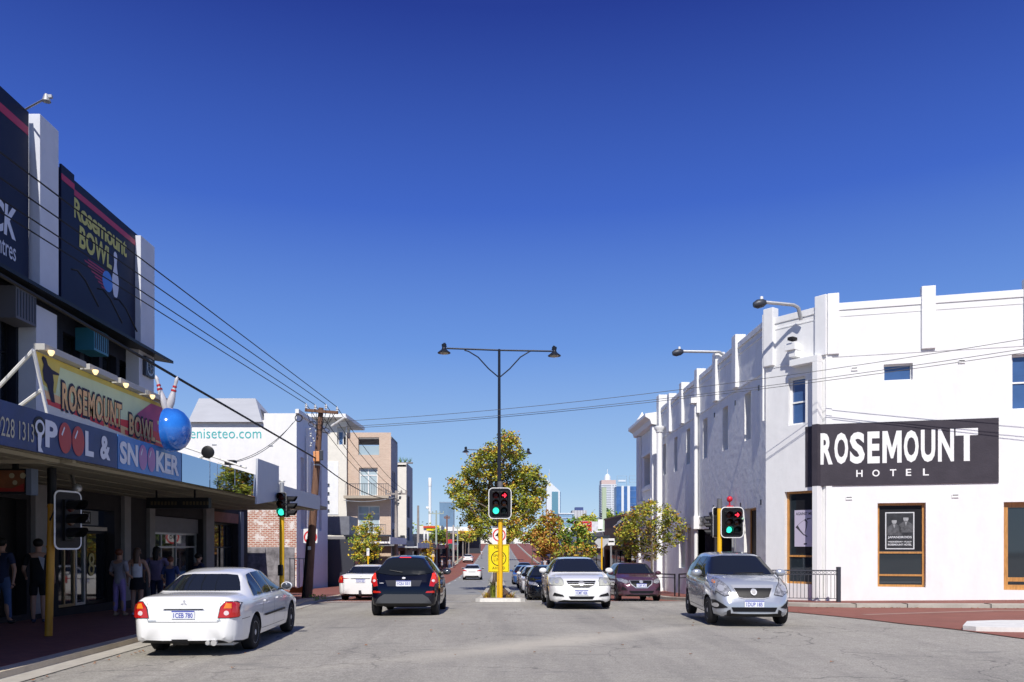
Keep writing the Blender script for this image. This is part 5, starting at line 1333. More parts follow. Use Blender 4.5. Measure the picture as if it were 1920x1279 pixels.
xf = front_xf(c, R(72))
bk = signal_head(t, xf, .60, 111 / s, 1, .245, .10, [['r', 'a', 'g']], .34, 'target_board')
mb = MB(); mb.tube([(pn.x + .04, D, 2.25), (pn.x + .08, D - .1, 2.1), PX(104, 925, D) + Vector((.02, 0, -.2)), (c.x - .1, D, c.z + .3)], .012, 6); mb.build('cable', black_metal, t)
for z in (c.z + .12, c.z - .12):
    mb = MB(); mb.beam((pn.x + .04, D, z), (c.x - .02, D + .04, z), .025, .03); mb.build('bracket', galv, t)
# red lantern bracket on the hotel wall behind the signal
t = thing('red_wall_light', 'small red light on a bracket on the hotel wall directly above the right signal', 'wall light', onX(HX - .15, 1368, 940))
q = onX(HX - .2, 1368, 936)
mb = MB(); mb.ball(q, .11, 8); mb.build('globe', mat('red_globe', (.60, .02, .04), .3), t)
mb = MB(); mb.box(q.x - .12, q.x + .12, q.y - .06, q.y + .06, q.z - .42, q.z - .24); mb.tube([q - Vector((0, 0, .25)), q], .03, 6); mb.build('base', MATS['red_globe'], t)
t = thing('slim_post', 'slim grey post standing between the right signal head and the hotel entrance', 'post', (PX(1375, 0, 27.6).x, 27.6, zg(9.5, 27)))
mb = MB(); x_ = PX(1374, 0, 28.5).x; mb.tube([(x_, 28.5, zg(x_, 28.5)), (x_, 28.5, 2.7)], .04, 8); mb.tube([(x_ + .09, 28.5, zg(x_, 28.5)), (x_ + .09, 28.5, 2.7)], .02, 8); mb.build('tubes', galv, t)
# left 40 sign seen round the timber pole
D = 34; c = PX(582, 1005, D); k_ = D / F
t = thing('speed_limit_sign', 'white speed limit sign with red ring half hidden behind the leaning timber pole', 'sign', c)
sign_plate(t, c, 26 * k_, 27 * k_, sgn_white); ring(t, c + Vector((0, 0, -.05)), 9.5 * k_, 12.5 * k_, sgn_red); text('40', 'lettering', (c.x - 6 * k_, D - .008, c.z - 6 * k_), (1, 0, 0), (0, 0, 1), 12 * k_, 8 * k_, sgn_blk, t, bold=.01)
mb = MB(); mb.tube([(c.x, D + .05, zg(c.x, D)), (c.x, D + .05, c.z + .3)], .04, 8); mb.build('post', galv, t)
# parking sign
D = 45; c = PX(690, 1035, D); t = thing('parking_sign', 'small white parking sign on a yellow post in front of the left street tree', 'sign', c)
k_ = D / F; sign_plate(t, c, 5 * k_, 14 * k_, sgn_white); mb = MB(); mb.tube([(c.x, D + .04, zg(c.x, D)), (c.x, D + .04, c.z + .1)], .045, 8); mb.build('post', yellow_pole, t)
text('P', 'lettering', (c.x - .04, D - .008, c.z + .02), (1, 0, 0), (0, 0, 1), .08, .12, mat('sign_green', (.02, .25, .1), .5), t)
D = 80; c = PX(812, 1042, D); t = thing('parking_sign', 'tiny parking sign on a yellow post under the yellow street tree', 'sign', c)
k_ = D / F; sign_plate(t, c, 5 * k_, 5 * k_, sgn_white); mb = MB(); mb.tube([(c.x, D + .04, zg(c.x, D)), (c.x, D + .04, c.z + .1)], .09, 8); mb.build('post', yellow_pole, t)
# back of a give way style sign on a yellow post, right
D = 38; c = PX(1128, 1017, D); k_ = D / F
t = thing('diamond_sign_back', 'grey back of a diamond sign on a yellow post left of the right street tree', 'sign', c)
mb = MB(front_xf(c)); w_ = 13.5 * k_; mb.prism([(-w_, 0, .02), (-w_ * .55, 0, .18), (w_, 0, .18), (w_, 0, .02), (0, 0, -13 * k_)], (0, .006, 0)); mb.build('plate', mat('sign_back_grey', (.48, .50, .52), .5), t)
mb = MB(); mb.tube([(c.x, D - .05, zg(c.x, D)), (c.x, D - .05, c.z + .25)], .04, 8); mb.build('post', yellow_pole, t)
t = thing('kerb_sign', 'small white sign with black bar beside the diamond sign back', 'sign', PX(1146, 1013, 38.5))
c = PX(1146, 1016, 38.5); sign_plate(t, c, 13 * k_, 13 * k_, sgn_white)
mb = MB(front_xf(c)); mb.box(-5 * k_, 5 * k_, .008, .012, -.02, .05); mb.build('bar', sgn_blk, t)
mb = MB(); mb.tube([(c.x, 38.55, zg(c.x, 38)), (c.x, 38.55, c.z)], .04, 8); mb.build('post', galv, t)
# bank sign
D = 75; c = PX(1093, 987, D); k_ = D / F
t = thing('bank_sign', 'red bank sign with yellow disc above the right hand trees', 'sign', c)
sign_plate(t, c, 33 * k_, 19 * k_, mat('bank_red', (.55, .012, .02), .5)); P = rrect(34 * k_, 20 * k_, .03)
mb = MB(front_xf(c)); mb.prism([(x, -.02, z) for x, z in P], (0, .015, 0)); mb.build('white_edge', sgn_white, t)
q = c + Vector((-9.5 * k_, 0, 4 * k_)); ring(t, q, 1.3 * k_, 2.6 * k_, mat('bank_yellow', (.85, .5, .0), .5), .012, 16)
text('Bendigo Bank', 'lettering', (q.x + 3.4 * k_, D - .012, q.z - 1.4 * k_), (1, 0, 0), (0, 0, 1), 20 * k_, 3.6 * k_, sgn_white, t, bold=.02)
text('ATM', 'lettering', (q.x + 10 * k_, D - .012, q.z - 10 * k_), (1, 0, 0), (0, 0, 1), 9 * k_, 4 * k_, sgn_white, t, shear=.2)
mb = MB(); mb.tube([(c.x, D + .1, zg(c.x, D)), (c.x, D + .1, c.z)], .08, 8); mb.build('post', trim_white, t)
# ------------------------------------------------------------------ cars
def pch(keys, x): return interp(keys, x)
def smoothk(keys, x, w=.05):
    return (interp(keys, x - w) + 2 * interp(keys, x) + interp(keys, x + w)) / 4
def car_paint(name, col, metal=0.0, rough=.28): return mat(name, col, rough, metal=metal, coat=1.0, spec=.15 if max(col) < .1 else .4)
taillight = mat('tail_lamp_red', (.42, .012, .012), .12, coat=.6, emit=(.6, .01, .01), es=.12)
brake_on = mat('brake_lamp_lit', (.6, .02, .02), .2, emit=(1, .06, .03), es=.8)
amber_l = mat('amber_lamp', (.75, .22, .02), .15, coat=.6)
head_glass = mat('headlamp_glass', (.20, .21, .23), .12, metal=.3, coat=1.0, var=.7, scale=16, patches=(.6, .6, .62))
lamp_edge = mat('lamp_edge_dark', (.03, .03, .035), .4)
plate_bg = mat('plate_white', (.72, .74, .80), .5)
plate_blue = mat('plate_blue', (.06, .08, .38), .5)
plastic = mat('black_plastic', (.015, .015, .017), .5)
grille_m = mat('grille_black', (.01, .01, .012), .35)
alloy = mat('alloy_wheel', (.58, .59, .61), .35, metal=.25)

def car_body_pts(sp):
    L, W = sp['L'], sp['W'] / 2
    xs = sorted(set([round(k[0], 4) for k in sp['top']] + [round(L * i / 46, 4) for i in range(47)] + [0, .015, .03, .05, .08, .12, L - .12, L - .08, L - .05, L - .03, L - .015, L]))
    xs2 = [xs[0]]
    for x in xs[1:]:
        if x - xs2[-1] > .012: xs2.append(x)
    rows = []
    for x in xs2:
        zt = smoothk(sp['top'], x, .04) if .1 < x < L - .1 else interp(sp['top'], x)
        zb = interp(sp['bot'], x); zs = min(interp(sp['belt'], x), zt - .015)
        w = interp(sp['plan'], x) * W; wt = min(smoothk(sp['wtop'], x, .06) * W, w * .96)
        dr = interp(sp['drop'], x)
        ze = max(zt - dr, zs + .004)
        hgt = zs - zb
        P = [(0, zb), (.5 * w, zb), (.88 * w, zb + .01), (.955 * w, zb + .05), (.985 * w, zb + .22 * hgt), (.992 * w, zb + .42 * hgt), (1.0 * w, zb + .62 * hgt), (.998 * w, zb + .78 * hgt), (.982 * w, zb + .93 * hgt), (.955 * w, zs)]
        for t in (.25, .5, .75, 1.0):
            P.append((lerp(.955 * w, wt, t) + .018 * math.sin(t * PI), lerp(zs, ze, t)))
        P += [(wt * .95, lerp(ze, zt, .45)), (wt * .85, lerp(ze, zt, .70)), (wt * .6, lerp(ze, zt, .90)), (wt * .3, lerp(ze, zt, .985)), (0, zt)]
        rows.append((x, P))
    return rows
def make_body_mesh(sp):
    rows = car_body_pts(sp); L = sp['L']
    V = []; Fc = []; n = len(rows[0][1])
    ring = 2 * n - 2
    for x, P in rows:
        V += [(x - L / 2, y, z) for y, z in P] + [(x - L / 2, -y, z) for y, z in P[-2:0:-1]]
    for i in range(len(rows) - 1):
        for k in range(ring): Fc.append((i * ring + k, i * ring + (k + 1) % ring, (i + 1) * ring + (k + 1) % ring, (i + 1) * ring + k))
    Fc.append(tuple(range(ring))[::-1]); Fc.append(tuple(range((len(rows) - 1) * ring, len(rows) * ring)))
    me = bpy.data.meshes.new('body'); me.from_pydata(V, [], Fc)
    bm = bmesh.new(); bm.from_mesh(me); bmesh.ops.triangulate(bm, faces=[f for f in bm.faces if len(f.verts) > 4]); bmesh.ops.recalc_face_normals(bm, faces=bm.faces); bm.to_mesh(me)
    bvh = BVHTree.FromBMesh(bm); bm.free()
    return me, bvh
def cut_arches(me, sp):
    L = sp['L']; W = sp['W'] / 2; r = sp['wr'] + .055
    o = bpy.data.objects.new('tmpb', me); COL.objects.link(o)
    mb = MB()
    for ax_ in sp['axles']:
        for s in (-1, 1):
            y0, y1 = s * (W - .34), s * (W + .2)
            mb.lathe([(r, min(y0, y1)), (r, max(y0, y1))], (ax_ - L / 2, 0, sp['wr']), 32, 'y')
    c = mb.build('tmpc', plastic, None, recalc=True)
    md = o.modifiers.new('b', 'BOOLEAN'); md.operation = 'DIFFERENCE'; md.object = c; md.solver = 'EXACT'
    dg = bpy.context.evaluated_depsgraph_get()
    m2 = bpy.data.meshes.new_from_object(o.evaluated_get(dg))
    bpy.data.objects.remove(o); bpy.data.objects.remove(c)
    m2.materials.clear()
    for p in m2.polygons:
        cc = p.center; ins = any(math.hypot(cc.x - (a - L / 2), cc.z - sp['wr']) < r + .004 for a in sp['axles'])
        p.material_index = 1 if (p.normal.z < -.8 and cc.z < .34) or (ins and (abs(p.normal.y) > .9 and abs(cc.y) < W - .3 or math.hypot(cc.x - (min(sp['axles'], key=lambda a: abs(a - L / 2 - cc.x)) - L / 2), cc.z - sp['wr']) < r + .004 and abs(p.normal.y) < .3)) else 0
        p.use_smooth = True
    m2.set_sharp_from_angle(angle=R(38))
    return m2
DIRS = {'side': ((0, 1, 0), 0), 'front': ((1, 0, 0), 1), 'rear': ((-1, 0, 0), 2), 'top': ((0, 0, 1), 3)}
def decal(bvh, sp, view, pts, m, name, parent, off=.004, sgn=1, mirror=False, h=.04, thick=0.0):
    """project a 2-D outline onto the body: side (x,z), front/rear (y,z), top (x,y); x measured from the rear bumper"""
    L = sp['L']
    bm = bmesh.new()
    vs = [bm.verts.new((a - (L / 2 if view in ('side', 'top') else 0), b, 0)) for a, b in pts]
    bm.faces.new(vs)
    for ax_ in (0, 1):
        lo = min(v.co[ax_] for v in bm.verts); hi = max(v.co[ax_] for v in bm.verts)
        n = int((hi - lo) / h) + 1
        for k in range(1, n):
            no = [0, 0, 0]; no[ax_] = 1; co = [0, 0, 0]; co[ax_] = lo + (hi - lo) * k / n
            bmesh.ops.bisect_plane(bm, geom=bm.verts[:] + bm.edges[:] + bm.faces[:], plane_co=co, plane_no=no)
    bmesh.ops.triangulate(bm, faces=[f for f in bm.faces if len(f.verts) > 4])
    V = []; ok = []
    for v in bm.verts:
        a, b = v.co.x, v.co.y
        if view == 'side': o = Vector((a, sgn * 4, b)); d = Vector((0, -sgn, 0))
        elif view == 'front': o = Vector((6, a, b)); d = Vector((-1, 0, 0))
        elif view == 'rear': o = Vector((-6, a, b)); d = Vector((1, 0, 0))
        else: o = Vector((a, b, 4)); d = Vector((0, 0, -1))
        hit, nn, idx, dist = bvh.ray_cast(o, d)
        if hit is None: V.append(o); ok.append(False)
        else:
            if nn.dot(d) > 0: nn = -nn
            V.append(hit + nn * off - d * off * .5); ok.append(True)
    bm.verts.index_update()
    mb = MB(); mb.smooth = True
    mb.add(V, [tuple(v.index for v in f.verts) for f in bm.faces if all(ok[v.index] for v in f.verts)])
    bm.free()
    if not mb.f: return None
    return mb.build(name, m, parent)
def ell(cx_, cz_, rx, rz, n=18): return [(cx_ + rx * math.cos(2 * PI * k / n), cz_ + rz * math.sin(2 * PI * k / n)) for k in range(n)]
def mir(pts): return [(-a, b) for a, b in pts][::-1]
def seamline(bvh, sp, view, pts, parent, sgn=1, w=.009, name='panel_gap', m=None):
    mbs = []
    for (a, b) in zip(pts, pts[1:]):
        d = Vector((b[0] - a[0], b[1] - a[1])).normalized(); r = Vector((-d.y, d.x)) * w / 2
        mbs.append([(a[0] + r.x, a[1] + r.y), (b[0] + r.x, b[1] + r.y), (b[0] - r.x, b[1] - r.y), (a[0] - r.x, a[1] - r.y)])
    for q in mbs: decal(bvh, sp, view, q, m or plastic, name, parent, off=.0022, sgn=sgn, h=.12)
_WHEEL = {}
def wheel(parent, x, y, r, s, style, rim_m):
    key = (round(r, 3), style, s, rim_m.name)
    if key not in _WHEEL:
        w = .20 * (r / .31)
        mb = MB(); mb.lathe([(r * .62, -w / 2 + .01), (r * .68, -w / 2), (r * .9, -w / 2), (r * .98, -w / 2 + .02), (r, -w / 4), (r, w / 4), (r * .98, w / 2 - .02), (r * .9, w / 2), (r * .68, w / 2), (r * .62, w / 2 - .01)], (0, 0, 0), 36, 'y')
        t = mb.build('wheel', rubber, None)
        mb = MB(); yo = s * (w / 2 - .012); R_ = r * .66
        mb.mi = 1; mb.lathe([(R_, yo - s * .08), (R_ * .9, yo - s * .07), (.001, yo - s * .07)], (0, 0, 0), 28, 'y')
        mb.mi = 0
        n = 28
        for i in range(n):
            a, b = 2 * PI * i / n, 2 * PI * (i + 1) / n
            for r0, r1, ya, yb in ((R_, R_ * .93, yo, yo + s * .004), (R_ * .93, R_ * .86, yo + s * .004, yo - s * .03)):
                mb.add([(r0 * math.cos(a), ya, r0 * math.sin(a)), (r0 * math.cos(b), ya, r0 * math.sin(b)), (r1 * math.cos(b), yb, r1 * math.sin(b)), (r1 * math.cos(a), yb, r1 * math.sin(a))], [(0, 1, 2, 3)])
        ns_ = {'alloy': 5, 'cap': 9, 'multi': 10}[style]; hw = {'alloy': .045, 'cap': .045, 'multi': .022}[style]
        for k in range(ns_):
            a = 2 * PI * k / ns_ + .3
            c, d = math.cos(a), math.sin(a)
            P = []
            for rr, ww, yy in ((R_ * .12, hw * .9, yo - s * .012), (R_ * .92, hw * 1.15, yo - s * .006)):
                P += [(rr * c - ww * d, yy, rr * d + ww * c), (rr * c + ww * d, yy, rr * d - ww * c)]
            Q = [(p[0], p[1] - s * .03, p[2]) for p in P]
            mb.add(P + Q, [(0, 1, 3, 2), (0, 2, 6, 4), (1, 3, 7, 5), (2, 3, 7, 6)])
        mb.lathe([(.055, yo - s * .03), (.055, yo), (.04, yo + s * .006), (.001, yo + s * .008)], (0, 0, 0), 16, 'y')
        rm = mb.build('rim', [rim_m, plastic], t)
        _WHEEL[key] = (t.data, rm.data); bpy.data.objects.remove(rm); bpy.data.objects.remove(t)
    td, rd = _WHEEL[key]
    t = bpy.data.objects.new('wheel', td); COL.objects.link(t); t.parent = parent; t.location = (x, y, r)
    m_ = bpy.data.objects.new('rim', rd); COL.objects.link(m_); m_.parent = t
def add_plate(root, sp, bvh, view, z, s_, y=0, slant=0, blank=False, mstyle=None, lift=.012):
    o = Vector((6 if view == 'front' else -6, y, z)); d = Vector((-1 if view == 'front' else 1, 0, 0))
    h1 = bvh.ray_cast(o, d)[0]; h2 = bvh.ray_cast(o + Vector((0, 0, .06)), d)[0]; h3 = bvh.ray_cast(o - Vector((0, 0, .06)), d)[0]
    sx_ = 1 if view == 'front' else -1
    xx = max(sx_ * h.x for h in (h1, h2, h3)) * sx_ + sx_ * lift
    w_, hh = .372, .134
    mb = MB(); mb.box(min(xx, xx + sx_ * .006), max(xx, xx + sx_ * .006), y - w_ / 2, y + w_ / 2, z - hh / 2, z + hh / 2); p = mb.build('number_plate', plate_bg, root)
    if not blank:
        right = Vector((0, 1 if view == 'front' else -1, 0))
        c = Vector((xx + sx_ * .0065, y, z))
        mb = MB(); a = c - right * w_ / 2; mb.quad(a + Vector((0, 0, .045)), a + right * w_ + Vector((0, 0, .045)), a + right * w_ + Vector((0, 0, .066)), a + Vector((0, 0, .066))); mb.build('header_band', plate_blue, p)
        text(s_, 'lettering', c - right * .155 + Vector((0, 0, -.052)), right, (0, 0, 1), .31, .082, plate_blue, p, bold=.02, depth=.002)
    return p

def build_car(sp, name, label, loc, yaw, paint, lod=2, rear=True, group='cars on the road'):
    L, W = sp['L'], sp['W'] / 2
    root = thing(name, label, 'car', (0, 0, 0), group)
    me, bvh = make_body_mesh(sp)
    m2 = cut_arches(me, sp); m2.name = 'body'
    m2.materials.append(paint); m2.materials.append(plastic)
    b = bpy.data.objects.new('body', m2); COL.objects.link(b); b.parent = root
    D = lambda view, pts, m, nm, par=root, **k: decal(bvh, sp, view, pts, m, nm, par, **k)
    for a in sp['axles']:
        for s in (-1, 1): wheel(root, a - L / 2, s * (W - .115), sp['wr'], s, sp.get('wstyle', 'alloy'), sp.get('rim', alloy))
    # glass
    for s in (-1, 1):
        for w_ in sp['side_glass']: D('side', w_, glass_car, 'side_window', sgn=s, off=.008, h=.05)
    D('front', sp['screen'], glass_car, 'windscreen', off=.012, h=.035); D('rear', sp['back_glass'], glass_car, 'rear_window', off=.010, h=.035)
    # mirrors
    mx, mz = sp['mirror']
    for s in (-1, 1):
        mb = MB(); yy = s * (W + .07)
        hb = bvh.ray_cast(Vector((mx - L / 2, s * 4, mz)), Vector((0, -s, 0)))[0]
        mb.ball((mx - L / 2, yy, mz + .015), .1, 8, (.62, 1.15, .80)); 
        mr = mb.build('door_mirror', sp.get('mirror_m', paint), root)
        mb = MB(); mb.tube([(mx - L / 2, hb.y - s * .02, mz - .05), (mx - L / 2, yy, mz - .03)], .025, 6); mb.build('stalk', plastic, mr)
        mb = MB(); mb.ball((mx - L / 2 - .030, yy, mz + .015), .085, 8, (.5, 1.12, .78)); mb.build('mirror_glass', mat('mirror_glass_dark', (.10, .11, .13), .1, metal=.5), mr)
    if lod >= 1:
        for s in (-1, 1):
            for q in sp.get('seams', []): seamline(bvh, sp, 'side', q, root, sgn=s)
            for (hx, hz) in sp.get('handles', []):
                h1 = bvh.ray_cast(Vector((hx - L / 2, s * 4, hz)), Vector((0, -s, 0)))[0]
                mb = MB(); mb.box(hx - L / 2 - .085, hx - L / 2 + .085, min(h1.y, h1.y + s * .028), max(h1.y, h1.y + s * .028), hz - .016, hz + .016); mb.build('door_handle', sp.get('handle_m', paint), root, bevel=.007)
            for q in sp.get('side_trim', []): D('side', q, plastic, 'side_moulding', sgn=s, off=.012)
    for q in sp.get('front', []) + sp.get('rear', []):
        view, pts, m, nm = q[:4]; k = q[4] if len(q) > 4 else {}
        if nm in ('headlight', 'headlight_wrap', 'tail_light', 'indicator', 'brake_light'): k = dict(k); k.setdefault('h', .03)
        if nm in ('headlight', 'headlight_wrap', 'tail_light'):
            ca_ = sum(p[0] for p in pts) / len(pts); cb_ = sum(p[1] for p in pts) / len(pts)
            big = []
            for p in pts:
                d_ = Vector((p[0] - ca_, p[1] - cb_)); d_ = d_ * (1 + .013 / max(d_.length, .03)); big.append((ca_ + d_.x, cb_ + d_.y))
            for q2, s2_ in ((big, 1), (mir(big) if view in ('front', 'rear') else big, -1)): D(view, q2, lamp_edge, 'lamp_surround', off=k.get('off', .01) * .5, sgn=s2_, h=.03)
        par = D(view, pts, m, nm, **{kk: v for kk, v in k.items() if kk != 'mir'})
        if k.get('mir'): D(view, mir(pts) if view in ('front', 'rear') else pts, m, nm, **{kk: (-1 * v if kk == 'sgn' else v) for kk, v in k.items() if kk != 'mir'})
    for q in sp.get('extra', []): q(root, bvh)
    root.location = loc; root.rotation_euler = (0, 0, yaw)
    return root, bvh
def glassq(x0, x1, x2, x3, z0, z1): return [(x0, z0), (x1, z0), (x2, z1), (x3, z1)]

def sedan(L, W, Hh, wr, axles, cowl, header, rroof, rbase, deck=1.0, hood=.96, nose=.70, belt=.93, wstyle='cap'):
    m = L
    return dict(L=L, W=W, wr=wr, axles=axles, wstyle=wstyle,
        top=[(0, .52), (.015, .68), (.03, .86), (.07, deck - .03), (.14, deck + .012), (rbase - .35, deck + .03), (rbase, deck + .04), (rroof - .12, Hh - .085), (rroof, Hh - .055), (rroof + .35, Hh - .012), (lerp(rroof, header, .55), Hh), (header - .1, Hh - .045), (header, Hh - .075), (cowl, hood + .03), (cowl + .1, hood), (cowl + (L - cowl) * .45, hood - .06), (L - .28, nose + .075), (L - .14, nose + .02), (L - .06, nose - .06), (L - .02, nose - .14), (L, nose - .22)],
        bot=[(0, .30), (.1, .24), (.5, .2), (L - .6, .18), (L - .12, .19), (L, .26)],
        belt=[(0, .50), (.05, deck - .12), (.3, belt), (rbase + .4, belt), (cowl - .1, belt - .03), (L - .6, nose + .02), (L - .1, nose - .1), (L, nose - .26)],
        plan=[(0, .74), (.02, .80), (.06, .86), (.14, .92), (.35, .965), (.9, .99), (L / 2, 1), (L - .9, .985), (L - .4, .95), (L - .18, .88), (L - .08, .80), (L - .03, .72), (L, .62)],
        wtop=[(0, .70), (.15, .80), (rbase - .1, .80), (rroof, .62), (header - .1, .62), (header, .63), (cowl, .80), (L - .5, .80), (L - .1, .70), (L, .5)],
        drop=[(0, .02), (.2, .03), (rbase, .035), (rroof, .07), (header, .07), (cowl, .045), (L - .4, .05), (L, .03)])
def hatch(L, W, Hh, wr, axles, cowl, header, rroof, tail, hood=.98, nose=.72, belt=.95, wstyle='alloy'):
    return dict(L=L, W=W, wr=wr, axles=axles, wstyle=wstyle,
        top=[(0, .58), (.015, .70), (.04, .82), (.08, .90), (tail * .55, 1.02), (tail, 1.20), (rroof, Hh - .09), (rroof + .08, Hh - .055), (rroof + .45, Hh - .01), (lerp(rroof, header, .5), Hh), (header - .15, Hh - .04), (header, Hh - .075), (cowl, hood + .02), (cowl + .08, hood), (cowl + (L - cowl) * .5, hood - .09), (L - .22, nose + .03), (L - .10, nose - .05), (L - .03, nose - .14), (L, nose - .25)],
        bot=[(0, .32), (.1, .26), (.5, .21), (L - .6, .19), (L - .12, .2), (L, .27)],
        belt=[(0, .55), (.06, .80), (.2, belt), (cowl - .1, belt - .04), (L - .6, nose + .05), (L - .1, nose - .08), (L, nose - .28)],
        plan=[(0, .74), (.02, .82), (.06, .88), (.14, .935), (.35, .975), (.8, 1), (L / 2, 1), (L - .9, .985), (L - .4, .94), (L - .18, .86), (L - .08, .78), (L - .03, .7), (L, .6)],
        wtop=[(0, .70), (.1, .82), (tail, .76), (rroof, .66), (header - .1, .65), (header, .66), (cowl, .82), (L - .4, .78), (L - .1, .66), (L, .5)],
        drop=[(0, .02), (.2, .03), (tail, .05), (rroof, .07), (header, .07), (cowl, .05), (L - .4, .05), (L, .03)])
cream_white = car_paint('white_car_paint', (.80, .80, .79), 0, .22)
near_black = mat('black_blue_car_paint', (.003, .004, .011), .6, coat=1.0, spec=0.0)
silver_p = car_paint('silver_car_paint', (.44, .47, .52), .45, .24)
maroon_p = car_paint('maroon_car_paint', (.085, .035, .055), .2, .4)
dark_p = mat('dark_car_paint', (.004, .005, .009), .6, coat=1.0, spec=0.0)
red_p = car_paint('red_car_paint', (.42, .02, .02), .1, .22)
blue_p = car_paint('blue_car_paint', (.05, .13, .34), .3, .25)

def gpos(px, py, D, dz=0.0): p = PX(px, 0, D); return (p.x, p.y, zg(p.x, p.y) + dz)
# 1 white sedan, near left, seen from the rear right
s1 = sedan(4.78, 1.785, 1.42, .31, (1.10, 3.82), 3.45, 2.70, 1.50, .80, deck=1.0, hood=.94, nose=.72, belt=.92)
s1['side_glass'] = [[(1.02, .955), (1.60, .955), (1.66, 1.315), (1.50, 1.30), (1.3, 1.2)], [(1.66, .955), (2.42, .945), (2.42, 1.335), (1.73, 1.32)], [(2.49, .945), (3.22, .93), (2.88, 1.20), (2.66, 1.31), (2.49, 1.33)]]
s1['side_glass'] = [[(1.10, .955), (1.72, .955), (1.76, 1.325), (1.56, 1.30), (1.32, 1.17)], [(1.76, .955), (2.30, .95), (2.34, 1.34), (1.80, 1.33)], [(2.37, .95), (3.20, .94), (2.90, 1.17), (2.62, 1.32), (2.41, 1.34)]]
s1['screen'] = [(-.68, 1.0), (.68, 1.0), (.50, 1.33), (-.50, 1.33)]
s1['back_glass'] = [(-.66, 1.055), (.66, 1.055), (.59, 1.18), (.49, 1.30), (.3, 1.318), (-.3, 1.318), (-.49, 1.30), (-.59, 1.18)]
s1['mirror'] = (3.02, 1.0); s1['rim'] = mat('hubcap_grey', (.55, .56, .57), .4, metal=.1)
s1['seams'] = [[(2.32, .93), (2.32, .34)], [(3.2, .90), (3.28, .62), (3.2, .34)], [(1.48, .62), (1.62, .93)], [(1.5, .34), (3.2, .32)], [(.32, .62), (.72, .62)]]
s1['handles'] = [(1.72, .83), (2.62, .82)]
s1['side_trim'] = [[(1.62, .55), (3.15, .54), (3.15, .58), (1.62, .59)]]
tl = [(.62, .66), (.80, .66), (.83, .96), (.72, .97), (.63, .86)]
s1['rear'] = [('rear', [(.56, .67), (.83, .67), (.83, .88), (.79, .915), (.67, .925), (.60, .84)], taillight, 'tail_light', dict(mir=1, off=.009)),
    ('side', [(.03, .67), (.22, .68), (.18, .87), (.08, .895)], taillight, 'tail_light_wrap', dict(mir=1, sgn=1, off=.018, h=.03)),
    ('rear', [(.645, .82), (.76, .82), (.75, .895), (.68, .90)], amber_l, 'indicator', dict(mir=1, off=.012)),
    ('rear', ell(.69, .745, .038, .038), mat('reversing_lens', (.75, .6, .6), .1, coat=.8), 'reversing_light', dict(mir=1, off=.013)),
    ('rear', [(-.34, .815), (.34, .815), (.30, .845), (-.30, .845)], cream_white, 'boot_garnish', dict(off=.022)),
    ('rear', [(-.30, .800), (.30, .800), (.33, .815), (-.33, .815)], plastic, 'garnish_shadow_gap', dict(off=.006)),
    ('rear', [(.0, .905), (.022, .935), (0, .965), (-.022, .935)], chrome, 'emblem', dict(off=.008)),
    ('rear', [(-.055, .88), (-.015, .88), (.0, .903), (-.035, .905)], chrome, 'emblem', dict(off=.008, mir=1)),
    ('rear', [(-.10, .27), (.16, .27), (.16, .33), (-.10, .33)], plastic, 'tow_hitch', dict(off=.05)),
    ('rear', [(.44, .615), (.57, .615), (.57, .63), (.44, .63)], chrome, 'badge', dict(off=.006)),
    ('rear', [(-.60, .615), (-.54, .615), (-.54, .635), (-.60, .635)], chrome, 'badge', dict(off=.006))]
def boot(root, bvh):
    for pts in ([(-.58, .655), (-.56, .60), (.56, .60), (.58, .655)], [(-.57, .67), (-.585, .90), (-.60, 1.0)], [(.57, .67), (.585, .90), (.60, 1.0)]): seamline(bvh, s1, 'rear', pts, root, w=.008, m=mat('seam_grey', (.12, .12, .12), .8))
    add_plate(root, s1, bvh, 'rear', .72, '1CEB 780', y=0)
    mb = MB(); mb.tube([(-2.36, -.5, .27), (-2.42, -.5, .265)], .05, 10); mb.tube([(-2.36, -.40, .27), (-2.42, -.40, .265)], .035, 10); mb.build('exhaust', chrome, root)
    mb = MB(); mb.box(-2.2, -1.9, -.75, -.3, .2, .3); mb.build('muffler', galv, root, bvh and False)
s1['extra'] = [boot]
c1, _ = build_car(s1, 'white_sedan', 'near white sedan with clustered red tail lights, towbar and plate 1CEB 780', (0, 0, 0), R(90), cream_white)
c1.location = (-4.80, 14.31, -.035); c1.rotation_euler = (0, R(-.6), R(91.5)); c1.scale = (.93, .93, .93)
# 2 black hatch seen from the rear
s2 = hatch(3.95, 1.72, 1.48, .31, (.62, 3.10), 2.95, 2.25, .42, .20, hood=.99, nose=.72, belt=.98)
s2['side_glass'] = [[(.55, 1.10), (1.25, 1.03), (1.28, 1.36), (.78, 1.36), (.66, 1.3)], [(1.33, 1.03), (1.95, 1.0), (1.98, 1.38), (1.36, 1.37)], [(2.02, 1.0), (2.72, .99), (2.45, 1.22), (2.2, 1.37), (2.06, 1.38)]]
s2['screen'] = [(-.70, 1.03), (.70, 1.03), (.54, 1.38), (-.54, 1.38)]
s2['back_glass'] = [(-.70, 1.045), (-.25, .985), (.25, .985), (.70, 1.045), (.66, 1.20), (.53, 1.34), (.3, 1.385), (-.3, 1.385), (-.53, 1.34), (-.66, 1.20)]
s2['wtop'] = [(0, .70), (.1, .80), (.20, .72), (.42, .60), (2.10, .60), (2.25, .61), (2.95, .80), (3.55, .78), (3.85, .66), (3.95, .5)]; s2['drop'] = [(0, .02), (.2, .05), (.42, .095), (2.25, .08), (2.95, .05), (3.95, .03)]; s2['mirror'] = (2.45, 1.03); s2['handles'] = [(1.05, .93), (1.75, .90)]
s2['seams'] = [[(1.30, 1.0), (1.30, .34)], [(2.66, .96), (2.72, .6), (2.6, .34)], [(.95, .62), (.82, 1.0)]]
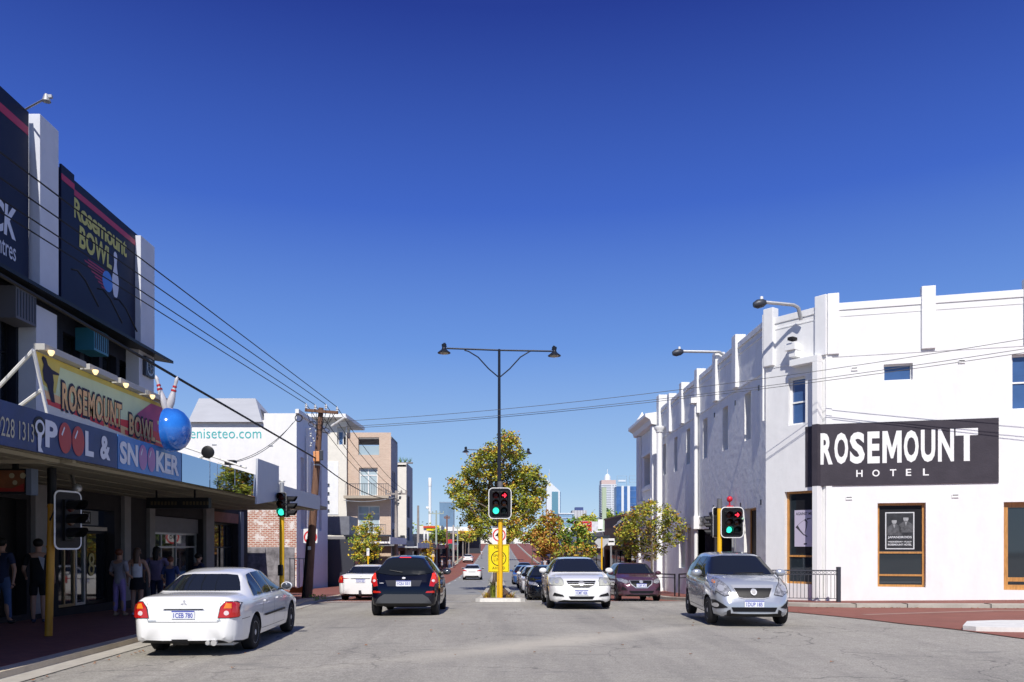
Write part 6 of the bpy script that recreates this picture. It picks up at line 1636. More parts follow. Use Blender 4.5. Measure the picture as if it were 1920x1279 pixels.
refl = mat('red_reflector', (.5, .02, .01), .2, coat=.5)
s2['rear'] = [('rear', [(.64, .74), (.74, .72), (.80, .84), (.785, .98), (.73, 1.10), (.71, 1.02), (.68, .9)], taillight, 'tail_light', dict(mir=1, off=.012)),
    ('side', [(.05, .78), (.30, .84), (.36, 1.0), (.36, 1.16), (.26, 1.06), (.15, .92)], taillight, 'tail_light_wrap', dict(mir=1, sgn=1, off=.018, h=.03)),
    ('rear', [(.69, .90), (.78, .90), (.765, 1.03), (.70, 1.03)], brake_on, 'brake_light', dict(mir=1, off=.016)),
    ('rear', ell(.73, .86, .035, .032), mat('reversing_lens', (.75, .6, .6), .1), 'reversing_light', dict(mir=1, off=.018)),
    ('rear', [(-.15, 1.392), (.15, 1.392), (.14, 1.410), (-.14, 1.410)], brake_on, 'high_brake_light', dict(off=.02)),
    ('rear', [(-.70, .33), (.70, .33), (.62, .46), (.48, .545), (-.48, .545), (-.62, .46)], mat('bumper_insert_grey', (.05, .054, .062), .7), 'bumper_insert', dict(off=.008)),
    ('rear', [(.55, .575), (.76, .575), (.76, .625), (.58, .615)], refl, 'reflector', dict(mir=1, off=.010)),
    ('rear', [(-.40, .73), (.40, .73), (.46, .87), (-.46, .87)], mat('plate_recess', (.02, .022, .035), .7), 'plate_recess', dict(off=.005)),
    ('rear', ell(0, .925, .045, .022), chrome, 'emblem', dict(off=.008)),
    ('rear', [(.50, .80), (.60, .80), (.60, .812), (.50, .812)], chrome, 'badge', dict(off=.006)),
    ('rear', [(.02, 1.06), (.05, 1.045), (.36, 1.10), (.36, 1.11)], plastic, 'wiper', dict(off=.03))]
def r2(root, bvh):
    add_plate(root, s2, bvh, 'rear', .80, '1CJU 531')
s2['extra'] = [r2]
c2, _ = build_car(s2, 'black_hatchback', 'glossy black hatchback with tall red tail lights seen from behind beside the median', (0, 0, 0), R(90), near_black)
c2.location = (-2.33, 21.9, zg(-2, 21.5) - .02); c2.rotation_euler = (R(0), R(1.0), R(90)); c2.scale = (1.02, 1.0, 1.05)
# 3 white sedan in the left parking lane
s3 = sedan(4.8, 1.86, 1.44, .32, (1.10, 3.85), 3.5, 2.75, 1.45, .75, deck=1.03, hood=.96, nose=.72, belt=.94)
s3['side_glass'] = [[(1.05, .975), (1.80, .965), (1.84, 1.345), (1.56, 1.31), (1.28, 1.18)], [(1.88, .965), (2.5, .96), (2.52, 1.36), (1.90, 1.35)], [(2.56, .96), (3.25, .95), (2.95, 1.19), (2.66, 1.34)]]
s3['screen'] = [(-.70, 1.02), (.70, 1.02), (.52, 1.35), (-.52, 1.35)]
s3['back_glass'] = [(-.72, 1.075), (.72, 1.075), (.65, 1.20), (.52, 1.335), (-.52, 1.335), (-.65, 1.20)]
s3['mirror'] = (3.05, 1.02); s3['handles'] = [(1.75, .84), (2.65, .83)]
s3['seams'] = [[(2.5, .93), (2.5, .34)], [(1.5, .62), (1.7, .93)]]
s3['rear'] = [('rear', [(.67, .72), (.86, .72), (.86, .96), (.80, 1.0), (.70, .97), (.68, .84)], taillight, 'tail_light', dict(mir=1, off=.010)),
    ('side', [(.02, .72), (.2, .74), (.15, .95), (.05, .98)], taillight, 'tail_light_wrap', dict(mir=1, sgn=1, off=.018, h=.03)),
    ('rear', [(.73, .84), (.85, .84), (.84, .95), (.77, .97)], amber_l, 'indicator', dict(mir=1, off=.013)),
    ('rear', [(-.40, .865), (.40, .865), (.36, .885), (-.36, .885)], plastic, 'garnish', dict(off=.010)),
    ('rear', ell(0, .96, .05, .022), chrome, 'emblem', dict(off=.008)),
    ('rear', [(-.05, .26), (.05, .26), (.05, .44), (-.05, .44)], dark_steel, 'towbar', dict(off=.06))]
def r3(root, bvh): add_plate(root, s3, bvh, 'rear', .79, '1CAV 052')
s3['extra'] = [r3]
c3, _ = build_car(s3, 'white_sedan', 'white sedan with towbar in the red left lane partly hidden by the black hatchback', (0, 0, 0), R(90), cream_white)
c3.location = (-5.36, 34.1, zg(-5, 34) - .03); c3.rotation_euler = (0, R(2), R(89)); c3.scale = (1.04, 1.02, 1.06)
# far white sedans
s4 = sedan(4.5, 1.80, 1.43, .31, (1.05, 3.6), 3.3, 2.55, 1.2, .55, deck=1.02, hood=.96, nose=.70, belt=.94)
s4['side_glass'] = [[(.95, .97), (1.7, .965), (1.75, 1.33), (1.3, 1.28)], [(1.78, .965), (3.0, .95), (2.45, 1.33), (1.82, 1.34)]]
s4['screen'] = [(-.70, 1.02), (.70, 1.02), (.52, 1.35), (-.52, 1.35)]; s4['back_glass'] = [(-.70, 1.08), (.70, 1.08), (.52, 1.35), (-.52, 1.35)]; s4['mirror'] = (2.85, 1.02)
s4['rear'] = [('rear', [(.45, .84), (.86, .86), (.86, .95), (.70, .97), (.5, .90)], taillight, 'tail_light', dict(mir=1, off=.012)),
    ('rear', [(-.68, .27), (.68, .27), (.60, .42), (-.60, .42)], plastic, 'bumper_insert', dict(off=.012)),
    ('rear', [(-.3, .74), (.3, .74), (.34, .82), (-.34, .82)], mat('plate_recess_grey', (.45, .45, .45), .6), 'plate_recess', dict(off=.006))]
c4, _ = build_car(s4, 'white_sedan', 'white sedan with slim red tail lights driving away left of the yellow signs', (0, 0, 0), R(90), cream_white, lod=0)
c4.location = (PX(885, 0, 74).x, 76, zg(-2, 76)); c4.rotation_euler = (0, 0, R(90))
def clone(o, parent=None):
    c = o.copy(); COL.objects.link(c); c.parent = parent
    for ch in o.children: clone(ch, c)
    return c
c5 = clone(c4); c5['label'] = 'tiny white car far up the road on the red lane'
c5.location = (PX(877, 0, 140).x, 142, zg(-4, 142)); c5.name = 'white_sedan'
# 6 white sedan facing the camera
s6 = sedan(4.82, 1.82, 1.47, .33, (1.05, 3.83), 3.75, 2.95, 1.35, .70, deck=1.05, hood=.98, nose=.80, belt=.97)
s6['top'] = s6['top'][:-6] + [(3.85, .985), (4.25, .93), (4.55, .86), (4.68, .80), (4.76, .70), (4.80, .60), (4.82, .50)]
s6['side_glass'] = [[(1.0, 1.0), (1.95, .99), (1.98, 1.38), (1.4, 1.33)], [(2.02, .99), (2.7, .985), (2.72, 1.39), (2.05, 1.385)], [(2.76, .985), (3.45, .97), (3.1, 1.22), (2.78, 1.385)]]
s6['screen'] = [(-.74, 1.025), (.74, 1.025), (.68, 1.14), (.545, 1.385), (.3, 1.405), (-.3, 1.405), (-.545, 1.385), (-.68, 1.14)]
s6['back_glass'] = [(-.70, 1.08), (.70, 1.08), (.52, 1.38), (-.52, 1.38)]; s6['mirror'] = (3.2, 1.05)
s6['seams'] = [[(2.74, .96), (2.74, .34)]]; s6['handles'] = [(1.9, .88), (2.9, .87)]
hl_clear = mat('headlamp_clear', (.62, .62, .52), .06, metal=.3, coat=1.0, var=.2, scale=12)
s6['front'] = [('front', [(.50, .66), (.84, .68), (.83, .86), (.56, .88), (.50, .80)], hl_clear, 'headlight', dict(mir=1, off=.010)),
    ('side', [(4.34, .70), (4.66, .68), (4.55, .83), (4.38, .86)], hl_clear, 'headlight_wrap', dict(mir=1, sgn=1, off=.014, h=.03)),
    ('front', [(-.415, .795), (.415, .795), (.35, .655), (.22, .605), (-.22, .605), (-.35, .655)], chrome, 'grille_surround', dict(off=.008)),
    ('front', [(-.40, .785), (.40, .785), (.335, .665), (.21, .615), (-.21, .615), (-.335, .665)], grille_m, 'grille', dict(off=.018, h=.025)),
    ('front', [(-.38, .73), (.38, .73), (.37, .742), (-.37, .742)], chrome, 'grille_bar', dict(off=.020)),
    ('front', [(-.34, .68), (.34, .68), (.33, .692), (-.33, .692)], chrome, 'grille_bar', dict(off=.020)),
    ('front', ell(0, .715, .085, .058), mat('emblem_grey', (.35, .35, .36), .3, metal=.5), 'emblem', dict(off=.028)),
    ('front', [(-.36, .37), (.36, .37), (.30, .29), (-.30, .29)], grille_m, 'lower_intake', dict(off=.010)),
    ('front', [(.48, .36), (.78, .38), (.74, .47), (.52, .41)], plastic, 'fog_recess', dict(mir=1, off=.010)),
    ('front', ell(.67, .77, .058, .058), chrome, 'lamp_reflector', dict(mir=1, off=.014))]
def r6(root, bvh): add_plate(root, s6, bvh, 'front', .475, '1CMT 426')
s6['extra'] = [r6]
c6, _ = build_car(s6, 'white_sedan', 'white sedan facing the camera right of the median with dark chevron grille', (0, 0, 0), R(-90), cream_white)
c6.location = (PX(1088, 0, 23.0).x, 22.6 + 2.41, zg(2, 24.2)); c6.rotation_euler = (0, R(-1), R(-90.2)); c6.scale = (1.02, 1.02, 1.02)
# 7 maroon hatch
s7 = hatch(4.06, 1.695, 1.50, .31, (.62, 3.19), 3.15, 2.40, .45, .22, hood=1.0, nose=.78, belt=.98)
s7['side_glass'] = [[(.7, 1.1), (1.55, 1.03), (1.58, 1.38), (.9, 1.36)], [(1.6, 1.03), (2.2, 1.01), (2.22, 1.4), (1.63, 1.39)], [(2.26, 1.01), (2.9, 1.0), (2.6, 1.22), (2.28, 1.39)]]
s7['screen'] = [(-.70, 1.035), (.70, 1.035), (.64, 1.16), (.54, 1.40), (-.54, 1.40), (-.64, 1.16)]; s7['back_glass'] = s2['back_glass']; s7['mirror'] = (2.7, 1.05)
s7['front'] = [('front', [(.44, .70), (.58, .66), (.79, .76), (.80, .86), (.66, .84), (.50, .78)], head_glass, 'headlight', dict(mir=1, off=.010)),
    ('front', [(-.44, .78), (.44, .78), (.40, .64), (.22, .50), (-.22, .50), (-.40, .64)], chrome, 'grille_surround', dict(off=.007)),
    ('front', [(-.41, .77), (.41, .77), (.37, .65), (.20, .525), (-.20, .525), (-.37, .65)], grille_m, 'grille', dict(off=.011)),
    ('front', ell(0, .72, .07, .05), chrome, 'emblem', dict(off=.018)),
    ('front', [(-.46, .40), (.46, .40), (.40, .31), (-.40, .31)], grille_m, 'lower_intake', dict(off=.010)),
    ('front', [(.52, .42), (.72, .44), (.70, .56), (.60, .52)], plastic, 'fog_recess', dict(mir=1, off=.010))]
def r7(root, bvh): add_plate(root, s7, bvh, 'front', .60, '1GBP 473')
s7['extra'] = [r7]
c7, _ = build_car(s7, 'maroon_hatchback', 'maroon hatchback facing the camera in the right lane under the street tree', (0, 0, 0), R(-90), maroon_p, lod=0)
c7.location = (PX(1197, 0, 30).x, 29.5 + 2.03, zg(5, 31) - .03); c7.rotation_euler = (0, R(-2.5), R(-89)); c7.scale = (1, 1, 1.02)
# 8.. queue behind the white sedan
s8 = sedan(4.6, 1.80, 1.46, .32, (1.0, 3.7), 3.5, 2.75, 1.2, .6, deck=1.05, hood=.98, nose=.78, belt=.96)
s8['side_glass'] = [[(1.0, 1.0), (1.95, .99), (1.98, 1.37), (1.35, 1.32)], [(2.0, .99), (3.25, .975), (2.65, 1.36), (2.03, 1.375)]]
s8['screen'] = [(-.72, 1.03), (.72, 1.03), (.54, 1.37), (-.54, 1.37)]; s8['back_glass'] = s6['back_glass']; s8['mirror'] = (3.0, 1.05)
s8['front'] = [('front', [(.48, .68), (.82, .72), (.84, .82), (.56, .80), (.48, .74)], head_glass, 'headlight', dict(mir=1, off=.010)), ('front', [(-.4, .74), (.4, .74), (.3, .58), (-.3, .58)], grille_m, 'grille', dict(off=.01)), ('front', [(-.5, .40), (.5, .40), (.44, .3), (-.44, .3)], grille_m, 'lower_intake', dict(off=.01))]
c8, _ = build_car(s8, 'black_sedan', 'black sedan queuing directly behind the white sedan that faces the camera', (0, 0, 0), R(-90), dark_p, lod=0)
def put(c, pxl, D, yaw=-90, hw=.9): c.location = (PX(pxl, 0, D).x + hw, D + 2.3, zg(2, D + 2)); c.rotation_euler = (0, 0, R(yaw))
put(c8, 989, 32)
def recolour(c, m, lab, nm):
    n = clone(c); n['label'] = lab; n.name = nm
    for ch in n.children:
        if ch.name.startswith('body'):
            ch.data = ch.data.copy(); ch.data.materials[0] = m
        if ch.name.startswith('door_mirror'): ch.data = ch.data.copy(); ch.data.materials[0] = m
    return n
c9 = recolour(c8, cream_white, 'white car third in the queue on the right, showing its left flank only', 'white_sedan'); put(c9, 977, 41)
c10 = recolour(c8, red_p, 'red car fourth in the queue between the white and blue cars', 'red_car'); put(c10, 971, 49.5)
c11 = recolour(c8, blue_p, 'pale blue car fifth in the queue beside the median', 'blue_car'); put(c11, 961, 60)
c12 = recolour(c8, dark_p, 'dark car at the back of the right hand queue', 'dark_car'); put(c12, 968, 84)
# 13 silver hatchback
s13 = hatch(3.64, 1.60, 1.52, .29, (.55, 2.925), 2.80, 2.02, .32, .16, hood=1.02, nose=.83, belt=.98, wstyle='multi')
s13['top'] = s13['top'][:-6] + [(2.88, 1.035), (3.15, .985), (3.36, .915), (3.46, .84), (3.54, .74), (3.60, .62), (3.64, .48)]
s13['belt'] = [(0, .55), (.06, .80), (.2, 1.02), (2.7, .95), (3.1, .86), (3.4, .76), (3.64, .46)]
s13['side_glass'] = [[(.42, 1.12), (1.12, 1.04), (1.15, 1.40), (.62, 1.39), (.5, 1.3)], [(1.18, 1.03), (1.72, 1.0), (1.76, 1.42), (1.21, 1.41)], [(1.79, 1.0), (2.62, .97), (2.32, 1.22), (2.02, 1.40), (1.83, 1.42)]]
s13['screen'] = [(-.68, 1.05), (-.3, 1.035), (.3, 1.035), (.68, 1.05), (.62, 1.20), (.54, 1.40), (.3, 1.43), (-.3, 1.43), (-.54, 1.40), (-.62, 1.20)]
s13['back_glass'] = s2['back_glass']; s13['mirror'] = (2.30, 1.05); s13['handles'] = [(1.0, .93), (1.55, .90)]
s13['seams'] = [[(1.18, 1.0), (1.16, .34)], [(2.55, .93), (2.5, .34)], [(.9, .56), (.72, 1.0)], [(1.0, .34), (2.5, .32)]]
s13['front'] = [('front', [(.40, .66), (.56, .63), (.71, .74), (.76, .98), (.72, 1.01), (.60, .95), (.48, .82)], head_glass, 'headlight', dict(mir=1, off=.010)),
    ('side', [(3.02, .86), (3.30, .74), (3.44, .66), (3.36, .80), (3.05, .97), (2.95, .97)], head_glass, 'headlight_wrap', dict(mir=1, sgn=1, off=.014, h=.03)),
    ('front', ell(.60, .78, .06, .065), chrome, 'lamp_reflector', dict(mir=1, off=.016)),
    ('front', ell(.68, .90, .022, .032), amber_l, 'indicator', dict(mir=1, off=.016)),
    ('front', [(-.41, .85), (.41, .85), (.40, .795), (.30, .60), (.2, .575), (-.2, .575), (-.30, .60), (-.39, .795)], chrome, 'grille_surround', dict(off=.008)),
    ('front', [(-.365, .785), (.365, .785), (.285, .61), (.2, .592), (-.2, .592), (-.285, .61)], grille_m, 'grille', dict(off=.012)),
    ('front', ell(0, .70, .062, .062), chrome, 'emblem', dict(off=.030)),
    ('front', ell(0, .70, .036, .036), mat('emblem_dark', (.15, .15, .16), .3, metal=1), 'emblem_centre', dict(off=.034)),
    ('front', [(-.44, .405), (.44, .405), (.40, .315), (-.40, .315)], grille_m, 'lower_intake', dict(off=.010)),
    ('front', [(.50, .40), (.70, .36), (.76, .40), (.755, .54), (.70, .545)], plastic, 'fog_recess', dict(mir=1, off=.009)),
    ('front', ell(.69, .44, .045, .045), chrome, 'fog_light', dict(mir=1, off=.016)),
    ('front', [(-.52, .25), (-.44, .25), (-.46, .36), (-.52, .33)], plastic, 'skirt_tab', dict(mir=1, off=.012))]
def r13(root, bvh):
    add_plate(root, s13, bvh, 'front', .475, '1DUP 185')
    mb = MB()
    for k in range(24):
        y = -.30 + k * .026; h = bvh.ray_cast(Vector((6, y, .69)), Vector((-1, 0, 0)))[0]; h2 = bvh.ray_cast(Vector((6, y, .62)), Vector((-1, 0, 0)))[0]; h3 = bvh.ray_cast(Vector((6, y, .77)), Vector((-1, 0, 0)))[0]
        mb.beam(h2 + Vector((.016, 0, 0)), h3 + Vector((.016, 0, 0)), .006, .006)
    mb.build('grille_bars', mat('dark_chrome', (.16, .15, .14), .3, metal=.8), root)
    for s in (-1, 1):
        a = bvh.ray_cast(Vector((6, s * .12 - .1, 1.06)), Vector((-1, 0, 0)))[0]; b = bvh.ray_cast(Vector((6, s * .12 + .38 - .1, 1.075)), Vector((-1, 0, 0)))[0]
        if a and b: mb = MB(); mb.beam(a + Vector((.03, 0, .01)), b + Vector((.03, 0, .01)), .012, .012); mb.build('wiper', plastic, root)
    mb = MB(); mb.tube([(.05, 0, 1.50), (-.10, 0, 1.60)], .005, 5); mb.build('aerial', plastic, root)
s13['extra'] = [r13]
c13, _ = build_car(s13, 'silver_hatchback', 'silver hatchback with crest badge grille turning towards the camera at the corner', (0, 0, 0), R(-90), silver_p)
c13.location = (5.36, 18.15, .0); c13.rotation_euler = (0, 0, R(-94)); c13.scale = (1.04, 1.04, 1.0)
# ------------------------------------------------------------------ trees and shrubs
def leafm(name, c): return mat(name, c, .6, var=.25, scale=2, spec=.3)
L_DG = leafm('leaf_deep_green', (.11, .15, .022)); L_MG = leafm('leaf_mid_green', (.27, .31, .035)); L_YG = leafm('leaf_yellow_green', (.54, .47, .055))
L_OR = leafm('leaf_orange_brown', (.42, .19, .035)); L_YE = leafm('leaf_yellow', (.70, .45, .02)); L_GR = leafm('leaf_bright_green', (.17, .31, .04)); L_RB = leafm('leaf_rust', (.38, .17, .035))
bark = mat('bark', (.14, .11, .08), .9, var=.4, scale=6, bump=.5, bscale=20)
def leaf(mb, p, s, rnd):
    a = rnd.uniform(0, 2 * PI); t = rnd.uniform(-.9, .9)
    u = Vector((math.cos(a), math.sin(a), t)).normalized(); w = u.cross(Vector((rnd.uniform(-1, 1), rnd.uniform(-1, 1), rnd.uniform(-1, 1)))).normalized()
    mb.add([p - u * s * .6, p + w * s * .38 - u * s * .1, p + u * s * .6, p - w * s * .38 - u * s * .1], [(0, 1, 2, 3)])
def tree(name, label, base, h, crown, blobs, lpb, ls, cols, trunk_r=.12, seed=1, group=None, clear=None):
    """blobs: ellipsoidal leaf masses (x, y, z, rx, ry, rz) relative to the base; branches run to each of them"""
    rnd = random.Random(seed)
    t = thing(name, label, 'tree' if 'shrub' not in name else 'shrub', base, group)
    B = Vector(base)
    top = Vector((0, 0, h * .8))
    mb = MB()
    tz = clear if clear else h * .3
    mb.tube([B + Vector((0, 0, -.1)), B + Vector((rnd.uniform(-.05, .05), 0, tz * .5)), B + Vector((rnd.uniform(-.08, .08), 0, tz)), B + Vector((rnd.uniform(-.1, .1), 0, h * .6)), B + Vector((0, 0, h * .85))], [trunk_r, trunk_r * .85, trunk_r * .75, trunk_r * .4, trunk_r * .12], 8)
    for (x, y, z, rx, ry, rz) in blobs:
        s = Vector((0, 0, min(z * .75, h * .7) if z > tz else tz)); e = Vector((x, y, z)); m_ = s.lerp(e, .5) + Vector((0, 0, -.1 * abs(x)))
        mb.tube([B + s, B + m_, B + e], [trunk_r * .32, trunk_r * .22, trunk_r * .08], 5)
    mb.build('trunk', bark, t)
    mb = MB()
    for (x, y, z, rx, ry, rz) in blobs:
        n = int(lpb * (rx * ry * rz) ** .66 * 3)
        nc = max(6, int(n / 16))
        for c in range(nc):
            while True:
                d = Vector((rnd.uniform(-1, 1), rnd.uniform(-1, 1), rnd.uniform(-1, 1)))
                if d.length < 1 and rnd.random() < .25 + d.length: break
            k = 1.0 if rnd.random() < .85 else 1.2
            cc = B + Vector((x + d.x * rx * k, y + d.y * ry * k, z + d.z * rz * k))
            hue = rnd.random() + d.z * .08
            cr = ls * rnd.uniform(1.1, 2.4)
            for q in range(16):
                mb.mi = min(len(cols) - 1, max(0, int((hue + rnd.gauss(0, .16)) * len(cols))))
                leaf(mb, cc + Vector((rnd.gauss(0, cr * .55), rnd.gauss(0, cr * .55), rnd.gauss(0, cr * .45))), ls * rnd.uniform(.7, 1.3), rnd)
    mb.build('crown', cols, t)
    return t
def blobs_in(seed, n, W, z0, z1, shape, depth=1.0, r=(.55, .95)):
    rnd = random.Random(seed); out = []
    for k in range(n):
        f = (k + rnd.random() * .8) / n; z = lerp(z0, z1, f); w = interp(shape, f) * W
        a = rnd.uniform(0, 2 * PI); q = math.sqrt(rnd.random())
        out.append((math.cos(a) * w * q * .8, math.sin(a) * w * q * .8 * depth, z, rnd.uniform(*r) * (.5 + .5 * w / W), rnd.uniform(*r) * (.5 + .5 * w / W), rnd.uniform(*r) * .75))
    return out
# big median plane tree: crown px 835-1022, y 800-1010
D = 45.0; b = PX(930, 0, D); k_ = D / F
bl = []
for (px, py, rx, ry) in ((944, 822, 11, 20), (958, 838, 16, 16), (926, 850, 15, 16), (945, 862, 24, 20), (970, 855, 14, 18), (905, 868, 18, 16), (888, 872, 14, 20), (880, 892, 20, 16), (915, 890, 28, 20), (950, 893, 30, 22), (985, 895, 24, 18), (1005, 890, 16, 14), (862, 915, 14, 12), (848, 925, 12, 10), (885, 920, 28, 18), (925, 925, 34, 22), (968, 925, 30, 20), (1000, 918, 22, 18), (1012, 932, 14, 14), (865, 945, 20, 14), (895, 952, 30, 18), (940, 958, 34, 18), (985, 955, 26, 18), (1004, 952, 14, 12), (880, 975, 18, 14), (910, 985, 26, 16), (955, 988, 26, 16), (985, 978, 18, 14), (905, 1004, 14, 10), (890, 1000, 12, 12), (960, 1005, 14, 10), (844, 905, 8, 8), (1018, 908, 8, 8)):
    rnd = random.Random(px * 7 + py); p = PX(px, py, D)
    bl.append((p.x - b.x, rnd.uniform(-1, 1) * 1.6, p.z - zg(0, D), rx * k_, min(rx, 24) * k_, ry * k_))
tree('plane_tree', 'big autumn tinted tree on the median behind the tall street lamp', (b.x, D, zg(0, D) + .1), 9.2, None, bl, 640, .13, [L_DG, L_DG, L_MG, L_MG, L_MG, L_MG, L_YG, L_YG, L_YG, L_YG, L_OR], .17, 3, clear=2.2)
# right street tree px 1140-1285, y 945-1060
D = 36.0; b = PX(1208, 0, D); k_ = D / F; bl = []
for (px, py, rx, ry) in ((1210, 955, 20, 12), (1185, 965, 20, 12), (1235, 968, 18, 14), (1165, 975, 16, 12), (1250, 985, 18, 14), (1200, 985, 30, 16), (1160, 998, 18, 14), (1270, 998, 13, 9), (1225, 1005, 28, 16), (1180, 1015, 24, 16), (1250, 1015, 18, 14), (1155, 1020, 12, 10), (1210, 1030, 26, 12), (1180, 1038, 20, 12), (1230, 1035, 14, 10), (1215, 1048, 14, 8), (1148, 1003, 8, 8)):
    rnd = random.Random(px * 3 + py); p = PX(px, py, D); bl.append((p.x - b.x, rnd.uniform(-.9, .9), p.z - zg(7, D), rx * k_, rx * k_, ry * k_))
tree('street_tree', 'broad green and yellow street tree on the right kerb in front of the hotel wall', (b.x + .3, D, zg(7, D) + .1), 3.7, None, bl, 800, .09, [L_DG, L_DG, L_MG, L_MG, L_MG, L_MG, L_YG, L_YG, L_YG, L_YG, L_OR], .07, 5, clear=1.3)
# left street tree px 650-715 y 975-1055
D = 46.0; b = PX(685, 0, D); k_ = D / F; bl = []
for (px, py, rx, ry) in ((694, 972, 5, 7), (688, 988, 12, 9), (672, 992, 12, 9), (700, 1000, 14, 9), (680, 1008, 18, 10), (705, 1012, 10, 8), (665, 1016, 12, 8), (690, 1026, 18, 10), (672, 1034, 14, 9), (703, 1032, 12, 9), (684, 1046, 16, 9), (668, 1048, 9, 7), (700, 1048, 9, 7)):
    rnd = random.Random(px * 5 + py); p = PX(px, py, D); bl.append((p.x - b.x, rnd.uniform(-.5, .5), p.z - zg(-7, D), rx * k_, rx * k_, ry * k_))
tree('street_tree', 'small sparse green street tree on the left pavement before the cream shop awning', (b.x, D, zg(-7, D) + .1), 3.2, None, bl, 700, .095, [L_MG, L_MG, L_GR, L_GR, L_YG, L_YG, L_YG, L_YE], .05, 8, clear=.8)
D = 82.0; b = PX(802, 0, D); k_ = D / F; bl = []
for (px, py, rx, ry) in ((800, 1022, 7, 6), (796, 1030, 7, 6), (806, 1032, 7, 6), (800, 1040, 9, 6), (810, 1044, 6, 5), (797, 1046, 7, 4)):
    p = PX(px, py, D); bl.append((p.x - b.x, 0, p.z - zg(-7, D), rx * k_, rx * k_, ry * k_))
tree('street_tree', 'small bright yellow street tree beyond the black hatchback', (b.x, D, zg(-7, D) + .1), 3.4, None, bl, 300, .16, [L_YE, L_YE, L_YG, L_OR], .05, 11, clear=.8)
def tree_px(label, D, pts, ls, cols, seed, name='street_tree', lpb=260, jit=1.0, group=None, clear=None):
    cx_ = sum(p[0] for p in pts) / len(pts); b = PX(cx_, 0, D); k_ = D / F; bl = []
    z0 = zg(b.x, D)
    for (px, py, rx, ry) in pts:
        rnd = random.Random(px * 5 + py); p = PX(px, py, D); bl.append((p.x - b.x, rnd.uniform(-jit, jit), p.z - z0, rx * k_, rx * k_, ry * k_))
    h = max(q[2] + q[5] for q in bl)
    return tree(name, label, (b.x, D, z0), h, None, bl, lpb, ls, cols, .05 + h * .012, seed, group, clear or h * .25)
G = 'street trees along the right kerb'
tree_px('rust orange street tree right of the big median tree', 78, [(1030, 972, 14, 10), (1015, 985, 12, 12), (1042, 985, 15, 12), (1022, 1002, 18, 12), (1046, 1005, 14, 12), (1010, 1018, 13, 10), (1032, 1022, 16, 10), (1050, 1028, 10, 8), (1020, 1034, 14, 8), (1052, 976, 6, 8)], .24, [L_RB, L_OR, L_OR, L_YG, L_MG], 21, group=G, jit=2)
tree_px('rounded bright green street tree below the red bank sign', 66, [(1075, 985, 14, 10), (1095, 992, 12, 12), (1062, 1000, 13, 10), (1085, 1005, 18, 12), (1105, 1008, 10, 10), (1068, 1018, 14, 10), (1092, 1022, 14, 10)], .2, [L_DG, L_GR, L_GR, L_MG, L_YG], 22, group=G, jit=1.6)
tree_px('low olive street tree directly behind the white sedan facing the camera', 55, [(1060, 1030, 12, 8), (1078, 1035, 14, 9), (1098, 1030, 14, 10), (1112, 1025, 9, 10), (1090, 1044, 14, 7), (1068, 1046, 10, 6), (1108, 1042, 8, 7), (1045, 1042, 9, 6)], .17, [L_DG, L_MG, L_YG, L_OR, L_MG], 23, group=G)
tree_px('pale green tree whose top shows just above the red bank sign', 120, [(1108, 975, 10, 6), (1095, 974, 10, 5), (1120, 985, 10, 10), (1135, 990, 9, 9)], .35, [L_GR, L_MG, L_YG], 24, group=G, lpb=160)
tree_px('green tree crowns beside the far end of the big median tree', 130, [(1000, 1000, 10, 8), (990, 1008, 10, 8), (1003, 1012, 8, 8)], .35, [L_DG, L_MG, L_OR], 25, group=G, lpb=160)
tree_px('dark green tree on the left pavement before the yellow fuel station', 125, [(822, 1000, 10, 8), (832, 1006, 8, 8), (815, 1008, 8, 7), (828, 1014, 10, 5)], .3, [L_DG, L_GR, L_MG], 26, lpb=160, group='trees up the left side')
tree_px('olive tree before the yellow canopy of the fuel station', 150, [(872, 1006, 8, 6), (864, 1003, 6, 5), (880, 1010, 7, 5)], .35, [L_MG, L_YG, L_OR], 27, lpb=140, group='trees up the left side')
tree_px('tree crown hiding the hill crest right behind the yellow signs', 150, [(955, 1003, 12, 7), (940, 1005, 10, 6), (968, 1000, 10, 7), (948, 1012, 8, 5)], .4, [L_DG, L_MG, L_YG], 28, lpb=120)
# dark tree behind the glass tower of the right side
tree_px('small dark green tree on the shop roof terrace left of the ornate shop', 95, [(1141, 962, 6, 6), (1146, 974, 9, 9), (1152, 985, 7, 7), (1162, 968, 5, 5)], .28, [L_DG, L_GR, L_MG], 29, lpb=160)
# potted palms on the grey apartments roof
D = 82.5; b = PX(757, 868, D); t = thing('roof_plant', 'spiky potted plants on the roof corner of the grey apartments', 'plant', b)
mb = MB()
rnd = random.Random(2)
for q in range(3):
    for k in range(26):
        o_ = b + Vector((q * .45 - .35, .3, .05)); a = rnd.uniform(0, 6.28); e = o_ + Vector((math.cos(a) * .35, math.sin(a) * .35, rnd.uniform(.25, .7))); w = Vector((-math.sin(a), math.cos(a), 0)) * .03
        mb.add([o_ - w, o_ + w, e], [(0, 1, 2)])
mb.build('leaves', L_GR, t)
mb = MB(); mb.box(b.x - .6, b.x + .9, b.y + .15, b.y + .5, b.z - .05, b.z + .1); mb.build('planter', shade_grey, t)
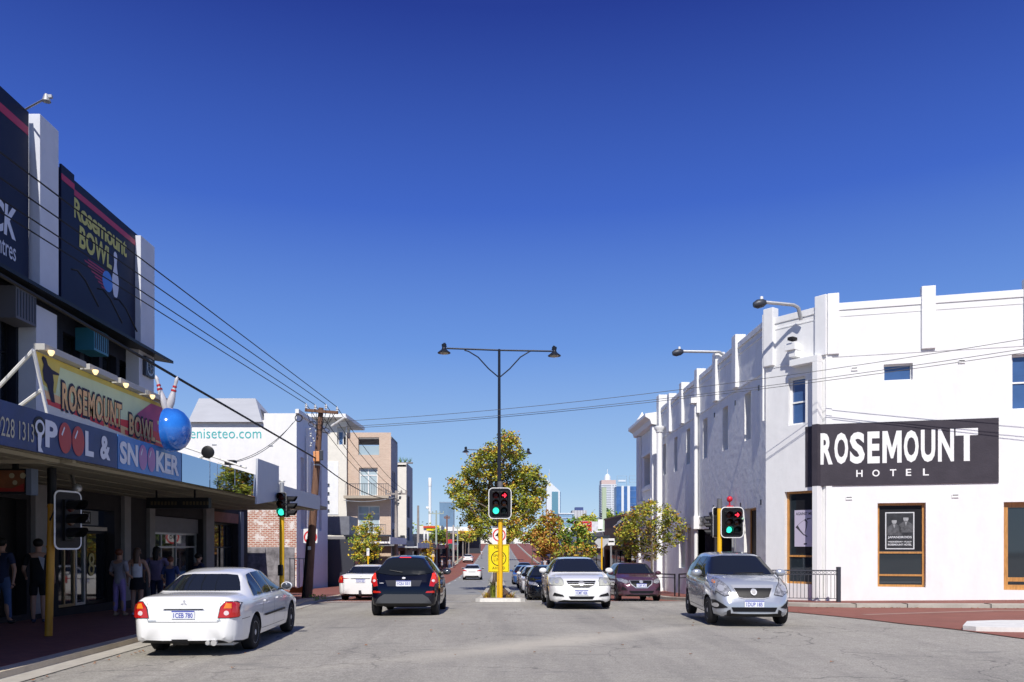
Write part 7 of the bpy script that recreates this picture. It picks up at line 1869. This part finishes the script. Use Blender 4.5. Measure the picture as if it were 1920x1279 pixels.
# median planting
def grass_tuft(label, x, y, h, n, seed, cols=(L_DG, L_MG)):
    z = zg(x, y) + .09; t = thing('median_shrub', label, 'shrub', (x, y, z), 'low planting on the median'); rnd = random.Random(seed); mb = MB()
    for k in range(n):
        o_ = Vector((x + rnd.gauss(0, .06), y + rnd.gauss(0, .08), z)); a = rnd.uniform(0, 6.28); l = rnd.uniform(.4, 1) * h
        m_ = o_ + Vector((math.cos(a) * .12 * l / h, math.sin(a) * .12, l * .7)); e = o_ + Vector((math.cos(a) * .32 * l / h, math.sin(a) * .3, l)); w = Vector((-math.sin(a), math.cos(a), 0)) * .008
        mb.mi = rnd.randrange(2); mb.add([o_ - w, o_ + w, m_ + w, m_ - w, e], [(0, 1, 2, 3), (3, 2, 4)])
    mb.build('blades', list(cols), t)
grass_tuft('tall grey green grass tuft beside the yellow signal pole base', -.10, 31.2, .85, 170, 1)
grass_tuft('short dry grass tuft on the left of the median bed', -.42, 31.6, .3, 70, 2, (L_YG, L_OR))
grass_tuft('short dry grass tuft on the right of the median bed', .52, 31.4, .3, 70, 3, (L_YG, L_RB))
grass_tuft('low brown groundcover clump farther along the median', .1, 34.2, .4, 90, 4, (L_MG, L_RB))
q = gpos(586, 0, 31.0); t = thing('weed_clump', 'green weeds growing at the foot of the leaning timber pole', 'plant', q)
mb = MB(); rnd = random.Random(9)
for k in range(90): leaf(mb, Vector(q) + Vector((rnd.gauss(.15, .22), rnd.gauss(-.2, .12), abs(rnd.gauss(.14, .08)))), .07, rnd)
mb.build('leaves', L_GR, t)

# ------------------------------------------------------------------ city towers on the skyline
def tower(name, label, D, pxl, pxr, pyt, mface, depth=30, z0=0):
    a, b = PX(pxl, pyt, D), PX(pxr, pyt, D)
    t = thing(name, label, 'tower', ((a.x + b.x) / 2, D, z0), group='city towers beyond the hill')
    return t, a.x, b.x, a.z
def part(t, nm, m, *boxes):
    mb = MB()
    for bx__ in boxes: mb.box(*bx__)
    return mb.build(nm, m, t)
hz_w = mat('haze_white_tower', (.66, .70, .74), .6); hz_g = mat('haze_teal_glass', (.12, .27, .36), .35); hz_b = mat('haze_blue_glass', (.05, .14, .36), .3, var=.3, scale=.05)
D = 2400; k_ = D / F
def X_(px): return (px - CX) * k_
def Z_(py): return H + (CY - py) * k_
t = thing('slanted_tower', 'white office tower with a slanted pointed top and a teal glass face', 'tower', (X_(1038), D, 0), 'city towers beyond the hill')
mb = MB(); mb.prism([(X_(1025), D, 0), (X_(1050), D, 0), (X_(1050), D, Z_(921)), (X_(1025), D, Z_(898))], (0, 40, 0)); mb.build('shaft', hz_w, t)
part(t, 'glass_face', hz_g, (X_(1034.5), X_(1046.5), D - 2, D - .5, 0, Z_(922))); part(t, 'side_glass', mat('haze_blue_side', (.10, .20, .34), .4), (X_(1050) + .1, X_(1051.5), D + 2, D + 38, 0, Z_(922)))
mb = MB(); mb.lathe([(3.6, -1.2), (3.6, -.6)], (X_(1030.5), D, Z_(909)), 14, 'y'); mb.build('roof_logo', mat('pale_gold', (.62, .55, .22), .6), t)
mb = MB(); mb.tube([(X_(1030), D + 5, Z_(905)), (X_(1030), D + 5, Z_(880))], .6, 5); mb.build('mast', hz_w, t)
t = thing('banded_tower', 'pale banded office tower with a domed crown and thin spire', 'tower', (X_(1141), D, 0), 'city towers beyond the hill')
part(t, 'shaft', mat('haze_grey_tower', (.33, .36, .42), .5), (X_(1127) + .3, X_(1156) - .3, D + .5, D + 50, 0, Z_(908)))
mb = MB()
for k in range(28): z = Z_(908) - k * 5.2; mb.box(X_(1127), X_(1156), D - .3, D + 51, z - 2.6, z)
mb.build('floor_bands', hz_w, t)
part(t, 'pier', hz_w, (X_(1146), X_(1148), D - 2, D - .4, 0, Z_(908))); part(t, 'pier', hz_w, (X_(1151), X_(1152.5), D - 2, D - .4, 0, Z_(908)))
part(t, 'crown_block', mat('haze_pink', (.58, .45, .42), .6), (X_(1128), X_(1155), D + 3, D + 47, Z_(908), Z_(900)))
mb = MB(); mb.lathe([(10, Z_(900)), (9.5, Z_(893)), (6, Z_(889)), (1.2, Z_(887)), (.7, Z_(878))], (X_(1141), D + 24, 0), 14); mb.build('dome', hz_w, t)
D = 2200; k_ = D / F
t = thing('glass_tower', 'blue glass office tower with pale piers and open steel roof frames', 'tower', (X_(1180), D, 0), 'city towers beyond the hill')
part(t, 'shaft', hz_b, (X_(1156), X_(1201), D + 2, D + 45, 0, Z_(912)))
for a_, b_ in ((1165, 1169.5), (1176, 1181)): part(t, 'pier', hz_w, (X_(a_), X_(b_), D - 2, D + 1.9, 0, Z_(911)))
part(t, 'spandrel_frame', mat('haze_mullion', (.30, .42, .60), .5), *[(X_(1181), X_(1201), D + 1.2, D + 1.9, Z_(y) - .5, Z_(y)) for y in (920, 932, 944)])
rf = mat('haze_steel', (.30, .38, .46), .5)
mb = MB()
for a_ in (1157, 1175, 1180, 1200): mb.box(X_(a_), X_(a_) + .9, D + 2, D + 3, Z_(912), Z_(892))
for y in (892, 898, 904): mb.box(X_(1157), X_(1175), D + 2.1, D + 2.8, Z_(y) - .7, Z_(y)); mb.box(X_(1180), X_(1200), D + 2.1, D + 2.8, Z_(y) - .7, Z_(y))
mb.build('roof_frame', rf, t); part(t, 'roof_sign', hz_w, (X_(1159), X_(1173), D, D + 1, Z_(903), Z_(900)))
D = 1500; k_ = D / F
t = thing('slab_office', 'short pale office block with a dark blue roof sign between the two tall towers', 'tower', (X_(1087), D, 0), 'city towers beyond the hill')
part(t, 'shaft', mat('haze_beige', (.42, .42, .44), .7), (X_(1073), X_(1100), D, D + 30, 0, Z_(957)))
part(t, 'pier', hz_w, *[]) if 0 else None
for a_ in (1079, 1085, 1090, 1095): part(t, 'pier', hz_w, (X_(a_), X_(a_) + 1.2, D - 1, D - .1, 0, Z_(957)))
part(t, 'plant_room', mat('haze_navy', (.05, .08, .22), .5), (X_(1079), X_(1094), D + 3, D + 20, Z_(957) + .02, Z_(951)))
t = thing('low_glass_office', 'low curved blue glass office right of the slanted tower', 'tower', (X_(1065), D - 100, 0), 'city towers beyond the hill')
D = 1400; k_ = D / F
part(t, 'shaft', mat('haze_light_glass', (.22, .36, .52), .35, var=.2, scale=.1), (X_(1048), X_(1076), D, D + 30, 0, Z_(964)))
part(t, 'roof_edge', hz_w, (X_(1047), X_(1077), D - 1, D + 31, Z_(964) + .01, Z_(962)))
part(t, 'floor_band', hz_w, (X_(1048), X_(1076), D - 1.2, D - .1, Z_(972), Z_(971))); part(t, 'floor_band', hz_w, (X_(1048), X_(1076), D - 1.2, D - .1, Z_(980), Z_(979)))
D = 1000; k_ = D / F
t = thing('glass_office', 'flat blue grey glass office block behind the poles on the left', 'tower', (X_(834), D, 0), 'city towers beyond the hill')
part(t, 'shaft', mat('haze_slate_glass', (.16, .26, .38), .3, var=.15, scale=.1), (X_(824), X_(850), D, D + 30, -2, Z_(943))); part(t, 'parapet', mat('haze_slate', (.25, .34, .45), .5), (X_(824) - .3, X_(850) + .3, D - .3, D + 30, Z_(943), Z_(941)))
D = 500; k_ = D / F
t = thing('radio_mast', 'white telecom mast with a drum of antennas at its top', 'mast', (X_(806), D, 0))
mb = MB(); mb.tube([(X_(806), D, -2), (X_(806), D, Z_(912))], [1.0, .85], 8); mb.build('shaft', trim_white, t)
mb = MB(); mb.lathe([(1.0, Z_(912)), (1.05, Z_(911)), (1.05, Z_(897)), (.9, Z_(896))], (X_(806), D, 0), 12); mb.build('antenna_drum', trim_white, t)
mb = MB(); mb.lathe([(.7, -.8), (.9, 0)], (X_(801), D, Z_(952)), 12, 'y'); mb.build('dish', trim_white, t)

# ------------------------------------------------------------------ shops up the street
def shop(name, label, side, X, y0, y1, zt, mw, awn=None, awm=None, front=black_metal, end=None, depth=9, windows=0, wm=glass_dark, za=None):
    s = -1 if side == 'L' else 1
    z0 = min(zg(X, y0), zg(X, y1)) - .2
    t = thing(name, label, 'shop', (X, (y0 + y1) / 2, z0), group='shops along the ' + ('left' if side == 'L' else 'right') + ' side of the street')
    xf = frame((X, 0, 0), (0, 1, 0), (-s, 0, 0))
    zg_ = zg(X, (y0 + y1) / 2)
    hs2 = [(y0 + .5, y1 - .5, zg_ + .35, zg_ + 2.7)] if y1 - y0 > 2 else []
    if windows:
        for k in range(windows): c = lerp(y0, y1, (k + .5) / windows); hs2.append((c - .5, c + .5, zg_ + 4.3, min(zg_ + 6, zt - .6)))
    mb = MB(xf); wall(mb, y0, y1, z0, zt, hs2, .25); mb.box(y0 + .02, y1 - .02, -depth, -.26, zt - .35, zt - .2)
    mb.quad((y0, 0, z0), (y0, -depth, z0), (y0, -depth, zt), (y0, 0, zt)); mb.quad((y1, 0, z0), (y1, -depth, z0), (y1, -depth, zt), (y1, 0, zt)); mb.box(y0 - .03, y1 + .03, -.3, .06, zt, zt + .14)
    mb.build('wall', mw, t)
    for h in hs2: window(t, xf, h, .25, front, wm, [lerp(h[0], h[1], q) for q in ((.33, .66) if h[1] - h[0] > 2 else ())], fw=.07, name='window')
    if awn:
        za_ = za or zg_ + 3.0
        mb = MB(xf); mb.box(y0 + .05, y1 - .05, .001, awn, za_, za_ + .12); mb.box(y0 + .05, y1 - .05, awn + .001, awn + .05, za_ - .05, za_ + .42); mb.build('awning', awm or trim_white, t)
    return t
wht = white_paint; cr2 = cream
shop('shop', 'dark glass fronted shop with a white awning next to the cream apartments', 'L', -9.3, 52.0, 61.4, 2.1, dark_steel, 2.3, trim_white)
part_ = thing('grey_box_sign', 'dark grey boxed parapet above the shop left of the brick apartments', 'signboard', (-10.5, 53, 1.5)); Dq = 52.5; mb = MB(); mb.box(PX(613, 0, Dq).x, PX(655, 0, Dq).x, Dq, Dq + 3, PX(0, 1003, Dq).z, PX(0, 968, Dq).z); mb.build('box', mat('slate_cladding', (.15, .16, .19), .6, var=.2), part_)
shop('shop', 'shop with a sloping dark awning under the brick apartments', 'L', -9.2, 61.8, 67, 2.4, shade_grey, 2.2, mat('grey_awning', (.22, .23, .25), .6))
shop('shop', 'shop with a ribbed white metal awning below the grey apartments', 'L', -9.2, 68, 80, 2.2, brick_mat('brown_brick', (.16, .09, .06), (.2, .11, .08), (.2, .17, .14), 'y'), 2.4, mat('ribbed_white_metal', (.55, .57, .60), .5, var=.2, scale=3))
shop('shop', 'dark shop with white umbrellas before the yellow tree', 'L', -9.5, 81, 96, 2.6, dark_steel, 2.2, dark_steel)
shop('shop', 'low cream shop with a red sign up the left side', 'L', -9.5, 97, 112, 2.3, cr2, 2.2, mat('maroon_awning', (.18, .05, .05), .6))
shop('shop', 'red and white signed takeaway far up the left side', 'L', -9.5, 113, 132, 1.9, mat('brick_red_wall', (.28, .10, .07), .8), 2.2, mat('red_awning', (.4, .03, .03), .6))
shop('shop', 'grey shop near the hill crest on the left', 'L', -10, 133, 165, 2.2, shade_grey, 2.0, trim_white)
shop('shop', 'dark fronted restaurant with a deep veranda near the crest', 'L', -10, 168, 215, 4.2, dark_steel, 2.6, mat('gold_awning', (.42, .28, .04), .6))
# fuel station style buildings with yellow and red bands
D = 175; k_ = D / F
t = thing('yellow_signed_building', 'low building with yellow and red signboards left of the median tree', 'building', (X_(815), D, -1))
part(t, 'wall', cr2, (X_(785), X_(827), D, D + 12, -2, Z_(986))); part(t, 'yellow_band', sgn_yel, (X_(800), X_(818), D - .3, D - .05, Z_(995), Z_(986))); part(t, 'red_panel', mat('red_panel', (.6, .05, .02), .5), (X_(794), X_(816), D - .5, D - .31, Z_(990), Z_(986.5))); part(t, 'yellow_end', sgn_yel, (X_(818), X_(823), D - .3, D - .05, Z_(998), Z_(985)))
D = 190; k_ = D / F
t = thing('fuel_station', 'white fuel station canopy with a long yellow fascia band', 'building', (X_(865), D, 0))
part(t, 'canopy', wht, (X_(829), X_(897), D, D + 10, Z_(996), Z_(988))); part(t, 'yellow_fascia', mat('golden_fascia', (.80, .52, .01), .5), (X_(858), X_(896), D - .3, D - .05, Z_(1001), Z_(995.5))); part(t, 'shop_wall', dark_steel, (X_(860), X_(900), D + 3, D + 9, -1, Z_(996.2)))
part(t, 'yellow_panel', sgn_yel, (X_(830), X_(838), D - .3, D - .05, Z_(997), Z_(992)))
D = 118; k_ = D / F
t = thing('red_shop_sign', 'small red square shop sign above a green panel on the left pavement', 'sign', (X_(844), D, Z_(1016)))
part(t, 'red_panel', mat('red_sign_panel', (.62, .02, .04), .5), (X_(840), X_(848), D, D + .2, Z_(1019), Z_(1011.5))); part(t, 'green_panel', mat('dark_green_panel', (.02, .08, .06), .5), (X_(841.5), X_(847.5), D, D + .2, Z_(1029), Z_(1019.5))); mb = MB(); mb.tube([(X_(848.5), D + .3, zg(-8, D)), (X_(848.5), D + .3, Z_(1011))], .06, 6); mb.build('post', galv, t)
# umbrellas
for i, px in enumerate((795.5, 802)):
    D = 88; p = PX(px, 997, D); t = thing('closed_umbrella', ('left' if i == 0 else 'right') + ' one of two closed white umbrellas outside the dark shop', 'umbrella', (p.x, D, zg(-9, D)), 'closed white umbrellas')
    mb = MB(); mb.lathe([(.02, 0), (.10, -.3), (.13, -.8), (.07, -.95), (.10, -1.05), (.06, -1.15)], (p.x, D, p.z + .1), 10); mb.build('canopy', trim_white, t); mb = MB(); mb.tube([(p.x, D, zg(-9, D)), (p.x, D, p.z)], .03, 6); mb.build('pole', trim_white, t)
# right side
shop('shop', 'shop with stay rods holding its awning next to the ornate shop', 'R', 9.2, 48.8, 58, 3.0, brick_mat('rust_brick', (.22, .08, .05), (.27, .10, .07), (.2, .15, .12), 'y'), 2.3, dark_steel)
t = thing('awning_stay_rods', 'pair of slanting white stay rods above the right hand awning', 'rods', (9, 46, 2.0))
for i, (a_, b_) in enumerate((((1220, 938), (1158, 980)), ((1232, 938), (1168, 985)), ((1200, 935 + 20), (1150, 988)))):
    mb = MB(); mb.tube([PX(*a_, 47.5), PX(*b_, 54)], .04, 6); mb.build('rod', trim_white, t)
shop('shop', 'brown roofed shop beyond the ornate shop', 'R', 9.4, 58.5, 70, 3.9, mat('brown_render', (.20, .10, .07), .8, var=.2), 2.3, mat('dark_awning', (.05, .05, .06), .6))
shop('shop', 'grey weathered shop behind the red bank sign', 'R', 9.4, 71, 90, 2.8, mat('weathered_grey', (.24, .23, .23), .8, var=.3), 2.3, trim_white)
shop('shop', 'white parapet shop farther along the right side', 'R', 9.6, 91, 115, 3.4, wht, 2.2, shade_grey)
shop('shop', 'low cream shop near the orange tree', 'R', 10, 116, 150, 2.4, cr2, 2.0, mat('blue_awning', (.05, .15, .35), .6))
shop('shop', 'pale shop at the crest on the right', 'R', 11, 152, 210, 5.2, wht, 2.0, trim_white)
D = 92; k_ = D / F
t = thing('green_tower_sign', 'tall pale green pylon standing before the banded tower', 'pylon', (X_(1133), D, -1)); part(t, 'pylon', mat('pale_green_render', (.40, .48, .34), .8), (X_(1129), X_(1137), D, D + .5, -1.5, Z_(914)))
mb = MB(); 
for k in range(5): mb.box(X_(1125.5), X_(1129) - .01, D + .1, D + .4, Z_(965 + k * 5), Z_(961.5 + k * 5))
mb.build('side_brackets', dark_steel, t)
D = 85; k_ = D / F
t = thing('white_sign_box', 'white advertising box beside the red bank sign', 'sign', (X_(1118), D, 1)); part(t, 'box', mat('pale_advert', (.60, .60, .62), .6, var=.2, scale=3), (X_(1108), X_(1121), D, D + .3, Z_(995), Z_(978))); part(t, 'side_panel', trim_white, (X_(1121) + .01, X_(1130), D - .1, D + .2, Z_(992), Z_(974))); mb = MB(); mb.tube([(X_(1114), D + .2, zg(9, D)), (X_(1114), D + .2, Z_(990))], .08, 6); mb.build('post', trim_white, t)
# rooftops closing the far end of the street
D = 330; k_ = D / F
for i, (a_, b_, yt, m_, lab) in enumerate(((900, 925, 1006, cr2, 'cream building straddling the crest left of the median'), (925, 962, 1003, shade_grey, 'grey building straddling the crest behind the signal'), (962, 1010, 1000, wht, 'white building at the end of the right lane'), (1010, 1060, 996, cr2, 'cream hilltop building behind the orange tree'), (780, 900, 1000, shade_grey, 'long grey hilltop building behind the fuel station'))):
    t = thing('hilltop_building', lab, 'building', (X_((a_ + b_) / 2), D + i * 6, 1), 'buildings on the hill crest')
    part(t, 'wall', m_, (X_(a_), X_(b_) - .1, D + i * 6, D + i * 6 + 12, 0, Z_(yt))); part(t, 'roof', mat('far_roof', (.28, .2, .18), .8), (X_(a_) - .3, X_(b_) + .1, D + i * 6 - .4, D + i * 6 + 12.4, Z_(yt) + .01, Z_(yt) + .8))
    part(t, 'window', glass_dark, *[(lerp(X_(a_), X_(b_), (q + .3) / 4), lerp(X_(a_), X_(b_), (q + .7) / 4), D + i * 6 - .1, D + i * 6 - .02, Z_(yt) - 2.6, Z_(yt) - 1.2) for q in range(1, 2)])
# distant wooded rise to both sides: a mass that cannot be counted
mb = MB(); rnd = random.Random(5)
for side in (-1, 1):
    for k in range(5200):
        x = side * rnd.uniform(18, 420); y = rnd.uniform(300, 420); hh_ = 5.5 + 3 * math.sin(x * .11) + 2 * math.sin(x * .37 + 1) + 1.5
        mb.mi = rnd.randrange(3); leaf(mb, Vector((x, y, zg(0, y) + rnd.random() ** .7 * hh_)), 1.1, rnd)
tag(mb.build('far_wood', [L_DG, L_MG, L_GR]), 'green wooded rise closing the view beyond the buildings', 'trees', kind='stuff')
# pedestrians far up the pavements
# ------------------------------------------------------------------ people
def skin_mesh(name, nodes, edges, m, parent, root=0, sub=2, extra=None):
    """nodes: (x, y, z, rx, ry); grows one continuous tapering surface over the joints"""
    bm = bmesh.new(); lay = bm.verts.layers.skin.verify()
    vs = []
    for i, (x, y, z, rx, ry) in enumerate(nodes):
        v = bm.verts.new((x, y, z)); v[lay].radius = (rx, ry); v[lay].use_root = (i == root); vs.append(v)
    for a, b in edges: bm.edges.new((vs[a], vs[b]))
    me = bpy.data.meshes.new(name); bm.to_mesh(me); bm.free()
    o = bpy.data.objects.new('tmp', me); COL.objects.link(o)
    s = o.modifiers.new('s', 'SKIN'); s.use_smooth_shade = True
    u = o.modifiers.new('u', 'SUBSURF'); u.levels = sub; u.render_levels = sub
    dg = bpy.context.evaluated_depsgraph_get()
    m2 = bpy.data.meshes.new_from_object(o.evaluated_get(dg))
    bpy.data.objects.remove(o)
    if extra:
        bm = bmesh.new(); bm.from_mesh(m2); bm2 = bpy.data.meshes.new('x'); bm2.from_pydata([tuple(v) for v in extra.v], [], extra.f); bm.from_mesh(bm2)
        for f in bm.faces: f.smooth = True
        bm.to_mesh(m2); bm.free()
    m2.materials.clear(); m2.materials.append(m)
    for p in m2.polygons: p.use_smooth = True; p.material_index = 0
    m2.name = name
    r = bpy.data.objects.new(name, m2); COL.objects.link(r); r.parent = parent
    return r
skin_t = mat('skin', (.36, .20, .14), .6); skin_d = mat('skin_tan', (.26, .14, .09), .6)
def cloth(n, c): return mat('cloth_' + n, c, .9, var=.15, scale=8)
def person(label, loc, yaw, h, shirt, legs, hair, hair_len=0, shorts=False, skirt=False, sleeves=.5, arms=((.02, 0), (.02, 0)), stride=.0, turn=0.0, slim=1.0, shoes=None, skin=None, head_yaw=0.0, bare_legs=False, sleeveless=False):
    t = thing('person', label, 'person', (0, 0, 0), 'pedestrians under the left canopy')
    sk = skin or skin_t; w = slim
    hipx = .048 * h; shx = .108 * h * w
    def P(x, y, z, r, r2=None): return (x * h, y * h, z * h, r * h, (r2 or r) * h)
    L = {}
    nodes = [P(0, 0, .52, .066 * w, .048), P(0, 0, .60, .058 * w, .044), P(0, .0, .70, .080 * w, .054), P(0, 0, .79, .078 * w, .048), P(0, 0, .835, .032), P(0, .006, .875, .036, .04), P(0, .006, .925, .046, .056), P(0, 0, .965, .036, .044)]
    edges = [(0, 1), (1, 2), (2, 3), (3, 4), (4, 5), (5, 6), (6, 7)]
    ce_, se_ = math.cos(head_yaw), math.sin(head_yaw)
    nodes.append((se_ * .062 * h, ce_ * .062 * h + .006 * h, .905 * h, .011 * h, .011 * h)); edges.append((6, 8))
    hands = MB()
    for si, s in enumerate((-1, 1)):
        st = stride * s
        i = len(nodes)
        nodes += [P(s * .05, st * .2, .49, .050), P(s * .052, st * .55, .28, .034), P(s * .053, st * .5 - .012, .17, .031), P(s * .053, st, .045, .02), P(s * .058, st + .06, .018, .022, .016)]
        edges += [(0, i), (i, i + 1), (i + 1, i + 2), (i + 2, i + 3), (i + 3, i + 4)]
        ax_, ay = arms[si]
        j = len(nodes)
        sx_ = shx / h
        ez = .63; wz = .50 + max(0, ay) * .6
        ex = s * (sx_ + .015 + ax_); wx = s * (sx_ + .015 + ax_ * 1.2); ey = -ay * .15; wy = ay
        nodes += [P(s * sx_, 0, .795, .034), P(ex, ey, ez, .024), P(wx, wy, wz, .015)]
        edges += [(3, j), (j, j + 1), (j + 1, j + 2)]
        # palm and fingers
        wv = Vector(nodes[j + 2][:3]); d = (wv - Vector(nodes[j + 1][:3])).normalized(); side = Vector((0, 1, 0))
        side = (side - d * side.dot(d)).normalized(); nrm = d.cross(side)
        nodes.append((*(wv + d * .045 * h), .017 * h, .011 * h)); edges.append((j + 2, j + 3))
        for k, (off, ln) in enumerate(((-.014, .036), (-.005, .042), (.005, .040), (.014, .032))):
            a = wv + d * .052 * h + side * off * h; b = a + d * ln * h * .5; c = b + d * ln * h * .4 + nrm * (-s) * .012 * h
            hands.tube([a, b, c], [.0052 * h, .0048 * h, .0038 * h], 6)
        a = wv + d * .02 * h + side * .013 * h; hands.tube([a, a + side * .018 * h + d * .012 * h, a + side * .022 * h + d * .03 * h], [.006 * h, .0055 * h, .004 * h], 6)
        hands.ball((s * .050 * h, .004 * h, .915 * h), .011 * h, 5, (.5, 1, 1.4))
        hands.ball((s * .017 * h * ce_ + se_ * .05 * h, .053 * h * ce_ - s * .017 * h * se_, .925 * h), .006 * h, 4)
    body = skin_mesh('body', nodes, edges, sk, t, 0, 2, hands)
    # shirt
    n2 = [P(0, 0, .45, .090 * w, .068), P(0, 0, .53, .092 * w, .072), P(0, 0, .61, .084 * w, .066), P(0, 0, .70, .093 * w, .068), P(0, 0, .79, .082 * w, .054), P(0, 0, .815, .05, .045)]
    e2 = [(0, 1), (1, 2), (2, 3), (3, 4), (4, 5)]
    if not sleeveless:
        for si, s in enumerate((-1, 1)):
            ax_, ay = arms[si]; k = len(n2); sx_ = shx / h; q = sleeves
            n2 += [P(s * sx_, 0, .797, .041), P(lerp(s * sx_, s * (sx_ + .015 + ax_), q), lerp(0, -ay * .15, q), lerp(.797, .63, q), .036)]
            e2 += [(4, k), (k, k + 1)]
    skin_mesh('shirt', n2, e2, shirt, t, 0, 2)
    # legs wear
    if skirt:
        mb = MB(); mb.lathe([(.088 * h * w, .56 * h), (.105 * h * w, .50 * h), (.115 * h * w, .38 * h), (.10 * h * w, .38 * h)], (0, 0, 0), 18); mb.build('skirt', legs, t)
    else:
        n3 = [P(0, 0, .62, .070 * w, .054), P(0, 0, .515, .084 * w, .064)]; e3 = [(0, 1)]
        for s in (-1, 1):
            st = stride * s; k = len(n3)
            n3 += [P(s * .05, st * .2, .47, .056), P(s * .052, st * .5, .30, .046 if shorts else .040)]
            e3 += [(1, k), (k, k + 1)]
            if not shorts:
                n3 += [P(s * .053, st * .6, .17, .038), P(s * .053, st, .06, .030)]; e3 += [(k + 1, k + 2), (k + 2, k + 3)]
        skin_mesh('shorts' if shorts else 'trousers', n3, e3, legs, t, 0, 2)
    for s in (-1, 1):
        mb = MB(); mb.ball((s * .056 * h, (stride * s + .03) * h, .024 * h), .05 * h, 8, (.5, 1.25, .5)); mb.build('shoe', shoes or black_metal, t)
    mb = MB(); mb.ball((0, -.008 * h, .948 * h), .056 * h, 10, (.98, 1.12, .95))
    if hair_len: mb.tube([(0, -.03 * h, .95 * h), (0, -.052 * h, .88 * h), (0, -.062 * h, (.88 - hair_len) * h)], [.045 * h, .05 * h, .03 * h], 12)
    mb.build('hair', hair, t)
    t.location = loc; t.rotation_euler = (0, 0, yaw)
    return t
hr_d = mat('hair_dark', (.012, .010, .008), .6); hr_b = mat('hair_brown', (.06, .03, .015), .6); hr_r = mat('hair_red_brown', (.12, .03, .01), .6)
def stand(px, D): x = (px - CX) / F * D; return (x, D, zg(-6.9, D) + .10)
blk = cloth('black', (.012, .012, .014)); nav = cloth('navy', (.015, .022, .06)); den = cloth('denim', (.05, .09, .20)); lil = cloth('lilac', (.24, .17, .38)); wht_c = cloth('white', (.55, .55, .58)); gry = cloth('grey_stripe', (.24, .23, .27))
person('man in navy t-shirt and blue jeans cut off by the left edge of the photo', stand(3, 16.6), R(-8), 1.80, nav, den, hr_d, sleeves=.7, arms=((.03, .0), (.04, -.03)), stride=.06)
p_ = person('man in black t-shirt, black shorts and dark cap behind the near yellow signal pole', stand(72, 17.1), R(20), 1.80, blk, cloth('black_shorts', (.01, .01, .012)), hr_d, shorts=True, sleeves=.8, arms=((.02, .10), (.02, .05)), slim=1.1, head_yaw=-.5, shoes=cloth('dark_shoe', (.05, .05, .08)))
mb = MB(); mb.xf = Matrix.Identity(4)
mb.poly([(.02, -.135, 1.42), (.14, -.125, 1.38), (.12, -.13, 1.12), (.08, -.135, 1.22)]); g_ = mb.build('back_print', cloth('pale_print', (.35, .36, .42)), None); g_.parent = p_
person('woman in grey striped top and patterned lilac trousers with red hair bun', stand(224, 19.3), R(-15), 1.62, gry, lil, hr_r, sleeves=.9, arms=((.03, .12), (.03, .10)), slim=.95, stride=.03, head_yaw=-.4, shoes=cloth('tan_shoe', (.3, .2, .12)))
person('woman in white singlet and black skirt with long brown hair', stand(257, 19.5), R(10), 1.66, wht_c, blk, hr_b, hair_len=.12, skirt=True, sleeveless=True, arms=((.02, .02), (.05, -.02)), slim=.9, shoes=cloth('pale_blue_shoe', (.4, .5, .65)))
person('person in loose mauve shirt with dark ponytail facing the shopfront', stand(294, 21.0), R(5), 1.72, cloth('mauve', (.19, .15, .26)), nav, hr_d, hair_len=.10, sleeves=.95, arms=((.05, .04), (.07, .02)), slim=1.15)
person('boy in blue checked shirt with reddish hair in front of the glass doors', stand(320, 20.6), R(-5), 1.45, cloth('blue_check', (.03, .05, .16)), den, hr_r, sleeves=.8, arms=((.04, .10), (.04, .10)))
person('dark haired man in navy top looking right beside the grey column', stand(372, 22.5), R(-35), 1.56, nav, blk, hr_d, sleeves=.8, arms=((.03, .05), (.03, .05)), slim=1.1, head_yaw=.3)
# far pedestrians on the pavements
rnd = random.Random(4)
for i, (px, D, lab, c, l) in enumerate(((829, 98, 'tiny pedestrian in white top by the brown pole on the left pavement', wht_c, blk), (843, 104, 'tiny pedestrian in pale shirt under the red shop sign', gry, den), (903, 160, 'tiny distant pedestrian in pale clothes crossing near the hill crest', wht_c, gry))):
    x = (px - CX) / F * D; q = person(lab, (x, D, zg(x, D) + .1), R(rnd.uniform(0, 360)), 1.7, c, l, hr_d)
    q['group'] = 'distant pedestrians up the street'
for i, (px, D, lab, c, l) in enumerate(((1016, 92, 'tiny pedestrian in blue near the orange tree on the right pavement', den, blk), (1022, 96, 'tiny pedestrian in white near the orange tree on the right pavement', wht_c, den))):
    x = (px - CX) / F * D; q = person(lab, (x, D, zg(x, D) + .1), R(rnd.uniform(0, 360)), 1.7, c, l, hr_d)
    q['group'] = 'distant pedestrians up the street'
